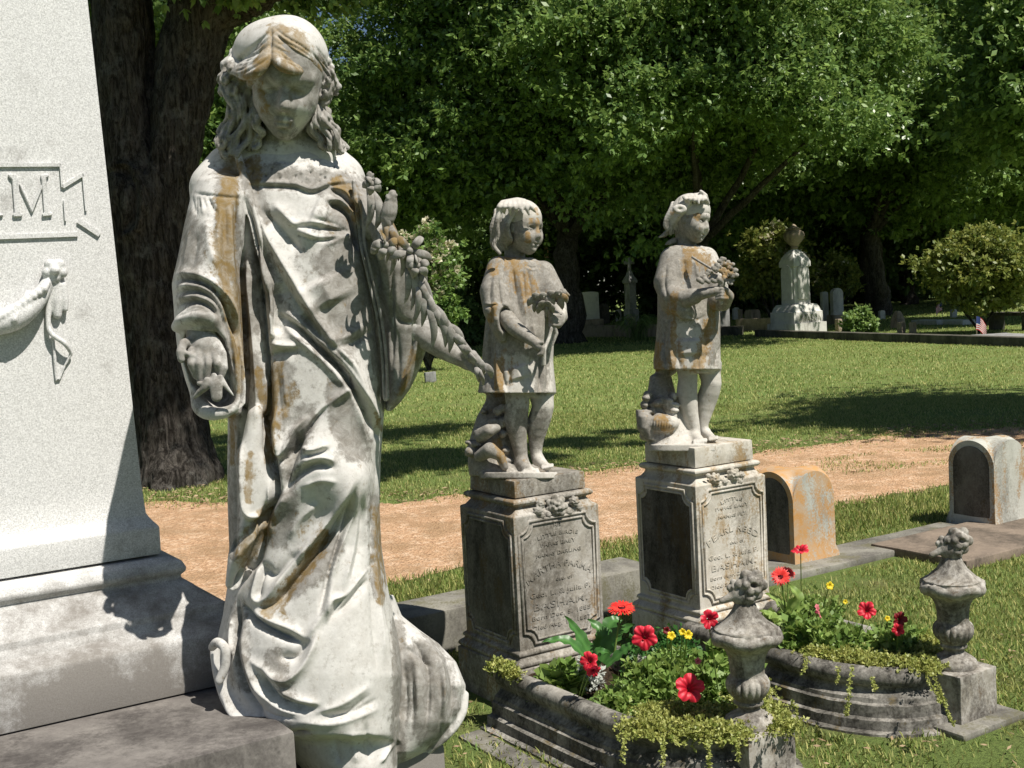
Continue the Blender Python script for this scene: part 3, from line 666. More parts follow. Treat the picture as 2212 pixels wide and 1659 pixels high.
# ================================================================== stonework
M_granite = None
def granite_mat():
    m, nt, b = newmat('speckled_granite', .7, .35); co = coord(nt)
    v = N(nt, 'ShaderNodeTexVoronoi', Scale=420.0); nt.links.new(co, v.inputs['Vector']); n3 = noise(nt, co, 300, 4, .8); n1 = noise(nt, co, 2.2, 7, .7); n2 = noise(nt, co, 14, 8, .75)
    c = mixc(nt, ramp(nt, v.outputs['Color'], [(.25, 0.), (.75, 1.)]), (.53, .53, .52), (.70, .70, .69)); c = mixc(nt, ramp(nt, n3, [(.36, .6), (.5, 0.)]), c, (.24, .24, .235))
    sep = nt.nodes.new('ShaderNodeSeparateXYZ'); nt.links.new(co, sep.inputs[0])
    h = ramp(nt, math_n(nt, 'MULTIPLY', sep.outputs[2], .5), [(.40, .72), (.455, .50), (.50, .46), (.525, .28), (.56, .06), (.60, .0)])   # soot and moss gather on the lower courses
    d = math_n(nt, 'ADD', math_n(nt, 'ADD', math_n(nt, 'MULTIPLY', math_n(nt, 'SUBTRACT', n1, .5), 1.3), math_n(nt, 'ADD', .5, math_n(nt, 'MULTIPLY', math_n(nt, 'SUBTRACT', n2, .5), .9))), h)
    c = mixc(nt, ramp(nt, math_n(nt, 'MULTIPLY', d, .5), [(.34, 0.), (.56, .88)]), c, (.145, .13, .112))
    nt.links.new(c, b.inputs['Base Color']); bump(nt, n3, b, .35, .002); return m
M_granite = granite_mat()
M_darkslab = stone('dark_stained_slab', (.115, .105, .098), (.05, .045, .042), (.20, .185, .17), None, k_dark=.5, scale=5, bumps=.4)
M_pedestal = stone('stained_marble', (.29, .265, .22), (.075, .066, .052), (.46, .44, .40), (.25, .155, .06), k_dark=.475, k_lichen=.575, scale=5, bumps=.4)
M_pedestal2 = stone('pale_stained_marble', (.43, .395, .325), (.11, .095, .07), (.60, .57, .51), (.36, .235, .095), k_dark=.57, k_lichen=.56, scale=6, bumps=.4)
M_stain_shade = stone('stained_shaded_marble', (.11, .10, .085), (.018, .017, .014), (.17, .16, .14), (.10, .07, .03), k_dark=.47, k_lichen=.60, scale=4, bumps=.3)  # biofilm black, with the shade of sun-averted sides mixed into the colour
M_kerb = stone('mossy_kerb_marble', (.25, .235, .205), (.026, .024, .020), (.42, .40, .36), (.17, .13, .06), k_dark=.44, k_lichen=.62, scale=7, bumps=.5)
M_urn = stone('weathered_urn_stone', (.26, .235, .195), (.06, .052, .043), (.48, .46, .42), (.18, .12, .065), k_dark=.49, k_lichen=.62, scale=11, bumps=.6)
M_head = stone('pale_headstone', (.40, .40, .35), (.15, .145, .125), (.50, .50, .45), (.42, .215, .045), k_dark=.56, k_lichen=.56, scale=4, bumps=.3)
M_coping = stone('grey_coping', (.20, .19, .165), (.075, .07, .062), (.28, .27, .23), (.17, .16, .09), k_dark=.50, k_lichen=.55, scale=3, bumps=.4)
M_ledger = stone('brown_ledger', (.20, .16, .125), (.085, .07, .055), (.27, .215, .165), None, k_dark=.5, scale=4, bumps=.4)
M_far = stone('far_marble', (.55, .54, .50), (.22, .21, .18), (.68, .67, .62), None, k_dark=.60, scale=3, bumps=.2)
M_fartan = stone('far_sandstone', (.34, .27, .195), (.12, .10, .075), (.44, .36, .27), None, k_dark=.54, scale=4, bumps=.2)
M_fargrey = stone('far_granite', (.24, .24, .235), (.09, .09, .085), (.34, .34, .33), None, k_dark=.56, scale=4, bumps=.2)
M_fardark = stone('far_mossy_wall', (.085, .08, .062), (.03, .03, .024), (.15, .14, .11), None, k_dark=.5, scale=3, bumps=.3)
def finish(bm, name, mat, parent, w=.005, seg=2, ang=40):
    bmesh.ops.recalc_face_normals(bm, faces=bm.faces)
    if w: bev(bm, w, seg)
    me = bpy.data.meshes.new(name); bm.to_mesh(me); bm.free(); smooth_by_angle(me, ang); return link(name, me, mat, parent)
def prism(poly, n, out, inn):
    "thin solid standing on a wall: poly = 3D points in order on the face, n = outward normal"
    bm = bmesh.new(); a = [bm.verts.new(Vector(p+n*out)) for p in poly]; b = [bm.verts.new(Vector(p-n*inn)) for p in poly]; k = len(poly)
    bm.faces.new(a); bm.faces.new(b[::-1])
    for i in range(k): bm.faces.new((a[i], b[i], b[(i+1) % k], a[(i+1) % k]))
    bmesh.ops.recalc_face_normals(bm, faces=bm.faces); return bm
def add_bm(dst, src):
    me = bpy.data.meshes.new('t'); src.to_mesh(me); src.free(); dst.from_mesh(me); bpy.data.meshes.remove(me)
def text_mesh(lines, o, ax, up, n, depth=.0014, sink=.001):
    "lines = (string, centre x, baseline y, cap height, width, arch) laid out on a face"
    Vs, Fs, off = [], [], 0; bmo = bmesh.new()
    for s_, x, y, h, w, arch in lines:
        c = bpy.data.curves.new('t', 'FONT'); c.body = s_; c.align_x = 'CENTER'; c.size = 1; c.offset = .018; c.extrude = .5; c.space_character = 1.12
        ob = bpy.data.objects.new('t', c); COL.objects.link(ob); me = bpy.data.meshes.new_from_object(ob)
        co = np.zeros(len(me.vertices)*3); me.vertices.foreach_get('co', co); co = co.reshape(-1, 3)
        wid = co[:, 0].max()-co[:, 0].min()+1e-6; cx = (co[:, 0].max()+co[:, 0].min())/2; X = (co[:, 0]-cx)/wid*w; Y = co[:, 1]/.7*h; Zd = np.where(co[:, 2] > 0, depth, -sink)
        t = X/(w/2); Y2 = y+Y-arch*t*t; X2 = x+X+Y*(2*arch*t/(w/2))*.9
        Wd = np.array(o)+X2[:, None]*ax+Y2[:, None]*up+Zd[:, None]*n
        me.vertices.foreach_set('co', Wd.ravel()); bmo.from_mesh(me); bpy.data.objects.remove(ob); bpy.data.meshes.remove(me); bpy.data.curves.remove(c)
    me = bpy.data.meshes.new('inscription'); bmo.to_mesh(me); bmo.free(); return me
# ------------------------------------------------------------------ the obelisk
def build_obelisk():
    dg = E1+N1; c403 = P(403, 1221, 2.87); w0 = .60; C = (c403-dg*w0); C[2] = 0
    nrm = np.cross(dg, ZUP); nrm /= np.linalg.norm(nrm)
    def lev(px, py): h = plane_hit(px, py, C, nrm); return ((h-C)@dg)/2, h[2]
    def fz(w, px, py): return plane_hit(px, py, C+N1*w, N1)[2]
    root = empty('obelisk_monument', C, 0); tag(root, 'tall pale granite obelisk carved with letters and a ribbon swag, cut by the left edge', 'monument')
    sh = [lev(190, 0), lev(240, 440), lev(290, 873), lev(307, 1050), lev(316, 1108), lev(322, 1116), lev(332, 1126), lev(345, 1137)]
    w_t, z_t = sh[0]; w_b, z_b = sh[3]; sl = (w_t-w_b)/(z_t-z_b)
    prof = [(w_b+sl*(z-z_b), z) for z in (5.2, z_t)]+[(w_b+sl*(z-z_b), z) for _, z in sh[1:4]]+sh[4:]
    prof = [(.02, 5.9)]+prof+[lev(349, 1196)]
    bm = sq_loft(prof[::-1], C, E1, ZUP*0+np.cross(ZUP, E1)); finish(bm, 'shaft', M_granite, root, .004)
    z0 = prof[-1][1]
    t1 = lev(403, 1221); t2 = lev(400, 1238); k1 = lev(418, 1261); k2 = lev(453, 1287); k3 = lev(489, 1300)
    wc = k3[0]; zb1 = fz(wc, 0, 1420); zb2 = fz(wc+.012, 0, 1428); zb3 = fz(wc+.06, 0, 1468); zb4 = fz(wc+.065, 0, 1591)
    tor = [(t1[0]-.03, z0+.002), (t1[0]-.008, t1[1]+.012), (t1[0], t1[1]-.004), (t2[0]+.002, t2[1]+.006), (t2[0]-.008, t2[1]-.004), (t2[0]-.006, t2[1]-.012)]
    pr = [(.3, z0-.004)]+tor+[k1, k2, k3, (wc+.002, zb1+.012), (wc+.012, zb1), (wc+.014, zb2), (wc+.058, zb3+.006), (wc+.062, zb3-.004), (wc+.065, zb4+.003)]
    pr = [p for i, p in enumerate(pr)]; zs = [p[1] for p in pr]
    pr = [pr[0]]+[p for p in pr[1:]]
    for i in range(1, len(pr)):
        if pr[i][1] >= pr[i-1][1]: pr[i] = (pr[i][0], pr[i-1][1]-.002)
    finish(sq_loft(pr[::-1], C, E1, np.cross(ZUP, E1)), 'moulded_base', M_granite, root, .003)
    zs_ = pr[-1][1]-.004; hit = G(549, 1602, zs_); ws = (hit-C)@N1
    bm = sq_loft([(ws+.03, -.02), (ws+.03, zs_*.45), (ws, zs_*.45+.004), (ws, zs_)], C, E1, np.cross(ZUP, E1))
    for v in bm.verts:                       # the bottom slab runs on to the right under the woman
        q = np.array(v.co)-C
        if q@E1 > 0: v.co += Vector(E1*(.64-ws))
        if q@N1 < 0: v.co += Vector(N1*(ws-.9))
    finish(bm, 'bottom_slab', M_darkslab, root, .008)
    # letters and lines on the shaft
    p0 = C+N1*w_b+ZUP*z_b; tdir = (C+N1*w_t+ZUP*z_t)-p0; n = np.cross(E1, tdir); n /= np.linalg.norm(n)
    if n@N1 < 0: n = -n
    H = lambda x, y: plane_hit(x, y, p0, n)
    k = .5425; X0 = lambda cx: cx*.2977; 
    cc = lambda cx, cy: H(cx*.2976, 329.2+cy*.2976)
    def bar(bm, a, b, w, o=.006):
        a, b = cc(*a), cc(*b); d = (b-a)/np.linalg.norm(b-a); s = np.cross(n, d)*w/2; add_bm(bm, prism([a-s, b-s, b+s, a+s], n, o, .01))
    bm = bmesh.new()
    for a, b, w in (((-700, 98), (438, 92), .008), ((436, 86), (450, 255), .005), ((452, 252), (602, 160), .008), ((598, 155), (622, 425), .004), ((463, 350), (474, 500), .004), ((-700, 640), (562, 596), .010), ((565, 495), (720, 598), .012)): bar(bm, a, b, w)
    finish(bm, 'ribbon_outline', M_granite, root, 0)
    bm = bmesh.new()
    for poly in ([(55, 160), (118, 160), (130, 200), (148, 440), (162, 448), (160, 466), (95, 470), (88, 450), (104, 440), (84, 200), (64, 182)], [(128, 225), (150, 232), (232, 405), (226, 436)], [(226, 436), (222, 405), (296, 232), (304, 262), (236, 436)], [(292, 165), (355, 158), (350, 180), (332, 186), (350, 436), (378, 440), (376, 460), (306, 468), (302, 448), (318, 438), (298, 200)],
                 [(-60, 470), (-62, 452), (-10, 446), (20, 448), (22, 462)], [(-150, 160), (-120, 160), (-20, 446), (-44, 450), (-140, 190)], [(-150, 160), (-130, 190), (-210, 452), (-228, 452)], [(-250, 470), (-250, 452), (-190, 450), (-190, 466)], [(-180, 350), (-180, 338), (-60, 335), (-60, 347)]):
        add_bm(bm, prism([cc(*q) for q in poly], n, .007, .01))
    finish(bm, 'letters', M_granite, root, .002, 1)
    g = lambda x, y, o: (lambda h: (x, y, ((h-EYE)@M3)[2]-o))(H(x, y))
    s = Sculpt(cf(-40, 840, 2.3), cf(170, 540, 3.1), .003 if not DEV else .006)
    def ch(pts, kk, **kw): s.chain([(*g(x, y, o), r) for x, y, o, r in pts], kk, **kw)
    cx_, cy_ = 118, 584
    for i in range(5):
        an = i/5*6.28+.3; ch([(cx_, cy_, .02, .010), (cx_+math.cos(an)*16, cy_+math.sin(an)*15, .016, .0135)], .004)
    ch([(cx_, cy_, .028, .010), (cx_+.5, cy_, .030, .010)], .002)
    ch([(104, 606, .012, .012), (86, 640, .02, .019), (60, 668, .026, .024), (28, 690, .026, .026), (-10, 700, .02, .026), (-38, 704, .02, .026)], .004, n=3)
    for i in range(12):
        x = 98-i*11; y = 622+i*8-max(0, i-6)*3; ch([(x+6, y-14, .022+.002*min(i, 5), .006), (x-4, y+2, .04, .010), (x-12, y+10, .032, .005)], .002)
    ch([(60, 632, .03, .007), (30, 690, .048, .008), (20, 712, .03, .006)], .002)
    ch([(106, 616, .008, .008), (105, 660, .008, .007), (104, 700, .010, .006), (112, 722, .016, .006), (140, 742, .022, .006), (154, 764, .010, .004)], .002, n=3)
    ch([(136, 616, .010, .009), (140, 650, .012, .009), (142, 668, .014, .006)], .004); ch([(120, 616, .008, .012), (122, 650, .008, .013), (124, 680, .008, .010)], .006)
    ch([(114, 722, .008, .004), (118, 770, .006, .004), (121, 822, .004, .003)], .002); ch([(154, 764, .010, .004), (140, 790, .006, .003), (128, 820, .004, .003)], .002)
    V, Q = s.mesh(1); Wd = EYE+V@M3.T; link('rosette_and_swag', np_mesh('rosette_and_swag', Wd, Q[:, ::-1]), M_granite, root, smooth=True)
    # plinth that carries the woman
    cp = P(757, 1640, 2.93); cp = np.array([cp[0], cp[1], 0]); r2 = empty('statue_plinth', cp); tag(r2, 'plain grey stone block under the hem of the woman statue', 'plinth')
    zt = zat(*P(965, 1575, 2.95)[:2], 1583)
    KEEP_OUT.append((cp, .35, .35)); KEEP_OUT.append((C, 1.7, 1.1))
    bm = bmesh.new(); box_bm(bm, (cp[0], cp[1], zt/2-.01), .34, .34, zt+.02, TH); finish(bm, 'block', M_granite, r2, .008)
build_obelisk()
# ------------------------------------------------------------------ the children's pedestals
def moulding_path(w, h, notch, n=5):
    "rectangle with scooped corners, in face coordinates"
    p = []
    for sx, sy, a0 in ((1, 1, 270), (-1, 1, 0), (-1, -1, 90), (1, -1, 180)):
        cx, cy = sx*w, sy*h
        arc = [(cx+notch*math.cos(R(a0-t)), cy+notch*math.sin(R(a0-t))) for t in np.linspace(0, 90, n)]
        p += arc
    return p
def build_pedestal(corner, lv, label, mat, lines, roses, seed):
    W_ = .2035; c = corner-(-E1+N1)*W_; c[2] = 0
    root = empty('pedestal', c); tag(root, label, 'pedestal', "children's pedestals")
    def z(py, w): q = c+(-E1+N1)*w; return zat(q[0], q[1], py)
    ds = [(.168, z(lv['t'], .168)), (.170, z(lv['b'], .17)+.004)]
    A2 = np.cross(ZUP, E1)
    bm = sq_loft(ds[::-1], c, E1, A2); finish(bm, 'statue_block', mat, root, .006)
    zt = ds[1][1]; zd = z(lv['d'], W_); zb = z(lv['e'], W_)
    pr = [(.15, zt-.003), (.182, zt-.004), (.190, zt-.010), (.191, zt-.020), (.184, zt-.028), (.172, zt-.031), (.170, zt-.036), (.174, zd+.030), (.186, zd+.014), (.2, zd+.008), (W_, zd+.004), (W_, zd), (W_, zb)]
    pr += [(W_+.004, zb-.002), (W_+.012, zb-.008), (W_+.013, zb-.018), (W_+.006, zb-.024), (W_+.010, zb-.030), (W_+.022, zb-.038), (W_+.028, zb-.046), (W_+.028, zb-.056), (W_+.020, zb-.062), (W_+.030, zb-.066), (W_+.030, -.02)]
    finish(sq_loft(pr[::-1], c, E1, A2), 'die', mat, root, .003)
    H_ = (zd-zb); zc = (zd+zb)/2
    faces = ((N1, E1), (-E1, N1))
    for n, ax in faces:
        parts = []
        for k_, (ww, hh, rd, nt_) in enumerate(((W_-.020, H_/2-.018, .0075, .048), (W_-.036, H_/2-.034, .0062, .048))):
            pth = moulding_path(ww, hh, nt_); pts = [c+n*(W_+.001)+ax*x+ZUP*(zc+y) for x, y in pth]; pts.append(pts[0]); pts.append(pts[1]); parts.append(tube_arr(np.array(pts), rd, 6, .8))
        V, Q = merge(parts); link('panel_moulding', np_mesh('panel_moulding', V, Q), mat, root, smooth=True)
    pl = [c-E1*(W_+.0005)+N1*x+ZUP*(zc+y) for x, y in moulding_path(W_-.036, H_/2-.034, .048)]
    finish(prism(pl, -E1, .0025, .004), 'stained_shade_panel', M_stain_shade, root, 0)  # dark side panel: streaky biofilm plus this averted side's shade as colour
    o = c+N1*(W_+.0005)+ZUP*zc; me = text_mesh(lines, o, E1, ZUP, N1, depth=.0018); link('inscription', me, mat, root)
    # carved roses on the cornice
    s = Sculpt(cf(roses[0][0]-60, roses[0][1]+50, proj(c)[2]-.42), cf(roses[0][0]+70, roses[0][1]-50, proj(c)[2]+.1), .003 if not DEV else .006)
    for i, (x, y, r) in enumerate(roses):
        h = plane_hit(x, y, c+N1*(W_-.008), N1); d = ((h-EYE)@M3)[2]
        cc = cf(x, y, d-.012); s.ell(cc, np.array([r, r, r*.55]), .003)
        for j in range(3):
            rj = r*(.95-.3*j)
            for q in range(7 if j == 0 else 5):
                an = q/(7 if j == 0 else 5)*6.28+j; p1 = cc+np.array([math.cos(an)*rj, math.sin(an)*rj, -r*.25*(j+.4)]); s.ell(p1, np.array([.38, .38, .22])*r*(1.1-.25*j), .0012)
        s.ell(cc+np.array([0, 0, -r*.75]), np.array([.16, .16, .3])*r, .001, cut=True)
    V, Q = s.mesh(1); Wd = EYE+V@M3.T; link('carved_roses', np_mesh('carved_roses', Wd, Q[:, ::-1]), mat, root, smooth=True)
    KEEP_OUT.append((c, .30, .30)); return c
L1 = [('HIS', 0, .205, .013, .035, 0), ("LITTLE BIRDIE", 0, .172, .014, .19, .010), ("PAPAS BABY", 0, .133, .014, .165, 0), ("MAMAS DARLING", 0, .094, .014, .215, 0), ('MARTHA PARMA', 0, .045, .024, .30, .052), ('dau. of', .02, -.010, .014, .08, 0), ('Geo. L. & Julia P.', 0, -.062, .020, .29, 0), ('BASHAM.', 0, -.112, .027, .26, 0), ('Born Dec. 5, 1885', 0, -.150, .016, .28, 0), ('Died Aug. 10, 1887', 0, -.188, .016, .28, 0)]
L2 = [('LITTLE', 0, .185, .013, .12, .012), ("PAPAS BABY", 0, .150, .014, .19, 0), ("MAMAS PET", 0, .112, .014, .16, 0), ('PEARL REED', 0, .048, .024, .28, .050), ('dau. of', .02, -.006, .013, .08, 0), ('Geo. L. & Julia P.', 0, -.060, .020, .29, 0), ('BASHAM.', 0, -.110, .027, .26, 0), ('Born Apr. 21, 1883', 0, -.148, .015, .28, 0), ('Died Sept. 9, 1884', 0, -.186, .015, .28, 0)]
ped1 = build_pedestal(P(1124, 1410, 4.66), dict(t=1040, b=1080, d=1122, e=1408), 'dark streaked marble pedestal reading MARTHA PARMA, the nearer of the two under the children', M_pedestal, L1, [(1202, 1093, .034), (1168, 1088, .016), (1163, 1103, .015), (1170, 1114, .011), (1240, 1083, .018), (1250, 1095, .014), (1228, 1106, .013), (1184, 1112, .011)], 1)
ped2 = build_pedestal(P(1513, 1319, 5.14), dict(t=968, b=1014, d=1054, e=1318), 'pale ochre stained marble pedestal reading PEARL REED, the farther of the two under the children', M_pedestal2, L2, [(1544, 1035, .022), (1584, 1025, .024), (1565, 1040, .014), (1601, 1026, .014), (1552, 1048, .010), (1598, 1040, .012), (1530, 1028, .010)], 2)
# ------------------------------------------------------------------ kerbed flower beds and their urn posts
def build_bed(c, label, blk, seed):
    root = empty('flower_bed_kerb', c); tag(root, label, 'kerb', 'kerbed flower beds')
    u0 = -.07; hw = .24; path = [(-.31, .245), (-.305, .6), (-.295, .92), (-.265, 1.06), (-.205, 1.17), (-.12, 1.235), (-.02, 1.255), (.08, 1.23), (.145, 1.15), (.165, 1.0), (.165, .6), (.165, .245)]
    p = crom(path, 5)[:, :2]; T = np.gradient(p, axis=0); T /= np.linalg.norm(T, axis=1)[:, None]; nr = np.stack([T[:, 1], -T[:, 0]], 1); ctr = np.array([u0, .7])
    if ((p[0]-ctr)@nr[0]) < 0: nr = -nr
    prof = [(-.045, .0), (-.048, .15), (-.040, .185)]+[(.038*math.cos(R(a)), .178+.038*math.sin(R(a))) for a in range(150, -61, -30)]+[(.018, .135), (.020, .130), (.045, .112), (.048, .098), (.060, .092), (.062, .050), (.082, .044), (.086, .012), (.115, .008), (.118, -.03)]
    rg = np.random.default_rng(seed); V = []
    for i in range(len(p)):
        for o, z in prof: q = p[i]+nr[i]*o; V.append(c+E1*q[0]+N1*q[1]+ZUP*z)
    V = np.array(V)+rg.normal(0, .0009, (len(V), 3)); k = len(prof); i, j = np.meshgrid(np.arange(len(p)-1), np.arange(k-1), indexing='ij')
    Q = np.stack([i*k+j, i*k+j+1, (i+1)*k+j+1, (i+1)*k+j], -1).reshape(-1, 4); me = np_mesh('rolled_kerb', V, Q); smooth_by_angle(me, 35); link('rolled_kerb', me, M_kerb, root)
    bm = bmesh.new(); n_ = 26; vs = {}
    for a in range(n_+1):
        for b in range(n_+1):
            u = (a/n_-.5)*2*(hw-.03); v = .23+b/n_*.98; lim = hw-.03 if v < .98 else (hw-.03)*math.sqrt(max(0, 1-((v-.98)/.26)**2)); u = u*lim/(hw-.03)
            q = c+E1*(u+u0)+N1*v; vs[a, b] = bm.verts.new((q[0], q[1], .135+.035*math.sin(a*1.7+b)*math.sin(b*.9)*.5+.02*math.cos(b*.3)))
    for a in range(n_):
        for b in range(n_): bm.faces.new((vs[a, b], vs[a+1, b], vs[a+1, b+1], vs[a, b+1]))
    finish(bm, 'soil', M_soil, root, 0); KEEP_OUT.append((c+N1*.70+E1*u0, .33, .60))
def build_urn(front, label, seed):
    A = front+E1*.10-N1*.10; c = np.array([A[0], A[1], 0.0]); root = empty('urn_post', c); tag(root, label, 'urn', 'urn topped posts at the foot of the beds')
    bm = bmesh.new(); box_bm(bm, (c[0], c[1], .105), .205, .205, .175, TH); bmesh.ops.subdivide_edges(bm, edges=bm.edges, cuts=5, use_grid_fill=True); rough(bm, .0025, 14, seed); finish(bm, 'block', M_urn, root, .006, 2)
    bm = bmesh.new(); box_bm(bm, (c[0], c[1], .008), .36, .34, .03, TH); finish(bm, 'footing', M_coping, root, .012)
    z = .192; pr = [(.078, 0), (.081, .012), (.076, .026), (.060, .037), (.042, .047), (.035, .057), (.036, .066), (.046, .071), (.048, .077), (.044, .084), (.050, .092), (.058, .100), (.065, .110), (.070, .122), (.072, .134), (.070, .146), (.064, .156), (.056, .164), (.054, .168), (.0545, .176), (.056, .20), (.060, .225), (.070, .248), (.084, .263), (.102, .272), (.113, .282), (.117, .294), (.114, .306), (.104, .312), (.100, .314), (.101, .320), (.096, .324), (.088, .327), (.072, .342), (.054, .360), (.041, .380), (.034, .400), (.02, .41)]
    rs = random.Random(seed); bm = lathe_bm(pr, (c[0], c[1], z), 96, (.080, .172, 18, .11)); rough(bm, .0022, 22, seed+3)
    for v in bm.verts:                                             # chipped rim
        dz = v.co.z-z; a = math.atan2(v.co.y-c[1], v.co.x-c[0])
        if .268 < dz < .312: f = 1-.05*max(0, math.sin(a*3+seed)*math.sin(a*7+2*seed)); v.co.x = c[0]+(v.co.x-c[0])*f; v.co.y = c[1]+(v.co.y-c[1])*f; v.co.z += .006*math.sin(a*5+seed)
    finish(bm, 'urn_body', M_urn, root, 0, ang=60)
    top = c+ZUP*(z+.415); C3 = (top-EYE)@M3; s = Sculpt(C3-.14, C3+.14, .0032 if not DEV else .006)
    s.ell(C3+np.array([0, .015, 0]), (.036, .042, .036), .012)
    for i, (dx, dy, dz, r) in enumerate(((.018, .048, -.010, .042), (-.026, .034, .004, .026), (.012, .014, -.024, .022))):
        rc = C3+np.array([dx, dy, dz]); s.ell(rc, (r, r, r), .004)
        for q in range(6):
                an = q*1.05+i; s.ell(rc+np.array([math.cos(an), math.sin(an), -.3])*r*.82, np.array([.46, .46, .36])*r, .0008)
        for q in range(5): an = q*1.26+i+.5; s.ell(rc+np.array([math.cos(an)*.45, math.sin(an)*.45, -.72])*r, np.array([.34, .34, .30])*r, .0008)
        s.ell(rc+np.array([.002, .002, -r*1.0]), np.array([.26, .24, .45])*r, .001, cut=True)
    s.cap(C3+np.array([-.02, .02, -.01]), C3+np.array([-.075, -.005, -.01]), .016, .010, .006, .8); s.cap(C3+np.array([.0, .01, -.02]), C3+np.array([.006, -.035, -.03]), .012, .006, .006); s.ell(C3+np.array([-.005, .012, .0]), (.040, .034, .036), .014)
    V, Q = s.mesh(1); link('rose_finial', np_mesh('rose_finial', EYE+V@M3.T, Q[:, ::-1]), M_urn, root, smooth=True); KEEP_OUT.append((c, .19, .19)); return root
build_bed(ped1, 'rolled dark stained marble kerb round the flower bed in front of the nearer pedestal', 0, 1)
build_bed(ped2, 'rolled dark stained marble kerb round the flower bed in front of the farther pedestal', 0, 2)
build_urn(G(1617, 1598, .195), 'stone urn post with carved roses on its lid, nearer one beside the big red petunias', 1)
build_urn(G(2074, 1463, .195), 'stone urn post with carved roses on its lid, farther one at the right edge', 2)
# ------------------------------------------------------------------ groin-vaulted headstones
def build_headstone(front, d_, h, w, label, seed):
    c = front+(E1-N1)*w/2; c[2] = 0; root = empty('headstone', c); tag(root, label, 'headstone', 'arched cross vaulted headstones')
    n = 26; hw = w/2; bm = bmesh.new(); rr = hw*1.0; zs = h-rr; nz = 0
    def top(u, v): return zs+max(math.sqrt(max(0, rr*rr-u*u))*1.0, math.sqrt(max(0, rr*rr-v*v))*1.0)
    vs = {}; us = [math.sin(math.pi/2*t)*hw for t in np.linspace(-1, 1, n+1)]
    for i, u in enumerate(us):
        for j, v in enumerate(us): q = c+E1*u+N1*v; vs[i, j] = bm.verts.new((q[0], q[1], top(u, v)))
    for i in range(n):
        for j in range(n): bm.faces.new((vs[i, j], vs[i+1, j], vs[i+1, j+1], vs[i, j+1]))
    rim = [vs[i, 0] for i in range(n)]+[vs[n, j] for j in range(n)]+[vs[i, n] for i in range(n, 0, -1)]+[vs[0, j] for j in range(n, 0, -1)]
    zc = [zs*.98, zs*.5, .10, .05, -.02]; ex = [0, 0, 0, .014, .018]; prev = rim
    for z, e in zip(zc, ex):
        cur = []
        for v in rim: q = np.array([v.co.x, v.co.y, 0])-c; k = 1+e/hw; cur.append(bm.verts.new((c[0]+q[0]*k, c[1]+q[1]*k, z)))
        for a in range(len(rim)): b = (a+1) % len(rim); bm.faces.new((prev[a], prev[b], cur[b], cur[a]))
        prev = cur
    bmesh.ops.recalc_face_normals(bm, faces=bm.faces); rough(bm, .0012, 9, seed); me = bpy.data.meshes.new('stone_block'); bm.to_mesh(me); bm.free(); smooth_by_angle(me, 40); link('stone_block', me, M_head if seed == 2 else M_head_o, root)
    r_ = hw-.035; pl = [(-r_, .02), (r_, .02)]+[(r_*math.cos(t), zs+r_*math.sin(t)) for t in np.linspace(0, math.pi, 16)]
    finish(prism([c-E1*(hw+.001)+N1*x+ZUP*z for x, z in pl], -E1, .004, .01), 'painted_shade_face', M_stain_shade, root, .002); KEEP_OUT.append((c, w/2+.02, w/2+.02))  # dark arch panel: shade of the side turned from the sun, painted on
M_head_o = stone('orange_lichened_headstone', (.33, .34, .31), (.11, .11, .10), (.46, .47, .43), (.62, .29, .05), k_dark=.60, k_lichen=.39, scale=2.6, bumps=.3)
build_headstone(G(1718, 1232), 6.7, .54, .33, 'small arched headstone covered in orange lichen, behind the farther pedestal', 1)
build_headstone(G(2150, 1150), 7.3, .56, .33, 'small arched headstone with pale bare face, near the right edge', 2)
# ------------------------------------------------------------------ low wall, coping and slabs of the plot
def slab(name, a, b, w, z0, z1, mat, label, cat, bevw=.012, off=0):
    a = np.array(a, float); b = np.array(b, float); d = b-a; d[2] = 0; L = np.linalg.norm(d); d /= L; s = np.array([-d[1], d[0], 0]); m = (a+b)/2+s*off; rz = math.atan2(d[1], d[0])
    root = empty(name, (m[0], m[1], 0)); tag(root, label, cat); bm = bmesh.new(); box_bm(bm, (m[0], m[1], (z0+z1)/2), L, w, z1-z0, rz); bmesh.ops.subdivide_edges(bm, edges=[e for e in bm.edges if e.calc_length() > .5], cuts=12, use_grid_fill=True); rough(bm, .004, 3, 1); finish(bm, 'slab_stone', mat, root, bevw); return m, L, rz
wA = G(1372, 1316); dw = E1
a0 = wA-E1*2.9; b0 = wA+E1*.15
slab('low_wall', a0, b0, .30, -.02, .20, M_coping, 'low grey coped wall running behind the pedestals along the drive', 'wall', off=.15)
KEEP_OUT.append(((a0+b0)/2+np.array([-E1[1], E1[0], 0])*.15, 1.55, .16))
cA = G(1700, 1243); slab('coping_strip', cA-E1*.5, cA+E1*1.6, .34, -.02, .035, M_coping, 'flat grey coping strip between the two arched headstones', 'coping', off=.06); KEEP_OUT.append((cA+E1*.55, 1.08, .2))
l0 = G(1950, 1205); bmx = slab('ledger_stone', l0, l0+E1*2.2, .66, -.02, .05, M_ledger, 'flat brown ledger stone in the grass right of the farther urn', 'ledger', off=-.10); KEEP_OUT.append((l0+E1*1.1+N1*.1, 1.12, .34))
slab('footing_slab', G(1003, 1590)+E1*.02, G(1003, 1590)+N1*1.0+E1*.02, .10, -.02, .012, M_coping, 'thin stone footing strip on the ground left of the nearer bed', 'slab')
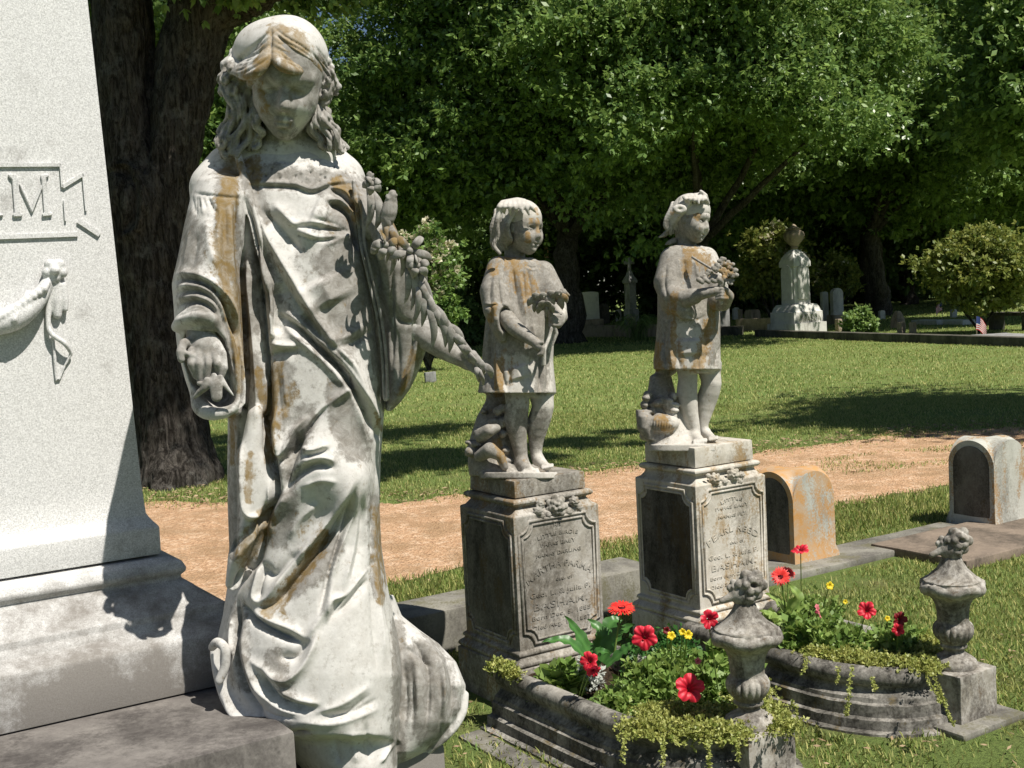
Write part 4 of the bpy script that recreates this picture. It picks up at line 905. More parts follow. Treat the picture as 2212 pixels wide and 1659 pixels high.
# ------------------------------------------------------------------ far monuments (each with its own depth)
def gpt(px, py): return G(px, py)
def mono(name, label, cat, px, py, rows, mat, group=None, rot=TH, extra=None):
    "a stepped monument: rows = [(half width in px, half depth ratio, py of this level)] from the ground up"
    b = G(px, py); d = proj(b)[2]; root = empty(name, b); tag(root, label, cat, group); k = d/F*1.0/ (abs(math.cos(rot))+abs(math.sin(rot)))
    bm = bmesh.new(); rings = []; a, s_ = np.array([math.cos(rot), math.sin(rot), 0]), np.array([-math.sin(rot), math.cos(rot), 0])
    for w, q, y in rows:
        z = zat(b[0], b[1], y) if y is not None else 0; hw = w*k
        rings.append([bm.verts.new(Vector(np.array([b[0], b[1], z])+a*hw*i+s_*hw*q*j)) for i, j in ((-1, -1), (1, -1), (1, 1), (-1, 1))])
    for r0, r1 in zip(rings, rings[1:]):
        for i in range(4): bm.faces.new((r0[i], r0[(i+1) % 4], r1[(i+1) % 4], r1[i]))
    bm.faces.new(rings[0][::-1]); bm.faces.new(rings[-1])
    o = finish(bm, 'stone_body', mat, root, 0); return root, b, d, k
def stele(name, label, px, py, wpx, tpy, mat, th=.16, rot=.2, rnd=.25, base=None, group=None):
    b = G(px, py); d = proj(b)[2]; w = wpx*d/F/max(.5, math.cos(rot)); z1 = zat(b[0], b[1], tpy); root = empty(name, b); tag(root, label, 'headstone', group)
    zb = zat(b[0], b[1], base) if base else -.02
    n = 10; r = w/2; pl = [(-r, zb), (r, zb)]+[(r*math.cos(t), z1-r*rnd+r*rnd*math.sin(t)) for t in np.linspace(0, math.pi, n)]
    a = np.array([math.cos(rot), math.sin(rot), 0]); nn = np.array([math.sin(rot), -math.cos(rot), 0]); bm = prism([b*[1, 1, 0]+a*x+ZUP*z for x, z in pl], nn, th/2, th/2); finish(bm, 'slab', mat, root, .01)
    if base: bm = bmesh.new(); box_bm(bm, (b[0], b[1], zb/2-.01), w*1.3, th*2.6, zb+.016, rot); finish(bm, 'base', M_fartan, root, .01)
    return root
def far_things():
    # the tall monument with the urn
    root, b, d, k = mono('urn_monument', 'tall white monument with an arched cap and carved urn, letters on its base', 'monument', 1722, 722, [(66, .85, 722), (66, .85, 697), (60, .8, 697.2), (60, .8, 674), (56, .8, 672), (52, .8, 664), (48, .8, 660), (46, .8, 657.5), (33, .8, 657), (32, .8, 600), (31, .8, 578), (35, .85, 576), (35, .85, 566), (30, .8, 556), (22, .7, 547), (14, .7, 541), (8, .7, 539), (8, .7, 536)], M_far)
    z0 = zat(b[0], b[1], 538); S_ = d/F; pr = [(6, 0), (9, 3), (6, 6), (12, 12), (20, 22), (23, 32), (20, 40), (13, 45), (16, 48), (8, 52), (4, 57), (1, 60)]
    finish(lathe_bm([(r*S_, z*S_*.9) for r, z in pr], (b[0], b[1], z0), 20), 'carved_urn', M_fartan, root, 0, ang=70)
    for ay, n in ((E1, N1), (N1, -E1)):
        hw = 33*k*1.0; z1 = zat(b[0], b[1], 572); z2 = zat(b[0], b[1], 646); r_ = hw*.62; pl = [(-r_, z2), (r_, z2)]+[(r_*math.cos(t), z1-r_+r_*math.sin(t)) for t in np.linspace(0, math.pi, 10)]
        off = hw*(.8 if n is N1 else 1.0); finish(prism([b*[1, 1, 0]+n*(off+.005)+ay*x+ZUP*z for x, z in pl], n, .05, .02), 'arched_panel', M_far, root, .008)
    hb = 60*k; o = b*[1, 1, 0]+N1*(hb*.8+.004)+ZUP*zat(b[0], b[1], 692); me = text_mesh([('JOHNSON', 0, 0, .20, hb*1.75, 0)], o, E1, ZUP, N1, .03, .01); link('letters', me, M_far, root)
    # cross monument
    root, b, d, k = mono('cross_monument', 'grey pillar monument topped by a plain stone cross', 'monument', 1365, 706, [(16, 1, 706), (16, 1, 668), (12, 1, 667), (12, 1, 612), (16, 1, 611), (16, 1, 606), (12, 1, 600), (8, 1, 594), (6, 1, 588), (5, 1, 586)], M_fargrey)
    s_ = d/F; z = zat(b[0], b[1], 588); bm = bmesh.new(); H_ = 33*s_; box_bm(bm, (b[0], b[1], z+H_/2), 7*s_, 5*s_, H_, .25); box_bm(bm, (b[0], b[1], z+H_*.62), 23*s_, 4.6*s_, 7*s_, .25); finish(bm, 'cross', M_fargrey, root, .012)
    # gabled shrine with finial
    root, b, d, k = mono('gabled_monument', 'narrow gabled monument with a ball finial, left of the white headstone', 'monument', 1236, 706, [(14, 1, 706), (14, 1, 690), (10, 1, 688), (10, 1, 634), (15, 1, 632), (15, 1, 626), (11, 1, 625), (12, 1, 612), (15, 1, 610), (8, 1, 600), (3, 1, 590)], M_fartan)
    s_ = d/F; finish(lathe_bm([(r*s_, z*s_) for r, z in ((2, 0), (4, 3), (2, 6), (5, 9), (6, 13), (4, 17), (2, 19), (2, 22), (.5, 24))], (b[0], b[1], zat(b[0], b[1], 591)), 14), 'finial', M_far, root, 0, ang=70)
    finish(lathe_bm([(2.2*s_, 0), (2.6*s_, 8*s_), (1.8*s_, 12*s_), (.4*s_, 16*s_)], (b[0]-.02, b[1]-14*k*1.1, zat(b[0], b[1], 624)), 10), 'niche_figure', M_far, root, 0, ang=70)
    stele('headstone', 'white upright headstone dappled by leaf shadow, between the two children', 1274, 706, 43, 630, M_far, .2, .15, .18, base=690)
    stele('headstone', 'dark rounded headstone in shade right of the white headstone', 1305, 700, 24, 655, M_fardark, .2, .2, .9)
    stele('headstone', 'blue grey headstone just right of the smock of the farther child', 1563, 722, 24, 655, M_fargrey, .22, .3, .2)
    stele('headstone', 'white rounded headstone right of the tall monument', 1809, 700, 24, 622, M_far, .2, .3, 1.0, base=680)
    stele('headstone', 'narrow white headstone leaning behind leaves right of the tall monument', 1782, 700, 13, 630, M_far, .2, .2, .5)
    stele('headstone', 'pale monument stone showing between the oak trunk and the sleeve of the woman', 360, 720, 44, 592, M_far, .5, .25, .3)
    for x, y, w_, t_, mt, lb in ((1448, 700, 12, 676, M_fargrey, 'little grey headstone just left of the smock of the farther child'), (1590, 690, 14, 664, M_far, 'little white headstone deep in the shade left of the tall monument'), (1905, 690, 12, 670, M_far, 'little white headstone between the green bush and the broken stone'), (2060, 686, 12, 668, M_far, 'little white headstone behind the two ledger stones'), (1860, 688, 10, 671, M_fargrey, 'little grey headstone behind the green bush'), (1336, 694, 12, 668, M_far, 'little white headstone behind the lily clump')):
        stele('headstone', lb, x, y, w_, t_, mt, .15, .2, .6)
    # peach obelisk, pink drum, dark box with white flowers
    mono('small_obelisk', 'slim peach coloured obelisk behind the head of the nearer child', 'monument', 1188, 706, [(11, 1, 706), (11, 1, 660), (8.5, 1, 658), (5, 1, 540), (1, 1, 532)], M_peach)
    b = G(1066, 716); d = proj(b)[2]; s_ = d/F; r = empty('drum_tomb', b); tag(r, 'pinkish drum shaped tomb left of the nearer child', 'monument'); finish(lathe_bm([(15*s_, 0), (15*s_, 40*s_), (14*s_, 42*s_), (14*s_, 52*s_), (11*s_, 56*s_), (3*s_, 57*s_)], tuple(b), 24), 'drum', M_pink, r, 0, ang=50)
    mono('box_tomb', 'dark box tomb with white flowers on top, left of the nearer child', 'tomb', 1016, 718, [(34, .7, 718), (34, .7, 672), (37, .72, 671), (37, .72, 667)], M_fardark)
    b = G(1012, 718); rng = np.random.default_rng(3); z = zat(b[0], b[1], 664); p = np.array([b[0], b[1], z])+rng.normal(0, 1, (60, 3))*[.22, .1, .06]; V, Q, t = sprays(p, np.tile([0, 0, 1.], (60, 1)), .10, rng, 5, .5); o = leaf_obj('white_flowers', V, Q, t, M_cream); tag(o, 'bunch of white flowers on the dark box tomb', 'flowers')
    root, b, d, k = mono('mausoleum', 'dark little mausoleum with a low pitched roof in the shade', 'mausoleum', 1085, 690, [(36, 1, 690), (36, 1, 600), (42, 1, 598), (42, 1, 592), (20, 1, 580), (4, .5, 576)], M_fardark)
    # low walls with posts
    def lowwall(name, x0, y0, x1, y1, h, mat, label, w=.3):
        a, b = G(x0, y0), G(x1, y1); slab(name, a, b, w, -.02, h, mat, label, 'wall', .02)
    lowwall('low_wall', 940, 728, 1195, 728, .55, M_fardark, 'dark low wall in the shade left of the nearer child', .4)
    lowwall('low_wall', 1196, 728, 1425, 727, .40, M_fartan, 'tan low wall in front of the lily clump', .35)
    mono('wall_post', 'brown stone post in the tan wall below the cross', 'post', 1366, 730, [(9, 1, 730), (9, 1, 684)], M_fartan)
    lowwall('low_wall', 1425, 727, 1600, 724, .28, M_fardark, 'dark low wall partly behind the farther child', .35)
    lowwall('low_wall', 1596, 716, 1678, 714, .42, M_fartan, 'tan low wall left of the tall monument', .4)
    lowwall('plot_kerb', 1640, 727, 2300, 752, .20, M_fardark, 'long dark kerb edging the far plots on the right', .3)
    for i, (x, y, t_, w_, lb) in enumerate(((1812, 716, 689, 8, 'squat stone post left of the green bush'), (1885, 722, 700, 8, 'squat stone post with broken top right of the green bush'), (1947, 721, 696, 9, 'left one of a close pair of squat stone posts'), (1972, 721, 696, 8, 'right one of a close pair of squat stone posts'))):
        mono('stone_post', lb, 'post', x, y, [(w_, .9, y), (w_, .9, t_+2), (w_-1.5, .8, t_)], M_fartan, 'squat posts along the far kerb')
    mono('rough_headstone', 'lopsided broken headstone behind the pair of squat posts', 'headstone', 1940, 708, [(19, .7, 708), (17, .7, 690), (9, .6, 674), (6, .5, 672)], M_fartan)
    mono('box_tomb', 'small tan block tomb left of the tall monument', 'tomb', 1626, 700, [(18, .8, 700), (18, .8, 673), (15, .7, 669)], M_fartan)
    mono('stone_post', 'thin tan post left of the small block tomb', 'post', 1600, 700, [(5, 1, 700), (5, 1, 668)], M_fartan, 'squat posts along the far kerb')
    for x0, x1, lb in ((1983, 2038, 'low white ledger stone left of the farther flag'), (2048, 2096, 'low white ledger stone between the two flags')):
        slab('ledger_stone', G(x0, 700), G(x1, 701), .5, -.02, .14, M_far, lb, 'ledger', .02)
    slab('ledger_stone', G(2135, 728), G(2215, 733), .9, -.02, .08, M_fargrey, 'grey ledger stone in the grass right of the nearer flag', 'ledger', .02)
    # bench
    b0, b1 = G(2140, 712), G(2240, 714); m = (b0+b1)/2; root = empty('stone_bench', m); tag(root, 'dark stone bench under the yellow green shrub', 'bench'); dd = (b1-b0)/np.linalg.norm(b1-b0); rz = math.atan2(dd[1], dd[0]); L = np.linalg.norm(b1-b0)
    bm = bmesh.new(); box_bm(bm, (m[0], m[1], .43), L*1.1, .45, .09, rz); finish(bm, 'seat', M_fardark, root, .02)
    for s in (-.36, .36):
        q = m+dd*L*s; bm = bmesh.new(); box_bm(bm, (q[0], q[1], .19), .22, .36, .40, rz); finish(bm, 'leg', M_fardark, root, .03)
    # two small flags
    for px, py, h0, sc, rot, lb in ((2036, 701, 652, 1.0, .25, 'small flag on a stick, farther one by the white ledger stones'), (2110, 727, 683, 1.25, -.35, 'small flag on a stick, nearer one drooping by the kerb')):
        b = G(px, py); d = proj(b)[2]; zt = zat(b[0], b[1], h0); root = empty('grave_flag', b); tag(root, lb, 'flag', 'small flags on the far graves')
        V, Q = tube_arr(np.array([b, b+[0, 0, zt]]), .008, 6); link('stick', np_mesh('stick', V, Q), M_fartan, root)
        W_, H_ = .34*sc, .24*sc; n = 14; m_ = 10; top = b+[0, 0, zt]
        for nm, sel in (('red_stripes', 0), ('white_stripes', 1), ('blue_canton', 2)):
            bm = bmesh.new()
            for i in range(13):
                for j in range(m_):
                    can = i < 7 and j < 4
                    kind = 2 if can else (0 if i % 2 == 0 else 1)
                    if kind != sel: continue
                    q = []
                    for a_, c_ in ((i, j), (i+1, j), (i+1, j+1), (i, j+1)):
                        u = c_/m_; v = a_/13; x = u*W_*.62; zz = -v*H_*1.1-u*u*W_*.55; yy = .03*math.sin(u*9+v*2)*u; x += rot*v*.05; q.append(bm.verts.new((top[0]-x*(1 if rot > 0 else -1)*.9, top[1]-.01+yy, top[2]+zz)))
                    bm.faces.new(q)
            bmesh.ops.remove_doubles(bm, verts=bm.verts, dist=1e-5); me = bpy.data.meshes.new(nm); bm.to_mesh(me); bm.free(); link(nm, me, {0: M_fred, 1: M_fwhite, 2: M_fblue}[sel], root)
    # small grey marker on the lawn
    b = G(930, 826); r = empty('grave_marker', b); tag(r, 'small grey block marker alone on the shaded lawn below the outstretched hand', 'marker'); s_ = proj(b)[2]/F; bm = bmesh.new(); box_bm(bm, (b[0], b[1], 11*s_), 24*s_, 16*s_, 23*s_, .3); bmesh.ops.subdivide_edges(bm, edges=bm.edges, cuts=3, use_grid_fill=True); rough(bm, .02, 4, 2); finish(bm, 'block', M_fargrey, r, .02)
M_peach = stone('peach_marble', (.62, .40, .27), (.28, .18, .12), (.72, .50, .36), None, k_dark=.62, scale=3)
M_pink = stone('pink_granite', (.40, .27, .25), (.17, .12, .11), (.48, .34, .31), None, k_dark=.58, scale=3)
M_fred = plain('flag_red', (.50, .04, .05), .8, .1); M_fwhite = plain('flag_white', (.7, .7, .68), .8, .05); M_fblue = plain('flag_blue', (.03, .05, .16), .8, .1)
# ================================================================== the marble woman
M_marble = stone('weathered_marble', (.50, .485, .455), (.13, .117, .098), (.60, .59, .565), (.25, .16, .042), k_dark=.635, k_lichen=.69, scale=9, bumps=.35, bdist=.003, attrs=True)
def build_woman():
    root = empty('woman_statue', G(700, 1640, .5)*[1, 1, 1])
    tag(root, 'large white marble statue of a woman in a long robe with bowed head', 'statue')
    D0 = 2.76
    s = Sculpt(cf(360, 1770, 2.4)*[1.03, 1.03, 1]-[.03, .02, 0.0], cf(1030, 290, 3.12)+[.02, .02, 0], .0031 if not DEV else .0065)
    # trunk and skirt
    s.rows([(312, 545, 690, 2.74, .07), (326, 505, 722, 2.745, .085), (342, 478, 745, 2.75, .10), (362, 460, 768, 2.75, .115), (400, 440, 792, 2.75, .13), (460, 440, 812, 2.75, .145),
            (560, 452, 828, 2.75, .15), (680, 470, 836, 2.75, .155), (800, 485, 838, 2.75, .16), (900, 492, 829, 2.75, .165),
            (1000, 491, 822, 2.76, .17), (1100, 492, 820, 2.76, .175), (1180, 495, 824, 2.77, .185), (1260, 492, 836, 2.77, .20),
            (1330, 481, 850, 2.77, .21), (1400, 464, 862, 2.77, .225), (1460, 466, 868, 2.77, .235), (1510, 478, 864, 2.77, .24), (1550, 500, 862, 2.77, .24), (1572, 530, 860, 2.77, .24), (1588, 570, 858, 2.77, .235), (1596, 596, 858, 2.78, .22)], n=2.4, k=.01)
    s.rows([(1560, 560, 858, 2.79, .19), (1600, 598, 857, 2.79, .20), (1660, 652, 856, 2.79, .21), (1760, 700, 850, 2.80, .2)], n=2.3, k=.02)
    s.chain([(464, 1410, 2.68, .010), (474, 1462, 2.65, .012), (494, 1518, 2.62, .013), (535, 1560, 2.59, .013), (600, 1578, 2.575, .011), (680, 1570, 2.57, .006)], .03, n=6)
    s.chain([(458, 1398, 2.65, .009), (470, 1388, 2.62, .011), (486, 1402, 2.60, .010), (485, 1440, 2.60, .010), (474, 1470, 2.6, .010)], .016, n=6)
    # train on the far side
    s.rows([(1285, 800, 850, 2.9, .06), (1330, 800, 868, 2.92, .08), (1360, 800, 905, 2.93, .11), (1390, 790, 948, 2.94, .13), (1430, 790, 985, 2.94, .15), (1480, 790, 1006, 2.94, .16), (1530, 790, 1005, 2.94, .16), (1560, 790, 990, 2.93, .155), (1595, 790, 962, 2.93, .15), (1625, 790, 925, 2.92, .14), (1655, 790, 880, 2.92, .12), (1690, 790, 850, 2.92, .1)], n=2.1, k=.012)
    s.chain([(1008, 1500, 2.9, .006), (1000, 1540, 2.88, .009), (975, 1580, 2.86, .009), (935, 1615, 2.86, .009), (890, 1645, 2.86, .009), (850, 1665, 2.85, .009)], .012, n=3)
    # near sleeve
    s.chain([(560, 352, 2.76, .06), (500, 372, 2.73, .062), (470, 408, 2.70, .062)], .02)
    s.chain([(680, 345, 2.77, .06), (730, 385, 2.75, .058)], .02)
    s.rows([(366, 440, 500, 2.70, .06), (388, 424, 530, 2.68, .10), (420, 413, 538, 2.67, .115), (480, 399, 532, 2.65, .125), (560, 383, 525, 2.63, .135), (612, 371, 522, 2.62, .14), (660, 375, 523, 2.61, .135),
            (700, 377, 526, 2.61, .13), (760, 384, 529, 2.61, .125), (820, 400, 530, 2.61, .12), (870, 417, 528, 2.61, .105), (892, 424, 522, 2.61, .09), (903, 440, 505, 2.61, .07)], n=2.3, k=.006)
    # mouth of the sleeve, hollowed, with the light cuff lip below
    s.rows([(716, 404, 468, 2.50, .10), (735, 396, 484, 2.50, .13), (780, 394, 496, 2.50, .14), (830, 412, 506, 2.50, .13), (858, 432, 512, 2.49, .115), (880, 455, 512, 2.47, .09)], n=2.2, k=.008, cut=True)
    s.chain([(382, 706, 2.53, .012), (398, 690, 2.50, .016), (432, 680, 2.48, .018), (462, 688, 2.49, .015), (474, 706, 2.51, .009)], .01, n=4)
    s.chain([(424, 850, 2.56, .012), (430, 878, 2.53, .015), (450, 893, 2.51, .014), (480, 893, 2.50, .012), (505, 882, 2.505, .010), (519, 868, 2.51, .009)], .012, n=4)
    s.chain([(500, 700, 2.535, .012), (514, 770, 2.525, .011), (521, 830, 2.52, .010), (520, 868, 2.52, .009)], .01, n=3)
    # far sleeve and its hanging drape
    s.rows([(376, 740, 775, 2.75, .07), (400, 735, 800, 2.75, .09), (430, 740, 820, 2.74, .11), (470, 760, 845, 2.73, .115), (520, 780, 868, 2.72, .115), (560, 795, 884, 2.72, .105), (610, 805, 903, 2.72, .095), (655, 815, 926, 2.72, .085), (690, 822, 939, 2.72, .075),
            (720, 826, 934, 2.72, .068), (760, 829, 920, 2.72, .062), (800, 830, 905, 2.72, .058), (840, 831, 886, 2.72, .052), (868, 832, 866, 2.72, .046), (888, 834, 846, 2.72, .03)], n=2.2, k=.006)
    # open robe: borders running down the front
    s.chain([(511, 321, 2.66, .008), (520, 357, 2.635, .009), (533, 400, 2.615, .009), (546, 470, 2.60, .009), (562, 540, 2.595, .009), (590, 640, 2.59, .008), (588, 720, 2.59, .008)], .012, n=10)
    s.chain([(764, 393, 2.64, .006), (775, 440, 2.63, .008), (782, 520, 2.62, .008), (800, 600, 2.62, .008), (818, 680, 2.63, .008), (829, 760, 2.64, .008), (834, 860, 2.65, .008)], .010, n=8)
    # the looped-up overskirt: hanging swags as real masses
    s.chain([(556, 900, 2.60, .022), (540, 1000, 2.59, .026), (543, 1090, 2.585, .020)], .012)
    s.chain([(610, 900, 2.60, .018), (604, 960, 2.59, .016)], .012)
    s.chain([(640, 1040, 2.62, .05), (690, 1000, 2.60, .05), (740, 1040, 2.60, .045)], .06)
    s.chain([(560, 1000, 2.60, .02), (545, 1115, 2.585, .018), (515, 1200, 2.60, .022), (503, 1260, 2.61, .016)], .02)
    V, Q = s.mesh(smooth=2)
    folds = [
     # seams and neck
     (-9, 3, 5, [(535, 401), (585, 402), (636, 405), (674, 417), (716, 402), (764, 396)]), (6, 4, 3, [(535, 396), (585, 397), (636, 399), (674, 410), (716, 396), (764, 389)]),
     (-7, 3, 4, [(413, 417), (445, 420), (472, 423), (520, 428)]),
     (-6, 3, 3, [(416, 424), (420, 460)]), (-9, 3, 4, [(448, 424), (458, 445), (468, 462)]), (5, 4, 4, [(435, 425), (440, 465)]), (-5, 3, 3, [(428, 424), (432, 450)]),
     # deep shadow lines of the robe opening
     (-45, 4.5, 4.5, [(515, 426), (520, 500), (523, 592), (527, 696), (530, 800), (524, 900), (512, 980)]),
     (-38, 6, 5, [(530, 432), (545, 490), (553, 560), (562, 650), (570, 730), (576, 800), (578, 870), (583, 960)]),
     (14, 6, 6, [(531, 560), (540, 640), (550, 740), (556, 840), (552, 900)]),
     (12, 6, 7, [(551, 470), (566, 560), (583, 660), (586, 735)]),
     (-20, 18, 24, [(597, 610), (606, 690), (612, 728)]),
     (14, 7, 6, [(586, 742), (612, 747), (642, 748)]), (-15, 5, 9, [(580, 770), (605, 761), (645, 754)]),
     # long diagonals across the front
     (16, 13, 8, [(537, 426), (556, 470), (582, 520), (624, 592), (676, 679), (728, 749), (765, 794), (798, 870), (828, 922)]),
     (-16, 7, 14, [(545, 480), (566, 532), (606, 600), (655, 676), (700, 742)]),
     (-34, 6, 7, [(606, 681), (645, 708), (694, 756), (740, 800), (772, 858), (800, 912), (826, 950)]),
     (13, 9, 6, [(603, 672), (640, 692), (690, 737), (745, 790), (792, 858), (826, 912)]),
     (12, 6, 8, [(600, 690), (640, 728), (700, 780), (748, 838), (775, 890), (792, 960)]),
     # bodice
     (-12, 9, 16, [(560, 450), (600, 485), (630, 520), (655, 545)]), (12, 14, 8, [(590, 440), (640, 490), (690, 520)]),
     (-11, 4, 8, [(622, 492), (670, 489), (715, 494), (755, 501)]), (6, 7, 4, [(622, 485), (660, 480), (710, 486), (765, 500)]), (-8, 5, 4, [(672, 474), (715, 482), (764, 504)]),
     (-28, 5, 8, [(708, 440), (735, 446), (757, 468), (768, 502), (776, 540)]), (12, 8, 5, [(706, 434), (735, 436), (762, 462), (772, 500)]),
     (-18, 4, 6, [(712, 408), (738, 418), (758, 438), (768, 456)]), (9, 5, 4, [(700, 404), (742, 414), (766, 444)]),
     (12, 46, 46, [(672, 460), (705, 474)]),
     (-9, 5, 7, [(700, 545), (730, 525), (765, 508)]), (7, 6, 6, [(705, 530), (738, 514), (768, 500)]), (-7, 5, 5, [(725, 575), (752, 556), (775, 552)]), (6, 5, 5, [(720, 565), (750, 545)]),
     (-8, 6, 6, [(700, 640), (740, 680), (780, 712)]), (8, 7, 7, [(740, 720), (775, 712), (800, 690)]), (-7, 5, 5, [(745, 735), (780, 728), (808, 700)]), (7, 6, 6, [(755, 752), (795, 742), (820, 715)]), (-6, 5, 5, [(770, 790), (800, 800)]), (6, 5, 5, [(780, 775), (806, 786)]), (-6, 5, 5, [(790, 830), (812, 838)]),
     (18, 45, 45, [(690, 600), (720, 660)]),
     # vertical border right of the front
     (-20, 4, 6, [(771, 400), (776, 470), (786, 530), (800, 600), (814, 670), (824, 740), (830, 800), (832, 880)]), (8, 8, 6, [(785, 450), (795, 540), (812, 620), (823, 700)]),
     (-14, 4, 5, [(795, 500), (806, 560), (820, 620)]), (-8, 5, 6, [(845, 640), (862, 690), (900, 700)]), (10, 8, 8, [(860, 560), (880, 620), (892, 660)]),
     (7, 5, 5, [(908, 690), (895, 760), (870, 830), (852, 872)]), (-8, 4, 4, [(898, 700), (886, 770), (862, 840)]), (-7, 5, 5, [(856, 700), (862, 780), (856, 850)]), (6, 6, 6, [(840, 700), (845, 800)]),
     # near sleeve wrinkles
     (-22, 6, 6, [(372, 610), (398, 603), (432, 608), (462, 626), (488, 660), (508, 710), (520, 775)]), (13, 8, 7, [(372, 598), (400, 590), (440, 600), (478, 628), (502, 668), (516, 720)]),
     (-13, 5, 5, [(376, 638), (402, 628), (432, 630), (462, 650), (482, 684), (496, 730)]), (10, 6, 6, [(374, 624), (405, 616), (440, 622), (470, 642), (492, 680)]),
     (-13, 5, 5, [(377, 664), (402, 652), (430, 651), (456, 664), (474, 688)]), (10, 6, 6, [(376, 650), (405, 640), (434, 642), (462, 658), (480, 690)]), (-8, 4, 4, [(378, 686), (400, 674), (430, 668), (452, 676)]),
     (8, 10, 10, [(445, 470), (452, 530), (470, 580)]), (-7, 8, 8, [(425, 500), (418, 560), (400, 596)]), (-8, 6, 6, [(482, 470), (486, 540), (496, 620)]), (7, 6, 6, [(470, 470), (474, 560)]), (7, 5, 5, [(497, 440), (502, 540), (510, 640)]), (-8, 4, 4, [(506, 440), (511, 540), (516, 620)]),
     (8, 5, 5, [(498, 700), (508, 770), (514, 830)]), (-8, 4, 4, [(488, 690), (500, 750), (506, 810)]),
     # overskirt, knee and calf
     (-40, 7, 7, [(577, 860), (580, 920), (584, 975), (592, 1040), (592, 1090)]),
     (-14, 6, 6, [(500, 905), (503, 980), (506, 1060), (505, 1140), (500, 1220)]), (9, 7, 7, [(515, 930), (520, 1010), (528, 1080)]),
     (18, 6, 6, [(523, 960), (525, 1066), (535, 1110), (556, 1114), (574, 1096), (586, 1030)]), (-16, 6, 7, [(528, 1122), (545, 1130), (568, 1122), (590, 1080)]),
     (16, 6, 6, [(596, 880), (596, 950), (604, 982), (618, 962), (640, 925), (668, 900)]), (-18, 6, 10, [(600, 1000), (622, 978), (650, 935)]),
     (-22, 9, 7, [(612, 1075), (624, 1010), (650, 950), (690, 895), (728, 855)]), (16, 7, 9, [(655, 962), (660, 930), (690, 890), (740, 850), (770, 835)]),
     (14, 6, 6, [(652, 966), (672, 975), (708, 962)]), (-14, 5, 8, [(655, 985), (680, 980), (712, 968)]),
     (-26, 9, 7, [(618, 1070), (634, 1036), (662, 1014), (692, 1004), (722, 1010)]), (14, 8, 8, [(650, 1000), (690, 990), (725, 998)]), (7, 6, 6, [(650, 1052), (690, 1038), (730, 1042)]),
     (-30, 11, 8, [(492, 1288), (520, 1250), (552, 1212), (570, 1150), (588, 1095), (615, 1050)]), (14, 7, 10, [(578, 1160), (592, 1110), (622, 1060)]),
     (12, 8, 8, [(500, 1220), (530, 1180), (560, 1140), (580, 1100)]), (-8, 5, 5, [(500, 1190), (540, 1140), (570, 1118)]),
     (-20, 9, 12, [(566, 1215), (585, 1240), (605, 1236), (650, 1190)]), (9, 10, 10, [(622, 1165), (650, 1120), (690, 1085)]),
     (17, 10, 7, [(553, 1300), (580, 1290), (616, 1240), (667, 1180), (710, 1125), (745, 1075), (764, 1040)]), (-26, 7, 15, [(562, 1312), (596, 1300), (640, 1248), (690, 1186), (732, 1124), (758, 1080)]),
     (13, 7, 7, [(566, 1218), (556, 1250), (548, 1290), (560, 1306)]), (-12, 5, 5, [(575, 1225), (562, 1262), (558, 1296)]),
     (-18, 5, 7, [(690, 1330), (702, 1270), (716, 1215), (738, 1150), (758, 1090), (772, 1050)]), (13, 8, 7, [(708, 1270), (728, 1200), (752, 1130), (778, 1060)]),
     (-11, 7, 7, [(700, 1360), (735, 1300), (782, 1240), (815, 1210)]), (14, 7, 6, [(706, 1350), (716, 1300), (745, 1285), (785, 1235), (806, 1222)]), (-12, 5, 7, [(722, 1330), (755, 1300), (795, 1250)]),
     (8, 6, 6, [(790, 1050), (790, 1150), (796, 1220)]), (-7, 5, 5, [(806, 1060), (806, 1160)]), (6, 5, 5, [(816, 1240), (822, 1330), (830, 1430)]), (-6, 6, 6, [(800, 1260), (806, 1350), (815, 1450)]),
     (-34, 6, 6, [(519, 1300), (548, 1335), (575, 1354), (612, 1372), (650, 1387)]), (12, 8, 7, [(540, 1315), (580, 1340), (630, 1360), (660, 1380)]), 
     (-26, 6, 6, [(516, 1295), (513, 1350), (510, 1400), (516, 1440), (532, 1490), (556, 1530), (575, 1558)]), (12, 7, 6, [(504, 1330), (500, 1380), (503, 1420)]), (13, 8, 8, [(528, 1350), (528, 1410), (545, 1470), (575, 1520)]),
     (16, 9, 10, [(536, 1424), (560, 1440), (585, 1462), (618, 1470), (650, 1445), (672, 1405), (690, 1360)]), (-16, 12, 8, [(600, 1420), (640, 1420), (668, 1380)]), (-22, 7, 9, [(557, 1440), (575, 1478), (604, 1508), (640, 1524), (684, 1530)]), (12, 7, 6, [(600, 1492), (645, 1512), (690, 1520)]), 
 (-8, 7, 7, [(690, 1560), (750, 1540), (800, 1500)]), (8, 8, 8, [(680, 1540), (740, 1520), (800, 1480)]),
     (-26, 6, 10, [(530, 1582), (570, 1592), (620, 1592), (670, 1580)]), (10, 8, 6, [(480, 1500), (500, 1545), (545, 1570), (610, 1580)]),
     (-24, 5, 5, [(832, 1300), (845, 1380), (852, 1460), (858, 1560), (860, 1650)]), (12, 6, 6, [(826, 1310), (836, 1400), (843, 1500), (848, 1600)]),
     (8, 10, 10, [(760, 1580), (770, 1650)]), (-9, 8, 8, [(790, 1560), (800, 1650)]), (-9, 8, 8, [(720, 1590), (735, 1650)]), (12, 5, 5, [(820, 1650), (838, 1620), (856, 1600)]),
     # train
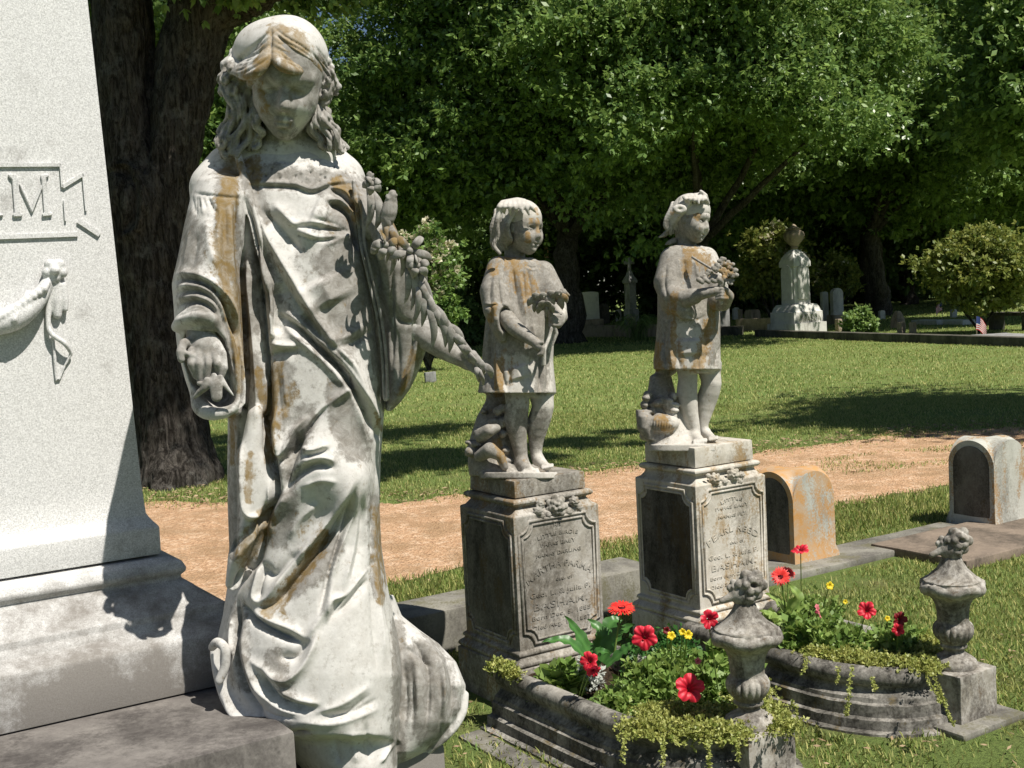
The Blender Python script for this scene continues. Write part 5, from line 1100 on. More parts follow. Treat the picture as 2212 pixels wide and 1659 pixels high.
     (10, 9, 9, [(865, 1370), (890, 1410), (905, 1480), (905, 1560)]), (-14, 8, 8, [(880, 1370), (915, 1410), (930, 1470), (925, 1550)]), (12, 8, 8, [(905, 1380), (945, 1420), (958, 1480), (950, 1550)]), (-12, 7, 7, [(930, 1380), (965, 1420), (980, 1480), (975, 1540)]), (9, 6, 6, [(955, 1400), (985, 1440), (995, 1500)]), (-9, 6, 6, [(870, 1420), (878, 1500), (872, 1580)]), (-14, 5, 8, [(930, 1442), (910, 1420), (880, 1400)]),
    ]
    fine = [
     # drawn-thread neckline and pricked yoke
     *[(-5, 1.6, 1.6, [(x, y), (x+3, y+9)]) for x, y in zip(range(600, 730, 7), [344, 344, 345, 345, 346, 346, 346, 346, 345, 344, 343, 341, 339, 336, 333, 330, 326, 322, 318])],
     *[(-9, 3.2, 3.2, [(x-2, y), (x+2, y+1)]) for x, y in ((545, 372), (563, 363), (587, 363), (628, 361), (637, 380), (622, 388), (650, 395), (690, 356), (692, 378), (702, 383), (690, 391), (722, 359), (736, 362), (748, 372), (540, 345), (671, 372), (575, 378), (604, 385), (715, 388), (665, 360))],
     (4, 4, 4, [(536, 340), (540, 385), (575, 392), (630, 392), (670, 404), (715, 390), (750, 385)]),
     *[(4, 3, 3, [(x, y), (x+8, y+3)]) for x, y in ((553, 383), (600, 372), (648, 372), (660, 383), (700, 368), (730, 376))],
     # small creases
     (-6, 3, 3, [(640, 505), (690, 520), (735, 515)]), (5, 4, 3, [(640, 500), (690, 512), (740, 508)]), (-5, 3, 3, [(680, 560), (720, 545), (760, 540)]), (5, 3, 3, [(690, 552), (725, 536)]),
     (-5, 3, 3, [(560, 600), (590, 700), (600, 740)]), (4, 3, 3, [(612, 610), (640, 660), (665, 690)]), (-5, 3, 3, [(650, 600), (700, 690), (740, 740)]), (4, 3, 3, [(665, 600), (712, 690), (750, 735)]),
     (-5, 3, 3, [(620, 770), (680, 800), (720, 850)]), (4, 4, 3, [(600, 780), (650, 800), (690, 840)]), (-4, 3, 3, [(600, 800), (606, 880), (612, 930)]), (4, 3, 3, [(612, 800), (620, 880)]),
     (-5, 3, 3, [(640, 1060), (680, 1090), (700, 1080)]), (-5, 3, 3, [(600, 1130), (640, 1140), (670, 1120)]), (-4, 3, 3, [(760, 1110), (752, 1180), (735, 1260)]), (4, 3, 3, [(768, 1110), (760, 1180), (745, 1260)]),
     (-5, 3, 3, [(800, 1100), (802, 1200), (810, 1300)]), (5, 3, 3, [(808, 1100), (812, 1200), (818, 1300)]), (-5, 3, 3, [(560, 1180), (530, 1230), (510, 1260)]), (-5, 3, 3, [(545, 1160), (520, 1200)]), (4, 3, 3, [(575, 1130), (545, 1190)]),
       
     (-5, 3, 3, [(540, 1500), (580, 1540), (640, 1555)]), (5, 4, 3, [(550, 1490), (600, 1530), (650, 1545)]),  (-6, 3, 3, [(630, 1400), (650, 1440), (640, 1460)]),
     (-4, 2.5, 2.5, [(405, 430), (400, 480)]), (-5, 2.5, 2.5, [(436, 424), (446, 450)]), (-5, 2.5, 2.5, [(425, 424), (424, 470)]), (4, 3, 3, [(410, 500), (396, 570)]), (-5, 3, 3, [(402, 500), (386, 580)]),
     (-5, 3, 3, [(388, 640), (420, 634), (450, 646)]), (-5, 3, 3, [(390, 676), (420, 664), (450, 668)]), (-4, 2.5, 2.5, [(480, 560), (484, 620), (500, 680)]), (4, 2.5, 2.5, [(474, 440), (478, 520)]), (-4, 2.5, 2.5, [(486, 440), (490, 540)]),
     *[(-4, 3, 3, [(x, 1450), (x+4, 1520), (x, 1580)]) for x in (890, 920, 950, 975)], *[(4, 3, 3, [(x, 1450), (x+4, 1520), (x, 1570)]) for x in (897, 928, 957, 982)],
     (-7, 3, 3, [(850, 560), (846, 640), (850, 720), (846, 800)]), (5, 4, 4, [(858, 600), (856, 680), (862, 760)]), (-5, 3, 3, [(880, 600), (890, 660)]), (-6, 3, 3, [(825, 500), (838, 560)]), (5, 3, 3, [(833, 500), (846, 550)]),
    ]
    def keep(q):
        mx = sum(p[0] for p in q[3])/len(q[3]); my = sum(p[1] for p in q[3])/len(q[3])
        if abs(q[0]) <= 9 and 640 < mx < 825 and 515 < my < 850: return False
        if abs(q[0]) <= 6 and 585 < mx < 760 and 1040 < my < 1500: return False
        return True
    folds = [((a*1.22 if abs(a) >= 12 else a), wl*.95, wr*.95, p) for a, wl, wr, p in folds if keep((a, wl, wr, p))]; fine = [q for q in fine if keep(q)]
    folds += [(9, 9, 9, [(700, 735), (745, 728), (790, 700)]), (-9, 7, 7, [(715, 752), (760, 742), (806, 712)]), (9, 8, 8, [(800, 905), (806, 1000), (806, 1060)]), (-12, 5, 5, [(812, 915), (815, 1000), (812, 1050)]),
              (10, 8, 6, [(775, 1090), (764, 1180), (742, 1270)]), (-10, 5, 7, [(786, 1090), (776, 1180), (758, 1260)]), (12, 9, 8, [(660, 1385), (700, 1320), (722, 1250)]), (-9, 7, 7, [(690, 1545), (760, 1540), (815, 1510)]), (9, 9, 8, [(640, 1560), (730, 1562), (820, 1530)])]
    carve(V, Q, folds)
    V = lap(V, Q, .35)
    carve(V, Q, fine)
    grime_shade = [(0.53, 51, [(735, 620), (760, 680), (700, 690)]), (0.62, 34, [(740, 470), (770, 520), (790, 600)]), (0.53, 29, [(690, 560), (730, 560)]), (0.62, 29, [(725, 850), (745, 920), (765, 980)]), (0.60, 18, [(800, 640), (826, 800)]), (0.62, 27, [(835, 560), (850, 700), (860, 850)]), (0.62, 16, [(780, 400), (800, 520), (815, 600)]),
             (0.53, 34, [(900, 1430), (940, 1480), (930, 1580)]), (0.50, 23, [(395, 480), (390, 560)]), (0.58, 29, [(420, 640), (450, 660)]), (0.60, 10, [(505, 900), (503, 1200)]), (0.62, 13, [(545, 780), (575, 870)]), (0.45, 23, [(620, 1080), (600, 1160)]), (0.50, 23, [(720, 1180), (640, 1270)]),
             (0.58, 23, [(490, 380), (495, 600)]), (0.60, 25, [(545, 380), (740, 400)]), (0.62, 16, [(555, 420), (580, 470)]), (0.62, 18, [(530, 600), (540, 700)]), (0.53, 34, [(740, 440), (770, 480)]), (0.53, 18, [(480, 700), (505, 790)]), (0.53, 10, [(790, 560), (830, 860)]), (0.47, 29, [(620, 800), (600, 900)]), (0.53, 14, [(860, 1350), (860, 1640)]), (0.45, 25, [(590, 1420), (620, 1500)]), (0.43, 13, [(810, 1080), (815, 1280)]),
             (-.3, 40, [(600, 450), (700, 500)]), (-.3, 45, [(640, 520), (640, 640)]), (-.25, 50, [(650, 790), (680, 860)]), (-.3, 55, [(760, 1420), (720, 1600), (560, 1540)]), (-.2, 30, [(720, 1040), (760, 1000)])]
    lich = [(0.58, 20, [(500, 372), (492, 430), (488, 500), (490, 590)]), (0.50, 16, [(545, 350), (552, 380)]), (0.47, 13, [(505, 620), (512, 720), (515, 800)]), (0.38, 10, [(497, 600), (508, 720)]), (0.53, 13, [(600, 790), (590, 850), (583, 930), (585, 990)]), (0.38, 9, [(540, 980), (535, 1080)]), (0.55, 20, [(545, 1150), (530, 1200), (575, 1120)]), (0.53, 16, [(700, 1160), (660, 1220), (620, 1275), (580, 1320)]),
            (0.38, 10, [(812, 1100), (816, 1180), (822, 1300)]), (0.45, 17, [(735, 395), (760, 420), (768, 470)]), (0.35, 16, [(845, 500), (860, 520)]), (0.43, 6, [(478, 640), (505, 720), (512, 790)]), (0.40, 5, [(810, 890), (825, 930)]), (0.31, 11, [(630, 830), (600, 900)]), (0.38, 6, [(600, 1280), (610, 1320)]), (0.31, 9, [(895, 760), (862, 850)]), (0.38, 9, [(503, 900), (502, 1000)])]
    grime_shade += [(.34, 60, [(760, 500), (780, 640), (720, 720)]), (.36, 40, [(850, 480), (880, 600), (890, 720), (860, 840)]), (.30, 26, [(560, 560), (600, 660)]), (.3, 30, [(420, 500), (410, 600), (440, 700)]), (.34, 30, [(450, 850), (500, 860)]), (.32, 26, [(660, 900), (620, 1020)]), (.30, 40, [(930, 1400), (970, 1520)]), (.3, 18, [(520, 1320), (530, 1480)])]
    lich += [(.46, 22, [(505, 360), (490, 430), (484, 520), (490, 620)]), (.40, 13, [(512, 640), (518, 760), (520, 840)]), (.36, 14, [(745, 400), (775, 470)]), (.30, 16, [(840, 440), (870, 530)]), (.36, 10, [(560, 800), (570, 900)]), (.34, 12, [(640, 850), (600, 920)])]
    carved('robe', V, Q, M_marble, root, grime_shade, lich)
    # ---- head, neck, arms and hands: the body
    parts = []
    S = .236; Rm = frame(R(9), R(27), R(-3))
    o = cf(613, 292, 2.62)-Rm@(np.array([0, .03, .22])*S)
    b = Sculpt(cf(520, 400, 2.52), cf(700, 45, 2.93)+[.0, 0, 0], .0022 if not DEV else .004)
    head(b, o, Rm, S)
    T = lambda x, y, z: o+Rm@(np.array([x, y, z])*S)
    b.cap(T(0, .49, .30), T(0, .345, .385), .022*S, .040*S, .008)
    b.cap(T(-.06, .195, .315), T(.06, .195, .315), .020*S, .020*S, .006); b.cap(T(-.045, .150, .305), T(.045, .150, .305), .026*S, .026*S, .006); b.cap(T(-.08, .173, .33), T(.08, .173, .33), .008*S, .008*S, .003, cut=True)
    for q in (-1, 1): b.cap(T(q*.05, .555, .30), T(q*.20, .56, .21), .026*S, .018*S, .012)
    for q in (-1, 1): b.ell(o+Rm@(np.array([q*.13, .452, .285])*S), np.array([.075, .010, .03])*S, .003, Rm, cut=True)
    b.chain([(622, 400, 2.74, .11), (622, 345, 2.735, .075), (620, 310, 2.72, .056), (614, 230, 2.70, .052)], .03)
    b.chain([(540, 352, 2.72, .055), (700, 352, 2.72, .055)], .03)
    parts.append(b.mesh(smooth=1))
    h = Sculpt(cf(375, 890, 2.43), cf(505, 640, 2.66), .0022 if not DEV else .004)
    h.chain([(440, 640, 2.58, .036), (436, 700, 2.535, .033), (437, 728, 2.525, .031)], .01, fz=.9)
    h.rows([(715, 408, 466, 2.52, .028), (745, 410, 472, 2.505, .026), (775, 413, 470, 2.50, .022), (795, 420, 466, 2.50, .016)], n=2.3, k=.012)
    for x0, x1, x2, y2, r in ((416, 414, 424, 812, .0095), (431, 430, 434, 826, .0100), (447, 448, 446, 824, .0098), (463, 470, 474, 806, .0090)):
        h.chain([(x0, 760, 2.49, r*1.15), (x1, 786, 2.475, r), (x2, y2, 2.485, r*.8)], .003, fz=1.0)
    h.chain([(411, 738, 2.50, .011), (396, 742, 2.485, .0095), (390, 760, 2.475, .009), (392, 776, 2.475, .008)], .004)
    h.chain([(398, 762, 2.475, .006), (416, 768, 2.475, .005)], .003)
    h.chain([(462, 738, 2.50, .013), (478, 765, 2.49, .011), (482, 795, 2.485, .010), (477, 812, 2.485, .008)], .004)
    h.cap(cf(440, 770, 2.47), cf(440, 822, 2.46), .003, .003, .003, cut=True)
    parts.append(h.mesh(smooth=1))
    a = Sculpt(cf(850, 830, 2.55), cf(1062, 650, 2.80), .0025 if not DEV else .0045)
    a.chain([(870, 690, 2.70, .045), (918, 722, 2.68, .033), (960, 752, 2.66, .026), (996, 774, 2.645, .019), (1012, 784, 2.64, .016)], .008, n=2)
    a.rows([(764, 990, 1012, 2.635, .012), (780, 990, 1030, 2.635, .016), (795, 1008, 1036, 2.635, .013)], k=.01)
    for (x1, y1), (x2, y2), r in (((1026, 778), (1040, 792), .007), ((1028, 784), (1046, 803), .0075), ((1022, 790), (1042, 808), .0075), ((1015, 794), (1030, 805), .007)):
        a.chain([(1008, 782, 2.63, r*1.2), (x1, y1, 2.615, r), (x2, y2, 2.61, r*.75)], .004)
    a.chain([(1004, 764, 2.625, .009), (1022, 764, 2.61, .008), (1034, 778, 2.60, .0065)], .004)
    parts.append(a.mesh(smooth=1))
    Vb, Qb = merge(parts)
    carved('body', Vb, Qb, M_marble, root, [(.75, 80, [(600, 150), (600, 215)]), (.6, 34, [(590, 260)]), (-.5, 16, [(652, 240), (650, 262)]), (-.5, 8, [(613, 245), (617, 260)]), (.5, 40, [(410, 730), (440, 800)]), (.6, 30, [(930, 730), (1040, 800)]), (-.3, 22, [(640, 330), (600, 345)])], [(.26, 14, [(560, 190), (572, 230)])])  # face stain also paints the hair's shade; paler spots paint lit nose and cheek
    # ---- hair
    g = Sculpt(cf(462, 345, 2.50)-[.01, 0, 0], cf(752, 34, 2.98)+[.02, .01, 0], .0026 if not DEV else .0048)
    T = lambda x, y, z: o+Rm@(np.array([x, y, z])*S)
    g.ell(T(0, .68, -.15), np.array([.355, .355, .45])*S, .01, Rm)
    g.ell(T(-.02, .60, -.2), np.array([.385, .33, .40])*S, .02, Rm)
    g.ell(cf(591, 124, 2.68), (.088, .078, .112), .02)
    g.rows([(125, 508, 560, 2.71, .06), (160, 502, 548, 2.71, .07), (200, 494, 545, 2.72, .07), (250, 505, 550, 2.73, .065), (290, 494, 558, 2.73, .07), (325, 484, 545, 2.73, .055)], k=.02)
    g.rows([(125, 664, 690, 2.71, .06), (170, 666, 702, 2.71, .065), (220, 668, 700, 2.72, .065), (260, 672, 712, 2.73, .065), (300, 684, 728, 2.73, .06), (326, 712, 742, 2.73, .04)], k=.02)
    # hair swept from the parting
    for i in range(9):
        u = i/8
        g.chain([(582+3*u, 60+64*u, 2.60-.02*u, .012), (560-14*u, 85+62*u, 2.595-.012*u, .014), (530-8*u, 110+55*u, 2.62+.01*u, .014), (508-2*u, 130+40*u, 2.66+.01*u, .010)], .004, n=3)
        g.chain([(588+2*u, 58+62*u, 2.60-.02*u, .012), (615+6*u, 80+56*u, 2.595-.014*u, .014), (642+6*u, 100+48*u, 2.61, .012), (664+8*u, 120+38*u, 2.65+.01*u, .009)], .004, n=3)
    for q in (-1, 1):                       # heavy waves standing out over the brow
        w_ = [(586, 118, 2.535), (586+q*22, 142, 2.52), (586+q*46, 152, 2.53), (586+q*66, 150, 2.57), (586+q*82, 138, 2.62)] if q > 0 else [(582, 118, 2.535), (566, 146, 2.52), (546, 160, 2.53), (524, 160, 2.57), (504, 148, 2.62)]
        for j in range(4): g.chain([(x, y-8*j, d_+.004*j*j, .0125-.001*abs(i-2)) for i, (x, y, d_) in enumerate(w_)], .003, n=4)
    lock(g, [(584, 128, 2.575, .0), (572, 160, 2.57, .0), (552, 170, 2.58, 0), (540, 178, 2.60, 0)], .014, .008, .001)
    lock(g, [(590, 124, 2.575, .0), (612, 150, 2.565, .0), (640, 158, 2.575, 0), (668, 152, 2.60, 0)], .015, .009, .001)
    lock(g, [(540, 130, 2.60, 0), (520, 150, 2.60, 0), (500, 148, 2.61, 0), (498, 132, 2.62, 0)], .013, .009, .0015)
    rr = random.Random(4)
    L = [[(512, 120), (498, 150), (482, 182), (492, 215), (500, 250), (486, 285), (478, 322)], [(520, 140), (512, 175), (500, 205), (512, 240), (510, 275), (496, 300), (482, 330)], [(530, 165), (520, 200), (526, 235), (520, 270), (506, 300), (500, 335)],
         [(538, 180), (534, 215), (540, 250), (536, 285), (520, 312), (512, 338)], [(545, 200), (546, 240), (554, 275), (556, 300), (546, 325)], [(505, 110), (488, 145), (472, 178), (476, 200)], [(500, 250), (480, 275), (470, 300), (474, 335)],
         [(672, 110), (690, 135), (706, 160), (722, 185), (716, 210), (702, 225)], [(668, 130), (686, 155), (700, 185), (694, 220), (700, 250), (722, 280), (744, 322)], [(664, 150), (678, 180), (684, 215), (684, 250), (700, 285), (726, 318)], [(668, 190), (674, 230), (676, 265), (690, 298), (706, 318)],
         [(690, 125), (712, 150), (724, 180), (722, 200)], [(702, 238), (712, 262), (730, 285), (745, 325)], [(680, 100), (700, 128), (714, 150)]]
    for i, l in enumerate(L):
        for j in range(4):
            dz = [2.66, 2.70, 2.635, 2.75][j]
            q = [(605+(x-605)*.945+rr.uniform(-5, 5)+(-5+4*j)*.7, y+rr.uniform(-4, 4), dz+rr.uniform(-.01, .01)+.02*abs(k/len(l)-.4), 0) for k, (x, y) in enumerate(l)]
            lock(g, q, .0105, .006, .005, waves=rr.uniform(2, 3.5), ph=rr.uniform(0, 6), k=.002)
    for c0, r_ in (((490, 174), .013), ((508, 196), .016), ((708, 178), .015), ((700, 205), .015), ((484, 310), .018), ((700, 145), .014), ((500, 140), .014)):
        cc = cf(*c0, 2.64)
        for j in range(10):
            an = j*.7; rad = r_*(1-.07*j)
            g.cap(cc+np.array([math.cos(an)*rad, math.sin(an)*rad, -.002*j]), cc+np.array([math.cos(an+.7)*rad, math.sin(an+.7)*rad, -.002*j-.002]), .0055, .005, .002)
    # keep the face clear
    g.ell(T(.0, .30, .32), np.array([.285, .34, .30])*S, .006, Rm, cut=True)
    V, Q = g.mesh(smooth=1)
    rs = random.Random(9)
    st = [(-3.5, 1.8, 1.8, [(x+rs.uniform(-4, 4), y, 0)[:2] for x, y in l]) for l in L for _ in range(2)]
    st += [(-4, 2, 2, [(586+q*(6+3*i), 66+9*i), (586+q*(30+5*i), 92+8*i), (586+q*(62+3*i), 118+5*i), (586+q*(86+i), 136+3*i)]) for q in (-1, 1) for i in range(8)]
    for i in range(10):
        u = i/9; side = -1 if i % 2 else 1
        if side < 0: st.append((-4.5, 2.5, 2.5, [(584, 58+66*u), (560-10*u, 82+62*u), (528-6*u, 108+52*u), (506-2*u, 130+36*u)]))
        else: st.append((-4.5, 2.5, 2.5, [(588, 56+64*u), (616+6*u, 78+56*u), (650+6*u, 98+48*u), (680+8*u, 122+38*u)]))
    st.append((-8, 3, 3, [(586, 60), (585, 95), (584, 128)]))
    carve(V, Q, st)
    carved('hair', V, Q, M_marble, root, [(.65, 44, [(505, 190), (505, 300)]), (.65, 44, [(690, 180), (700, 300)]), (.3, 30, [(560, 150), (650, 140)]), (-.3, 45, [(560, 65), (600, 60)])], [(.50, 22, [(578, 110), (570, 150), (600, 70)]), (.5, 26, [(625, 120), (650, 140), (640, 95)]), (.34, 22, [(680, 150), (530, 165)])])
    # ---- garland over the arm
    t = Sculpt(cf(780, 830, 2.50), cf(1065, 360, 2.70)+[.02, .02, 0], .0025 if not DEV else .005)
    path = [(792, 385, 2.60, .011), (806, 425, 2.59, .016), (832, 478, 2.585, .018), (860, 525, 2.58, .018), (886, 572, 2.58, .016), (905, 620, 2.58, .017), (935, 668, 2.585, .020), (970, 712, 2.59, .020), (1004, 748, 2.60, .016), (1030, 782, 2.60, .011), (1046, 806, 2.60, .004)]
    t.chain([(x, y, d, r*.5) for x, y, d, r in path], .006, n=3)
    pc = crom(path, 4); leaves = []
    def leaf(pts, w_, fl=.30):
        c = crom([cf(*q) for q in pts], 5); u = np.linspace(0, 1, len(c)); leaves.append(tube_arr(c, w_*np.sin(np.pi*np.clip(.08+u*.92, 0, 1))**.8+.0006, 10, fl))
    for i, (x, y, d, r_) in enumerate(pc[:-2]):                  # long overlapping blades running down the arm
        t0 = pc[min(i+1, len(pc)-1)]-pc[max(i-1, 0)]; an = math.atan2(t0[1], t0[0])
        for rep in range(1 if y > 470 or i % 2 else 0):
            a1 = an+rr.uniform(-.34, .22); ln = rr.uniform(85, 130)*(1 if y < 640 else max(.35, (806-y)/170)); sx = rr.uniform(-9, 9)
            leaf([(x+sx*.4, y-sx*.4, d-.006), (x+sx+math.cos(a1)*ln*.35, y-sx*.5+math.sin(a1)*ln*.35, d-.026-rr.uniform(0, .010)), (x+sx+math.cos(a1+.15)*ln*.7, y-sx*.5+math.sin(a1+.15)*ln*.7, d-.024), (x+sx*.8+math.cos(a1+.3)*ln, y-sx*.4+math.sin(a1+.3)*ln, d-.008)], rr.uniform(.006, .0088), rr.uniform(.3, .5))
    def lily(x, y, d, r_, a0, n_=5):
        for q in range(n_):
            an = a0+q/n_*6.283; leaf([(x, y, d), (x+math.cos(an)*r_*.6, y+math.sin(an)*r_*.5, d-.020), (x+math.cos(an)*r_*1.1, y+math.sin(an)*r_*.95+1, d-.014), (x+math.cos(an)*r_*1.35, y+math.sin(an)*r_*1.2+6, d-.002)], .0085, .35)
        t.ell(cf(x, y, d-.012), (.008, .008, .010), .002)
    for x, y, r_, a_ in ((886, 542, 36, .3), (903, 574, 20, .8), (834, 530, 24, 2.0), (804, 398, 16, .6)): lily(x, y, 2.545, r_, a_)
    for x0, y0, x1, y1, r_ in ((832, 505, 848, 418, .017), (800, 400, 798, 374, .010), (885, 545, 912, 580, .012), (822, 520, 806, 545, .012)):
        t.chain([(x0, y0, 2.575, .006), (x0*.45+x1*.55, y0*.45+y1*.55, 2.56, r_), (x1, y1, 2.565, r_*.5)], .003, fz=.7, n=4)
    for x, y, r_, sd_ in ((846, 424, .013, 3), (800, 378, .009, 1)): rosebud(t, cf(x, y, 2.555), r_, sd_)
    V, Q = merge([t.mesh(smooth=1)]+leaves)
    carved('flower_garland', V, Q, M_marble, root, [(.85, 70, [(800, 390), (900, 560), (1040, 800)])], [(.36, 16, [(830, 500), (860, 520)])])
    # ---- broken flower held in the lowered hand
    f = Sculpt(cf(405, 885, 2.42), cf(510, 800, 2.56), .0022 if not DEV else .004)
    f.chain([(462, 812, 2.47, .007), (466, 832, 2.465, .014), (468, 856, 2.465, .012), (474, 866, 2.465, .002)], .003, fz=.4)
    f.chain([(476, 815, 2.47, .006), (488, 835, 2.47, .005), (504, 854, 2.475, .002)], .003)
    f.chain([(448, 822, 2.47, .008), (444, 836, 2.47, .008), (432, 846, 2.475, .007), (420, 858, 2.48, .004)], .004)
    f.chain([(430, 828, 2.47, .005), (455, 832, 2.468, .006)], .003)
    V, Q = f.mesh(smooth=1)
    carved('broken_flower', V, Q, M_marble, root, [(.3, 40, [(450, 840)])])
    # embroidered yoke: pricked holes and drawn-thread edge
    return root
woman = build_woman()
# ================================================================== the two children on their pedestals
M_childstone = stone('lichened_marble', (.46, .435, .385), (.135, .122, .102), (.56, .54, .50), (.34, .20, .05), k_dark=.62, k_lichen=.67, scale=11, bumps=.4, bdist=.003, attrs=True)
def toes(s, x0, y0, x1, y1, d, r, n=5, dx=0, dy=0):
    for i in range(n):
        t = i/(n-1); x = x0+(x1-x0)*t; y = y0+(y1-y0)*t
        s.chain([(x-dx, y-dy-4, d+.01, r*1.2), (x, y, d-.012, r*(1 if i not in (0, n-1) else .9))], .003)
def build_child_1():
    root = empty('child_statue', G(1130, 1400, .3))
    tag(root, 'marble statue of a barefoot child holding drooping lilies, on the nearer pedestal', 'statue')
    D = 4.86
    s = Sculpt(cf(1000, 1095, 4.58), cf(1240, 535, 5.14), .0035 if not DEV else .007)
    # smock
    s.rows([(556, 1078, 1150, 4.87, .07), (566, 1066, 1168, 4.87, .085), (585, 1056, 1178, 4.87, .10), (620, 1050, 1190, 4.87, .115), (665, 1052, 1196, 4.87, .125), (720, 1046, 1197, 4.87, .135), (780, 1041, 1195, 4.88, .145), (825, 1036, 1199, 4.88, .155), (849, 1032, 1201, 4.88, .165)], n=2.3, k=.02)
    s.rows([(840, 1050, 1190, 4.88, .13), (872, 1062, 1180, 4.88, .10)], k=.01, cut=True)
    s.rows([(858, 1094, 1196, 4.89, .09), (830, 1094, 1192, 4.89, .09)][::-1], k=.02)
    # near sleeve
    s.chain([(1078, 580, 4.82, .05), (1070, 630, 4.78, .062), (1075, 668, 4.75, .058)], .012)
    s.rows([(655, 1046, 1100, 4.76, .07), (690, 1052, 1098, 4.75, .07), (715, 1062, 1096, 4.75, .055), (738, 1080, 1094, 4.75, .03)], k=.008)
    s.ell(cf(1092, 690, 4.70), (.026, .05, .05), .006, cut=True)
    s.chain([(1172, 590, 4.85, .05), (1192, 630, 4.82, .05), (1200, 665, 4.79, .045)], .012)
    # legs, feet
    s.chain([(1116, 840, 4.84, .052), (1118, 872, 4.82, .047), (1114, 905, 4.83, .048), (1120, 950, 4.84, .034), (1126, 985, 4.84, .026), (1126, 1004, 4.84, .028)], .008, n=2)
    s.chain([(1128, 866, 4.79, .016), (1129, 880, 4.79, .016)], .015)
    s.chain([(1128, 1000, 4.83, .028), (1138, 1014, 4.79, .024), (1147, 1019, 4.755, .019)], .012)
    toes(s, 1133, 1022, 1160, 1019, 4.745, .0075)
    s.chain([(1166, 840, 4.86, .052), (1173, 878, 4.84, .044), (1162, 915, 4.86, .046), (1158, 950, 4.87, .032), (1158, 980, 4.87, .024), (1162, 994, 4.87, .024)], .008, n=2)
    s.chain([(1163, 992, 4.86, .024), (1174, 1004, 4.83, .020), (1182, 1009, 4.80, .016)], .012)
    toes(s, 1172, 1012, 1193, 1008, 4.79, .006)
    # mossy rock the child stands against
    rg = random.Random(3)
    s.rows([(820, 1060, 1100, 4.99, .05), (868, 1048, 1100, 4.98, .07), (900, 1030, 1108, 4.97, .09), (950, 1014, 1112, 4.96, .12), (1000, 1010, 1116, 4.95, .14), (1028, 1014, 1180, 4.93, .15)], n=2.1, k=.02)
    for _ in range(46):
        y = rg.uniform(880, 1010); x = rg.uniform(1014+max(0, 950-y)*.5, 1096); s.ell(cf(x, y, 4.84+rg.uniform(-.02, .06)), (rg.uniform(.012, .028), rg.uniform(.010, .022), .03), .006)
    s.chain([(1040, 940, 4.80, .03), (1056, 930, 4.77, .026), (1072, 925, 4.78, .018)], .004); s.chain([(1036, 985, 4.80, .024), (1058, 972, 4.76, .03), (1080, 985, 4.77, .02), (1090, 1008, 4.78, .016)], .004)
    # ground of the statue, lapping over the block
    s.rows([(1020, 1040, 1205, 4.88, .17), (1034, 1036, 1210, 4.88, .17)], n=3, k=.01)
    V, Q = s.mesh(3)
    fl = [(-12, 4, 5, [(1076, 600), (1082, 650), (1094, 668)]), (8, 5, 5, [(1100, 590), (1106, 640), (1112, 700)]), (-7, 5, 5, [(1110, 600), (1118, 650), (1128, 690)]), (7, 5, 5, [(1122, 590), (1130, 640), (1138, 690)]), (-7, 4, 4, [(1140, 585), (1146, 620), (1150, 650)]), (6, 4, 4, [(1156, 585), (1166, 630)]), (-6, 4, 4, [(1090, 575), (1092, 620)]), (-6, 4, 4, [(1062, 600), (1056, 650)]), (5, 4, 4, [(1070, 590), (1066, 640)]),
          (-18, 5, 5, [(1062, 730), (1062, 780), (1064, 846)]), (12, 5, 5, [(1074, 760), (1074, 810), (1080, 848)]), (-10, 4, 4, [(1084, 770), (1086, 810), (1096, 846)]), (16, 22, 22, [(1115, 790), (1125, 820)]), (-9, 5, 5, [(1150, 838), (1142, 800), (1150, 770)]), (8, 5, 5, [(1150, 700), (1156, 730)]), (-14, 4, 4, [(1168, 760), (1166, 800), (1168, 846)]), (9, 4, 4, [(1176, 760), (1175, 840)]), (-12, 3, 3, [(1184, 770), (1184, 820), (1180, 846)]), (-7, 4, 4, [(1048, 760), (1046, 840)]),
          (-10, 2.5, 2.5, [(1044, 664), (1060, 660), (1078, 655)]), (6, 3, 3, [(1056, 700), (1050, 800)]), (-5, 1.5, 1.5, [(1136, 573), (1150, 578), (1163, 574)]), (4, 2, 2, [(1134, 578), (1150, 583), (1166, 580)])]
    fl += [(-16, 5, 5, [(1060, 640), (1058, 720), (1054, 840)]), (9, 6, 6, [(1044, 720), (1040, 840)]), (-9, 3, 3, [(1108, 580), (1112, 640)]), (-9, 3, 3, [(1130, 585), (1134, 650)]), (-8, 3, 3, [(1160, 590), (1170, 640)]), (-10, 4, 4, [(1100, 752), (1102, 800), (1096, 845)]), (-8, 4, 4, [(1190, 760), (1190, 840)])]
    carve(V, Q, fl)
    gr = [(.55, 60, [(1075, 600), (1080, 700)]), (.55, 60, [(1130, 600), (1160, 680), (1190, 640)]), (.55, 26, [(1050, 720), (1046, 830)]), (.40, 20, [(1130, 900), (1130, 990)]), (.5, 14, [(1170, 720), (1168, 840)]), (.6, 50, [(1040, 900), (1060, 1000)]), (.42, 34, [(1110, 740), (1140, 740)]), (.36, 20, [(1170, 900), (1160, 960)]), (-.35, 22, [(1112, 800), (1128, 830)]), (-.25, 12, [(1130, 650), (1142, 700)])]
    li = [(.55, 10, [(1078, 780), (1078, 845)]), (.46, 8, [(1060, 690), (1068, 660)]), (.4, 10, [(1076, 960), (1084, 990)]), (.3, 8, [(1106, 775), (1100, 830)]), (.34, 10, [(1062, 575), (1066, 590)]), (.3, 26, [(1100, 560), (1150, 640)])]
    carved('smock_and_legs', V, Q, M_childstone, root, gr, li)
    # head, neck, forearms, hands
    parts = []; S = .205; Rm = frame(R(50), R(4), R(-2)); o = cf(1149, 543, 4.80)-Rm@(np.array([0, .03, .22])*S)
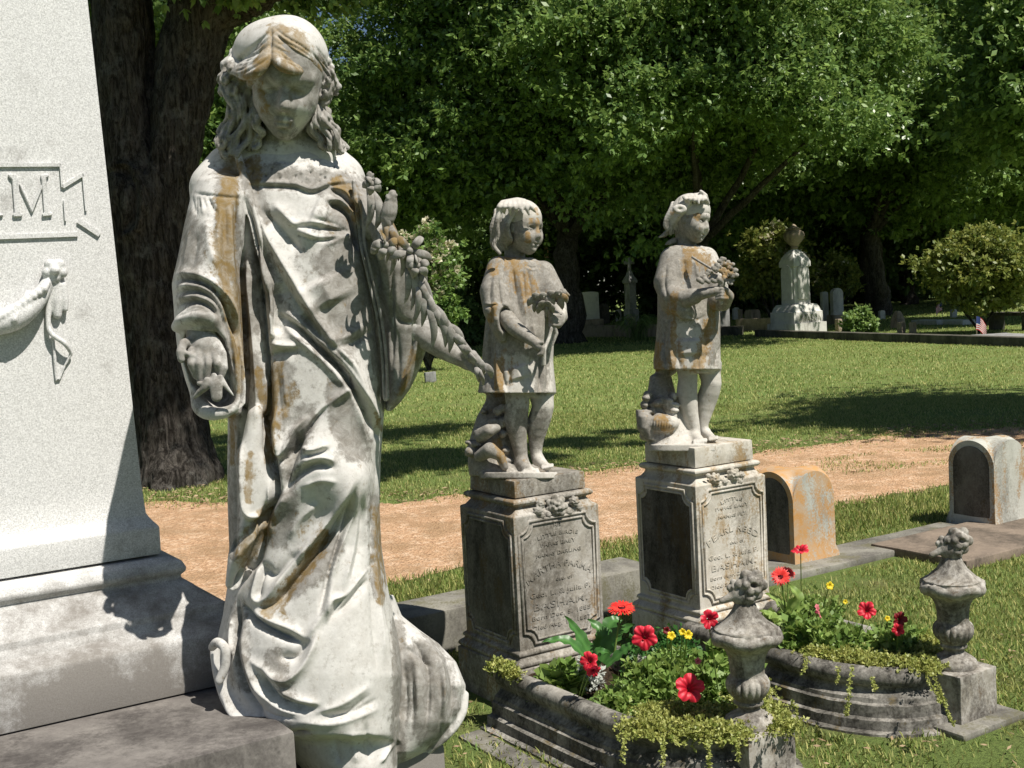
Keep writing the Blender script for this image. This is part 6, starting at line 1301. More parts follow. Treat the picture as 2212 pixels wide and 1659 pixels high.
    b = Sculpt(cf(1035, 625, 4.66), cf(1180, 415, 5.08), .0026 if not DEV else .005)
    head(b, o, Rm, S, child=True); b.chain([(1112, 585, 4.88, .07), (1112, 560, 4.88, .042), (1112, 500, 4.88, .044)], .02)
    V1, Q1 = b.mesh(1)
    carve(V1, Q1, [(-3, 1.6, 2.5, [(1126, 499), (1133, 496), (1140, 498)])])
    parts.append((V1, Q1))
    a = Sculpt(cf(1080, 785, 4.58), cf(1240, 620, 4.90), .0028 if not DEV else .005)
    a.chain([(1092, 684, 4.74, .034), (1110, 706, 4.71, .033), (1136, 726, 4.69, .026), (1154, 738, 4.68, .021), (1166, 748, 4.67, .021)], .006, n=2)
    for i in range(4): a.chain([(1164+i*3, 744+i*2, 4.665, .0085), (1174-i*1.0, 752+i*4, 4.65, .008), (1172-i*3, 762+i*1.5, 4.655, .006)], .0025)
    a.chain([(1162, 742, 4.66, .008), (1172, 740, 4.65, .007)], .003)
    a.chain([(1206, 664, 4.76, .032), (1212, 684, 4.73, .026), (1204, 698, 4.71, .022)], .006)
    for i in range(4): a.chain([(1208, 684+i*6, 4.70, .009), (1196, 682+i*6.5, 4.685, .0085), (1188, 685+i*6, 4.695, .007)], .0025)
    a.chain([(1204, 678, 4.70, .009), (1194, 672, 4.69, .008)], .003)
    parts.append(a.mesh(1)); Vb, Qb = merge(parts)
    carved('body', Vb, Qb, M_childstone, root, [(.6, 60, [(1110, 500), (1130, 520)]), (.6, 40, [(1100, 690), (1160, 740)]), (.5, 20, [(1200, 690)])], [(.40, 6, [(1146, 450), (1146, 480)]), (.46, 7, [(1140, 505), (1142, 520)]), (.3, 5, [(1160, 470), (1162, 500)])])
    # hair
    g = Sculpt(cf(1038, 560, 4.66), cf(1178, 412, 5.10), .003 if not DEV else .0055); T = lambda x, y, z: o+Rm@(np.array([x, y, z])*S)
    g.ell(T(0, .66, -.13), np.array([.365, .385, .44])*S, .008, Rm)
    g.rows([(470, 1062, 1096, 4.92, .06), (500, 1059, 1090, 4.93, .06), (525, 1058, 1084, 4.94, .05), (540, 1064, 1080, 4.95, .03)], k=.015)
    rr = random.Random(11)
    for i in range(9):
        x = 1062+i*4.4
        lock(g, [(x+10, 455, 4.85-.01*i, 0), (x+2, 485, 4.82-.008*i, 0), (x+4, 515, 4.82-.006*i, 0), (x+rr.uniform(0, 14), 545-abs(i-3)*4, 4.82, 0)], .010, .0055, .0045, waves=1.6, ph=i*.9, k=.002)
    lock(g, [(1080, 450, 4.72, 0), (1072, 480, 4.72, 0), (1076, 510, 4.73, 0), (1068, 530, 4.73, 0), (1078, 548, 4.73, 0)], .011, .007, .003, waves=1.2, k=.002)
    for i in range(7): g.chain([(1085+8*i, 432+1.5*abs(i-4), 4.74, .010), (1078+11.5*i, 447, 4.71, .009), (1076+13.4*i, 458+(i % 3)*3, 4.705+.012*abs(i-4), .004)], .012, n=3)
    g.ell(T(0, .26, .30), np.array([.31, .40, .30])*S, .006, Rm, cut=True)
    V, Q = g.mesh(1)
    carve(V, Q, [(-5, 2, 2, [(1068+i*6, 470), (1063+i*5, 505), (1066+i*5, 538)]) for i in range(5)]+[(-2, 2, 2, [(1090+i*9, 430), (1084+i*10, 445), (1080+i*11, 464)]) for i in range(8)])
    carved('hair', V, Q, M_childstone, root, [(.6, 34, [(1066, 490), (1076, 540)]), (-.6, 34, [(1085, 442), (1145, 440)])], [(.3, 5, [(1158, 450), (1160, 462)])])
    # lily
    t = Sculpt(cf(1135, 790, 4.56), cf(1240, 605, 4.82), .0028 if not DEV else .005)
    pet = []
    for (cx_, cy_, n_, rr_, sd_) in ((1166, 655, 6, 26, 1), (1200, 650, 6, 26, 2), (1178, 668, 5, 18, 4)):
        for i in range(n_):
            an = i/n_*6.28+sd_; x1 = cx_+math.cos(an)*rr_; y1 = cy_+math.sin(an)*rr_*.62
            c = crom([cf(cx_, cy_, 4.665), cf(cx_*.6+x1*.4, cy_*.6+y1*.4-7, 4.640+.01*math.sin(an)), cf(cx_*.2+x1*.8, cy_*.2+y1*.8-4, 4.640+.016*math.sin(an)), cf(x1, y1+6, 4.655+.02*math.sin(an))], 5); u = np.linspace(0, 1, len(c)); pet.append(tube_arr(c, .016*np.sin(np.pi*np.clip(.08+u*.92, 0, 1))**.8+.0006, 10, .3))
    t.chain([(1200, 640, 4.66, .010), (1216, 631, 4.66, .015), (1230, 638, 4.67, .004)], .003, fz=.6)
    t.chain([(1190, 670, 4.68, .008), (1194, 700, 4.69, .007), (1186, 730, 4.68, .007), (1176, 756, 4.66, .007), (1174, 800, 4.68, .010)], .003)
    t.chain([(1196, 700, 4.69, .008), (1202, 720, 4.70, .008), (1194, 745, 4.70, .004)], .003)
    V, Q = merge([t.mesh(1)]+pet)
    carved('stone_lily', V, Q, M_childstone, root, [(.5, 60, [(1180, 650)])], [(.42, 7, [(1222, 640)])])
    return root
def build_child_2():
    root = empty('child_statue', G(1500, 1330, .3))
    tag(root, 'ochre stained marble statue of a child clasping a posy, on the farther pedestal', 'statue')
    X = lambda v: v
    s = Sculpt(cf(1365, 1025, 5.06), cf(1605, 520, 5.66), .0035 if not DEV else .007)
    d = 5.34
    s.rows([(530, 1450, 1515, d, .07), (540, 1440, 1532, d, .085), (560, 1430, 1544, d, .10), (600, 1424, 1550, d, .11), (640, 1420, 1552, d, .12), (690, 1420, 1556, d, .13), (740, 1416, 1556, d, .14), (780, 1411, 1557, d, .15), (798, 1412, 1557, d, .15)], n=2.3, k=.02)
    s.rows([(792, 1428, 1545, d, .13), (822, 1436, 1540, d, .10)], k=.01, cut=True)
    s.rows([(786, 1462, 1556, d+.01, .09), (806, 1464, 1552, d+.01, .085)], k=.02)
    s.chain([(1452, 560, d-.04, .055), (1444, 610, d-.07, .065), (1456, 650, d-.10, .058)], .014)
    s.chain([(1452, 640, d-.13, .045), (1478, 645, d-.17, .042), (1500, 640, d-.20, .035)], .012)
    s.rows([(640, 1440, 1480, d-.13, .05), (670, 1445, 1500, d-.14, .045), (690, 1470, 1502, d-.14, .03)], k=.01)
    s.chain([(1524, 560, d-.02, .055), (1545, 610, d-.05, .055), (1552, 650, d-.10, .045)], .012)
    # legs
    s.chain([(1484, 795, d-.02, .046), (1486, 822, d-.03, .042), (1484, 850, d-.02, .046), (1492, 895, d-.02, .034), (1500, 925, d-.02, .026), (1500, 943, d-.02, .027)], .008, n=2)
    s.chain([(1500, 942, d-.03, .026), (1508, 950, d-.07, .024), (1513, 954, d-.095, .018)], .012); toes(s, 1500, 957, 1524, 954, d-.105, .0075)
    s.chain([(1528, 785, d+.02, .052), (1537, 828, d, .044), (1527, 862, d+.02, .046), (1522, 895, d+.02, .032), (1518, 922, d+.02, .023), (1524, 934, d+.02, .023)], .008, n=2)
    s.chain([(1524, 934, d+.01, .022), (1535, 944, d-.03, .019), (1541, 948, d-.05, .015)], .012); toes(s, 1533, 951, 1549, 948, d-.06, .006)
    rg = random.Random(8)
    s.rows([(770, 1430, 1470, d+.10, .05), (806, 1415, 1460, d+.10, .06), (812, 1404, 1450, d+.10, .07), (850, 1398, 1460, d+.09, .10), (890, 1394, 1476, d+.08, .12), (940, 1396, 1500, d+.07, .14), (962, 1398, 1540, d+.05, .15)], n=2.6, k=.02)
    s.rows([(885, 1373, 1402, d, .06), (900, 1374, 1410, d-.02, .07), (925, 1376, 1414, d-.03, .06), (950, 1392, 1420, d-.02, .05)], n=2.2, k=.01)
    for _ in range(34):
        y = rg.uniform(850, 955); x = rg.uniform(1390, 1458); s.ell(cf(x, y, d-.02+rg.uniform(-.03, .03)), (rg.uniform(.012, .026), rg.uniform(.010, .02), .03), .006)
    s.ell(cf(1432, 915, d-.06), (.07, .04, .05), .01)
    for i in range(6): s.cap(cf(1430+i*3, 862+i*8, d-.04), cf(1450+i*2, 866+i*8, d-.06), .012, .010, .003)
    s.rows([(960, 1404, 1560, d, .17), (975, 1400, 1565, d, .17)], n=3, k=.01)
    V, Q = s.mesh(3)
    carve(V, Q, [(-16, 4, 5, [(1440, 700), (1434, 750), (1440, 800)]), (14, 5, 5, [(1456, 690), (1449, 740), (1452, 798)]), (-9, 4, 5, [(1466, 720), (1463, 760), (1470, 798)]), (20, 26, 26, [(1490, 730), (1492, 770)]), (-10, 5, 5, [(1520, 690), (1526, 740), (1520, 795)]), (9, 5, 5, [(1532, 690), (1540, 740), (1536, 790)]), (-12, 3, 4, [(1556, 745), (1549, 770), (1546, 795)]), (-8, 4, 4, [(1424, 700), (1420, 780)]),
                 (-9, 4, 4, [(1440, 570), (1436, 620), (1448, 660)]), (8, 5, 5, [(1466, 556), (1470, 600)]), (-7, 4, 4, [(1478, 560), (1480, 610)]), (7, 4, 4, [(1500, 560), (1508, 600)]), (-7, 3, 4, [(1480, 675), (1505, 690), (1525, 680)]), (-8, 3, 3, [(1450, 650), (1462, 672)]), (-8, 3, 3, [(1466, 648), (1480, 670)]), (-7, 3, 3, [(1438, 640), (1446, 668)]), (-9, 4, 3, [(1508, 800), (1512, 760)]),
                 *[(-5, 1.8, 1.8, [(1410+i*6, 905+(i % 2)*2), (1408+i*6, 930)]) for i in range(8)]])
    gr = [(.55, 50, [(1450, 570), (1440, 650)]), (.34, 60, [(1490, 600), (1530, 700)]), (.5, 26, [(1430, 700), (1424, 780)]), (.5, 34, [(1510, 600), (1540, 640)]), (.6, 40, [(1410, 850), (1400, 900)]), (-.5, 24, [(1486, 730), (1490, 780)]), (-.3, 30, [(1484, 860), (1500, 930)]), (.3, 14, [(1532, 700), (1540, 780)])]
    li = [(.44, 11, [(1486, 540), (1484, 590)]), (.42, 16, [(1500, 550), (1530, 570)]), (.42, 9, [(1422, 745), (1420, 795)]), (.42, 8, [(1456, 700), (1452, 795)]), (.42, 14, [(1528, 700), (1522, 750), (1505, 792)]), (.34, 12, [(1455, 640), (1452, 680)]), (.40, 16, [(1430, 905), (1440, 925)]), (.3, 10, [(1536, 660), (1540, 720)]), (.3, 7, [(1462, 730), (1478, 795)])]
    carved('smock_and_legs', V, Q, M_childstone, root, gr, li)
    parts = []; S = .195; Rm = frame(R(52), R(8), R(-4)); o = cf(1510, 520, d-.06)-Rm@(np.array([0, .03, .22])*S)
    b = Sculpt(cf(1400, 600, d-.24), cf(1545, 405, d+.22), .0027 if not DEV else .005)
    head(b, o, Rm, S, child=True); b.chain([(1484, 562, d+.01, .07), (1484, 540, d+.01, .044), (1478, 480, d+.02, .046)], .02)
    parts.append(b.mesh(1))
    a = Sculpt(cf(1470, 680, d-.34), cf(1600, 560, d+.02), .003 if not DEV else .005)
    a.chain([(1492, 642, d-.19, .030), (1520, 634, d-.24, .024), (1548, 628, d-.255, .020)], .006)
    a.chain([(1562, 655, d-.12, .034), (1572, 640, d-.18, .027), (1566, 630, d-.22, .021)], .006)
    for i in range(4): a.chain([(1570, 626+i*6, d-.25, .009), (1558, 624+i*6.5, d-.27, .0085), (1548, 628+i*6, d-.26, .007)], .0025)
    a.chain([(1566, 622, d-.24, .009), (1554, 616, d-.255, .008)], .003)
    parts.append(a.mesh(1)); Vb, Qb = merge(parts)
    carved('body', Vb, Qb, M_childstone, root, [(.42, 36, [(1480, 490), (1480, 530)]), (.5, 30, [(1570, 640), (1500, 640)])], [(.45, 8, [(1502, 455), (1504, 468)]), (.32, 9, [(1570, 640)])])
    g = Sculpt(cf(1402, 560, d-.24), cf(1542, 402, d+.24), .003 if not DEV else .0055); T = lambda x, y, z: o+Rm@(np.array([x, y, z])*S)
    g.ell(T(0, .68, -.13), np.array([.38, .385, .45])*S, .008, Rm)
    for i in range(9):
        x = 1440+i*4
        lock(g, [(x+14, 440, d-.02-.01*i, 0), (x+2, 465, d-.03-.006*i, 0), (x-2, 490-i, d-.03, 0), (x+random.Random(i).uniform(-4, 6), 506-abs(i-3)*3, d-.02, 0)], .011, .006, .004, waves=1.4, ph=i, k=.002)
    g.chain([(1444, 500, d, .014), (1434, 508, d, .010), (1424, 512, d, .004)], .006)
    g.chain([(1456, 520, d, .014), (1446, 524, d, .011), (1438, 528, d, .004)], .006)
    for i in range(9):
        an = i/9*6.28; g.ell(cf(1468+math.cos(an)*10, 452+math.sin(an)*6, d-.13), (.012, .010, .012), .006)
    for i in range(6): g.chain([(1478+8*i, 420+1.5*abs(i-4), d-.09, .009), (1480+9*i, 430, d-.13, .008), (1484+8.6*i, 438+(i % 2)*2, d-.14+.014*abs(i-3), .004)], .012, n=3)
    g.chain([(1514, 414, d-.11, .008), (1524, 422, d-.11, .009), (1530, 440, d-.08, .007)], .006)
    g.ell(T(0, .24, .30), np.array([.31, .42, .30])*S, .006, Rm, cut=True)
    V, Q = g.mesh(1)
    carve(V, Q, [(-3.5, 2, 2, [(1462+i*9, 414), (1456+i*10, 428), (1452+i*10, 446)]) for i in range(8)])
    carved('hair', V, Q, M_childstone, root, [(.3, 22, [(1445, 490), (1450, 510)]), (-.6, 34, [(1465, 430), (1510, 424)])], [(.4, 5, [(1452, 460)])])
    t = Sculpt(cf(1485, 660, d-.40), cf(1605, 535, d-.04), .003 if not DEV else .005)
    rr = random.Random(2)
    for i, (x, y, r_) in enumerate(((1560, 565, .022), (1576, 572, .022), (1585, 590, .024), (1548, 578, .022), (1564, 590, .026), (1532, 590, .020), (1545, 602, .022), (1578, 608, .018), (1520, 600, .016), (1556, 612, .018))):
        rosebud(t, cf(x, y, d-.27+rr.uniform(-.02, .02)), r_, i)
    for i in range(14):
        x = 1496+i*4; t.ell(cf(x, 556+i*2.4, d-.135-.006*i), (.0065, .0065, .008), .001)
        t.ell(cf(1508+i*4.6, 604+(i % 3)*3-i*.3, d-.27), (.009, .011, .01), .003)
    t.chain([(1560, 612, d-.26, .014), (1556, 635, d-.25, .012), (1558, 655, d-.24, .008)], .006)
    V, Q = t.mesh(1)
    carved('stone_posy', V, Q, M_childstone, root, [(.46, 60, [(1540, 590)])], [(.42, 13, [(1572, 580), (1565, 590)])])
    return root
child1 = build_child_1(); child2 = build_child_2()
# ================================================================== planting in the two beds
M_leafy = leafmat('bedding_leaf', (.10, .19, .035), (.32, .43, .12), rough=.5, trans=.3)
M_deep = leafmat('deep_green_leaf', (.03, .10, .022), (.085, .22, .05), rough=.4, trans=.25)
M_sedum = leafmat('sedum_leaf', (.20, .25, .05), (.50, .50, .17), rough=.5, trans=.25)
M_dusty = leafmat('dusty_miller', (.42, .45, .40), (.68, .70, .66), rough=.8, trans=.1)
def petal_mat(name, c1, c2):
    m = leafmat(name, c1, c2, rough=.5, trans=.25); return m
M_red = petal_mat('petunia_red', (.36, .004, .012), (.80, .03, .06)); M_gerb = petal_mat('gerbera_red', (.66, .02, .015), (.85, .07, .05)); M_yel = petal_mat('yellow_petal', (.75, .55, .01), (.85, .68, .03)); M_maroon = petal_mat('maroon_petal', (.10, .003, .006), (.22, .01, .015)); M_pinkp = petal_mat('faded_pink_petal', (.5, .08, .12), (.65, .2, .22))
def frame_n(n):
    n = np.array(n, float); n /= np.linalg.norm(n); a = np.cross(n, [0, 0, 1.0]); a = a/np.linalg.norm(a) if np.linalg.norm(a) > .05 else np.array([1.0, 0, 0]); return a, np.cross(n, a), n
def petunia(c, n, r, seed, lobes=5, depth=.55):
    "trumpet with ruffled lobes"
    a, b, n = frame_n(n); rg = np.random.default_rng(seed); m = 50; V = []; rings = [(.05, -depth), (.16, -.34), (.34, -.06), (.62, .05), (.85, .06), (1.0, .0)]; ph = rg.uniform(0, 6)
    for k, (q, z) in enumerate(rings):
        for i in range(m):
            t = i/m*6.2832; lob = abs(math.cos(lobes*t/2+ph))**.5; rr = q*(1-(.34*(1-lob))*max(0, (q-.3)/.7)+.05*math.sin(t*13+ph)*max(0, q-.7)); rf = .13*math.sin(t*11+ph*3+k*.5)*max(0, (q-.35))+.12*math.sin(2*t+ph)*q*q-.10*(1-lob)*q
            V.append(c+(a*math.cos(t)+b*math.sin(t))*rr*r+n*(z+rf)*r)
    V = np.array(V); i, j = np.meshgrid(np.arange(len(rings)-1), np.arange(m), indexing='ij'); Q = np.stack([i*m+j, i*m+(j+1) % m, (i+1)*m+(j+1) % m, (i+1)*m+j], -1).reshape(-1, 4)
    t = np.clip(np.repeat([0, 0, .1, .5, .8, 1.], m)+np.tile(.35*np.sin(np.arange(m)/m*6.2832*lobes*2+ph), 6), 0, 1); return V, Q, t
def daisy(c, n, r, seed, k=26, layers=2):
    a, b, n = frame_n(n); rg = np.random.default_rng(seed); Vs = []; Qs = []; ts = []
    for L in range(layers):
        for i in range(k):
            t = (i+.5*L)/k*6.2832+rg.normal(0, .05); d = a*math.cos(t)+b*math.sin(t); s = -a*math.sin(t)+b*math.cos(t); w = r*.10; l = r*(1-.18*L)*rg.uniform(.9, 1.05); up = (.05+.18*L)
            p = [c+d*r*.16-s*w*.4, c+d*r*.16+s*w*.4, c+d*l*.6+s*w+n*up*r*.5, c+d*l*.6-s*w+n*up*r*.5, c+d*l+s*w*.3+n*(up-.10)*r, c+d*l-s*w*.3+n*(up-.10)*r]
            o = len(Vs); Vs += p; Qs += [[o, o+1, o+2, o+3], [o+3, o+2, o+4, o+5]]; ts += [rg.random()]*6
    return np.array(Vs), np.array(Qs), np.array(ts)
def stem(a, b, r, mat, parent, sag=.0):
    V, Q = tube_arr(crom([a, (np.array(a)+b)/2+[sag, 0, .01], b], 4), np.linspace(r, r*.8, 9), 6); return leaf_obj('stem', V, Q, np.full(len(V), .4), mat, parent)
def mound(px, py, r, h, n, leaf, rng, zb=.14, k=4, slim=.34, flat=1.0, up=.35):
    b = G(px, py, zb); q = rng.normal(0, 1, (n, 3)); q /= np.linalg.norm(q, axis=1)[:, None]; q[:, 2] = np.abs(q[:, 2]); rad = rng.uniform(.35, 1, n)[:, None]**.6*(1+.22*np.sin(q[:, :1]*9+px)*np.sin(q[:, 1:2]*7))
    return b, sprays(b+q*rad*[r, r, h], q*.6+[0, 0, up], leaf, rng, k, slim, .05)
def lp(px, py, d): return P(px, py, d)
def plant(name, label, cat, mounds, mat, flowers=(), group=None, leafname='leaves'):
    rng = np.random.default_rng(int(mounds[0][0])); parts = []; b0 = None; ts = []
    for m in mounds:
        b, (V, Q, t) = mound(*m[:6], rng, **(m[6] if len(m) > 6 else {})); b0 = b if b0 is None else b0; parts.append((V, Q)); ts.append(t)
        # stems under the leaves
        for _ in range(max(3, m[4]//60)):
            e = b+rng.normal(0, .4, 3)*[m[2], m[2], 0]+[0, 0, m[3]*.8]; Vt, Qt = tube_arr(np.array([b+(e-b)*[.3, .3, 0], e]), .0016, 4); parts.append((Vt, Qt)); ts.append(np.full(len(Vt), .3))
    root = empty(name, b0); tag(root, label, cat, group); V, Q = merge(parts); leaf_obj(leafname, V, Q, np.concatenate(ts), mat, root)
    for kind, px, py, d, r, n in flowers:
        c = lp(px, py, d)
        if kind in ('red', 'pink', 'maroon', 'yellow'): V, Q, t = petunia(c, n, r, int(px), depth=.55 if kind != 'yellow' else .2); mm = {'red': M_red, 'pink': M_pinkp, 'maroon': M_maroon, 'yellow': M_yel}[kind]
        else: V, Q, t = daisy(c, n, r, int(px)); mm = M_gerb
        f = leaf_obj('flower', V, Q, t, mm, root)
        if kind in ('red', 'gerbera'):
            nn = np.array(n)/np.linalg.norm(n); V, Q, t = (lambda s: (s[0], s[1], np.zeros(len(s[0]))))(merge([tube_arr(np.array([c-nn*r*.1, c+nn*r*.07]), [r*(.28 if kind == 'gerbera' else .10), r*(.22 if kind == 'gerbera' else .06)], 10)]))
            leaf_obj('flower_eye', V, Q, t, M_maroon, root)
        g = b0.copy(); g[0] = g[0]*.5+c[0]*.5; g[1] = g[1]*.5+c[1]*.5; stem(np.array([g[0], g[1], .14]), c-np.array(n)/np.linalg.norm(n)*r*.4, .0026, M_leafy, root)
    return root
TC = lambda x=0, z=.3: (x, -1, z)
# nearer bed
plant('petunia', 'bushy petunia with the two biggest red blooms, middle of the nearer bed', 'flowering plant', [(1420, 1520, .17, .15, 900, .030), (1340, 1545, .12, .09, 420, .028), (1470, 1500, .12, .17, 420, .026)], M_leafy,
      [('red', 1392, 1377, 4.10, .045, TC(-.1, .2)), ('red', 1490, 1486, 3.90, .049, TC(.1, .5))])
plant('petunia', 'petunia with one folded red bloom over the white foliage, left of the nearer bed', 'flowering plant', [(1215, 1490, .085, .085, 280, .042, dict(k=4, slim=.42)), (1190, 1500, .06, .06, 120, .042, dict(slim=.42))], M_leafy, [('red', 1272, 1428, 4.12, .034, TC(-.5, .5)), ('red', 1282, 1449, 4.10, .027, TC(.2, -.5))])
plant('petunia', 'petunia with one red bloom right beside the nearer urn', 'flowering plant', [(1570, 1500, .11, .20, 520, .034, dict(slim=.4)), (1545, 1530, .10, .15, 300, .032, dict(slim=.4))], M_leafy, [('red', 1533, 1338, 3.98, .034, TC(.3, .1)), ('pink', 1508, 1428, 4.0, .012, TC())])
plant('pansy', 'small dark plant with yellow and maroon pansies, back of the nearer bed', 'flowering plant', [(1450, 1455, .12, .17, 520, .022), (1380, 1450, .08, .11, 260, .022)], M_deep, [('yellow', 1450, 1373, 4.22, .016, TC(0, .4)), ('maroon', 1440, 1362, 4.24, .014, TC(0, .2)), ('yellow', 1487, 1371, 4.22, .017, TC(.2, .3)), ('yellow', 1474, 1365, 4.24, .013, TC(-.2, .3))])
def big_leaves(name, label, base, spec, flower, mat=M_deep):
    root = empty(name, base); tag(root, label, 'flowering plant', 'gerbera daisies'); 
    for pts, w in spec:
        c = crom([np.array(P(*q)) for q in pts], 8)[:, :3]; k = len(c); T = np.gradient(c, axis=0); T /= np.linalg.norm(T, axis=1)[:, None]; S_ = np.cross(T, [0, -.5, 1.0]); S_ /= np.linalg.norm(S_, axis=1)[:, None]; Nn = np.cross(S_, T)
        V = []
        for i in range(k):
            t = i/(k-1); ww = w*math.sin(math.pi*min(1, .08+t*.92)**.8)**.7*(1+.22*math.sin(t*26)); 
            for j, s in enumerate((-1, -.5, 0, .5, 1)): V.append(c[i]+S_[i]*ww*s+Nn[i]*(abs(s)*w*.28+.003*math.sin(t*30)*abs(s)))
        V = np.array(V); i, j = np.meshgrid(np.arange(k-1), np.arange(4), indexing='ij'); Q = np.stack([i*5+j, i*5+j+1, (i+1)*5+j+1, (i+1)*5+j], -1).reshape(-1, 4); tt = np.tile([.6, .4, 1.0, .4, .6], k); leaf_obj('leaf', V, Q, tt, mat, root, )
    for px, py, d, r, n, b in flower:
        c = P(px, py, d); V, Q, t = daisy(c, n, r, int(px)); leaf_obj('flower', V, Q, t, M_gerb, root); V, Q = tube_arr(np.array([c-np.array([0, 0, .003]), c+np.array([0, 0, .006])]), [r*.3, r*.24], 12); leaf_obj('flower_eye', V, Q, np.zeros(len(V)), M_maroon, root); stem(P(*b), c-[0, 0, .004], .004, M_leafy, root)
big_leaves('gerbera', 'gerbera with big dark leaves and one tall red daisy, back left of the nearer bed', G(1290, 1470, .14),
           [([(1290, 1440, 4.35), (1255, 1380, 4.34), (1218, 1330, 4.33)], .026), ([(1270, 1425, 4.3), (1225, 1385, 4.28), (1170, 1388, 4.28)], .022), ([(1290, 1430, 4.38), (1300, 1370, 4.38), (1268, 1338, 4.40)], .028), ([(1300, 1430, 4.33), (1330, 1375, 4.33), (1372, 1350, 4.33)], .032), ([(1310, 1440, 4.28), (1350, 1405, 4.25), (1372, 1390, 4.24)], .022), ([(1275, 1445, 4.25), (1290, 1410, 4.22), (1318, 1412, 4.20)], .02), ([(1290, 1430, 4.4), (1318, 1350, 4.42), (1345, 1342, 4.44)], .030)],
           [(1343, 1313, 4.30, .052, (0, -.25, 1), (1325, 1430, 4.3))])
rng0 = np.random.default_rng(77)
b, (V, Q, t) = mound(1268, 1480, .06, .11, 260, .020, rng0, k=5, slim=.22); r = empty('dusty_miller', b); tag(r, 'pale silvery lacy plant behind the folded red bloom of the nearer bed', 'plant'); leaf_obj('leaves', V, Q, t, M_dusty, r)
# farther bed
plant('petunia', 'bushy petunia with red blooms in the middle of the farther bed', 'flowering plant', [(1800, 1430, .15, .15, 800, .030), (1760, 1410, .12, .17, 420, .030), (1850, 1430, .12, .11, 320, .028)], M_leafy, [('red', 1872, 1318, 4.55, .036, TC(-.3, .6)), ('pink', 1768, 1320, 4.6, .030, (1, -.3, .3))])
plant('petunia', 'petunia with a dark half folded red bloom at the right of the farther bed', 'flowering plant', [(1930, 1430, .14, .13, 600, .030), (1960, 1420, .10, .11, 300, .028)], M_leafy, [('maroon', 1944, 1338, 4.42, .030, TC(.2, .1)), ('red', 1940, 1360, 4.40, .024, TC(-.2, .3)), ('yellow', 1917, 1336, 4.44, .011, TC())])
plant('petunia', 'lanky petunia with one raised red bloom against the arched headstone', 'flowering plant', [(1730, 1350, .10, .11, 260, .026), (1775, 1360, .12, .15, 220, .022)], M_leafy, [('red', 1728, 1187, 4.85, .038, (-.2, -.2, .9)), ('yellow', 1793, 1265, 4.8, .017, TC(.2, .3)), ('yellow', 1826, 1300, 4.75, .010, TC())])
big_leaves('gerbera', 'gerbera with two crimson daisies and glossy leaves, left of the farther bed', G(1700, 1395, .14),
           [([(1700, 1330, 4.85), (1680, 1300, 4.83), (1652, 1282, 4.82)], .024), ([(1700, 1330, 4.82), (1722, 1290, 4.80), (1700, 1262, 4.80)], .026), ([(1690, 1340, 4.8), (1665, 1330, 4.78), (1640, 1320, 4.76)], .022), ([(1705, 1335, 4.8), (1740, 1310, 4.78), (1752, 1300, 4.78)], .024)], [(1686, 1245, 4.82, .040, (-.1, -.9, .5), (1700, 1340, 4.85)), (1702, 1236, 4.9, .034, (.3, -.5, .8), (1702, 1340, 4.88))], M_leafy)
plant('petunia', 'light leaved petunia low at the left of the farther bed', 'flowering plant', [(1715, 1420, .12, .16, 420, .036, dict(slim=.42)), (1690, 1395, .09, .14, 200, .036, dict(slim=.42))], M_leafy, [('red', 1665, 1392, 4.65, .010, TC())])
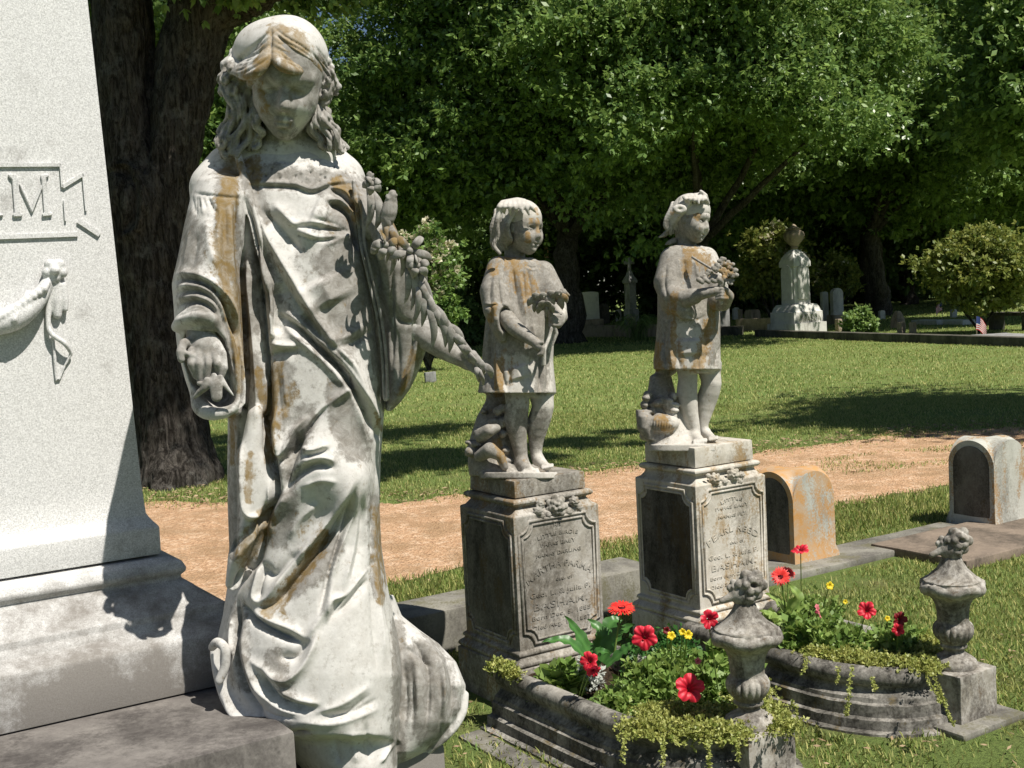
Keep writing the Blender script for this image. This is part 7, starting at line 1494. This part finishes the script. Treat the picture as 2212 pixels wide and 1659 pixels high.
# sedum carpets spilling over the kerbs
def sedum(label, areas, trails, extra=()):
    rng = np.random.default_rng(len(label)); parts = []; ts = []
    for pxs, pys, rx, n, zz in areas:
        for px, py in zip(pxs, pys):
            b = G(px, py, zz); q = rng.normal(0, 1, (n, 3))*[rx, rx, .012]+b+[0, 0, .012]; V, Q, t = sprays(q, np.tile([0, 0, .9], (n, 1)), .014, rng, 6, .30, 0); parts.append((V, Q)); ts.append(t)
    for pts in trails:
        c = crom([np.array(P(*q)) for q in pts], 8); V, Q = tube_arr(c, .0013, 4); parts.append((V, Q)); ts.append(np.full(len(V), .3)); q = np.repeat(c, 3, 0)+rng.normal(0, .0028, (len(c)*3, 3)); V, Q, t = sprays(q, np.tile([0, -.6, 0], (len(q), 1)), .010, rng, 3, .34, .1); parts.append((V, Q)); ts.append(t)
    V, Q = merge(parts); o = leaf_obj('sedum', V, Q, np.concatenate(ts), M_sedum); tag(o, label, 'ground cover', kind='stuff')
sedum('yellow green sedum carpet spilling over the nearer kerb', [(np.linspace(1375, 1590, 14), np.linspace(1578, 1592, 14), .030, 130, .19), (np.linspace(1400, 1600, 10), np.linspace(1545, 1550, 10), .035, 110, .18), ([1655, 1675, 1690], [1540, 1560, 1575], .030, 160, .19), ([1070, 1085, 1098, 1110], [1448, 1445, 1452, 1462], .016, 70, .215), ([1640, 1600], [1500, 1510], .03, 130, .19)],
      [[(1352, 1580, 3.70), (1349, 1600, 3.64), (1345, 1640, 3.62)], [(1432, 1590, 3.62), (1434, 1620, 3.55), (1430, 1665, 3.53)], [(1528, 1600, 3.56), (1532, 1630, 3.51), (1530, 1670, 3.5)], [(1690, 1560, 3.7), (1712, 1520, 3.7), (1722, 1560, 3.68), (1700, 1590, 3.68)], [(1590, 1600, 3.58), (1596, 1640, 3.56)]])
sedum('yellow green sedum carpet spilling over the farther kerb', [(np.linspace(1760, 2005, 14), np.linspace(1418, 1448, 14), .030, 130, .20), (np.linspace(1800, 2010, 9), np.linspace(1398, 1410, 9), .03, 110, .19), ([1990, 2010, 2020], [1385, 1400, 1420], .028, 160, .20)],
      [[(1840, 1440, 4.28), (1836, 1475, 4.2), (1832, 1520, 4.17), (1828, 1545, 4.16)], [(1742, 1425, 4.4), (1736, 1450, 4.34)], [(1812, 1440, 4.28), (1808, 1475, 4.23)], [(2012, 1455, 4.15), (2030, 1490, 4.05), (2044, 1530, 4.0), (2060, 1565, 3.97)], [(1885, 1465, 4.14), (1890, 1490, 4.1)], [(2000, 1460, 4.13), (2018, 1490, 4.05), (2032, 1515, 4.0)]])
plant_trees()
far_things()
grow_lawn()
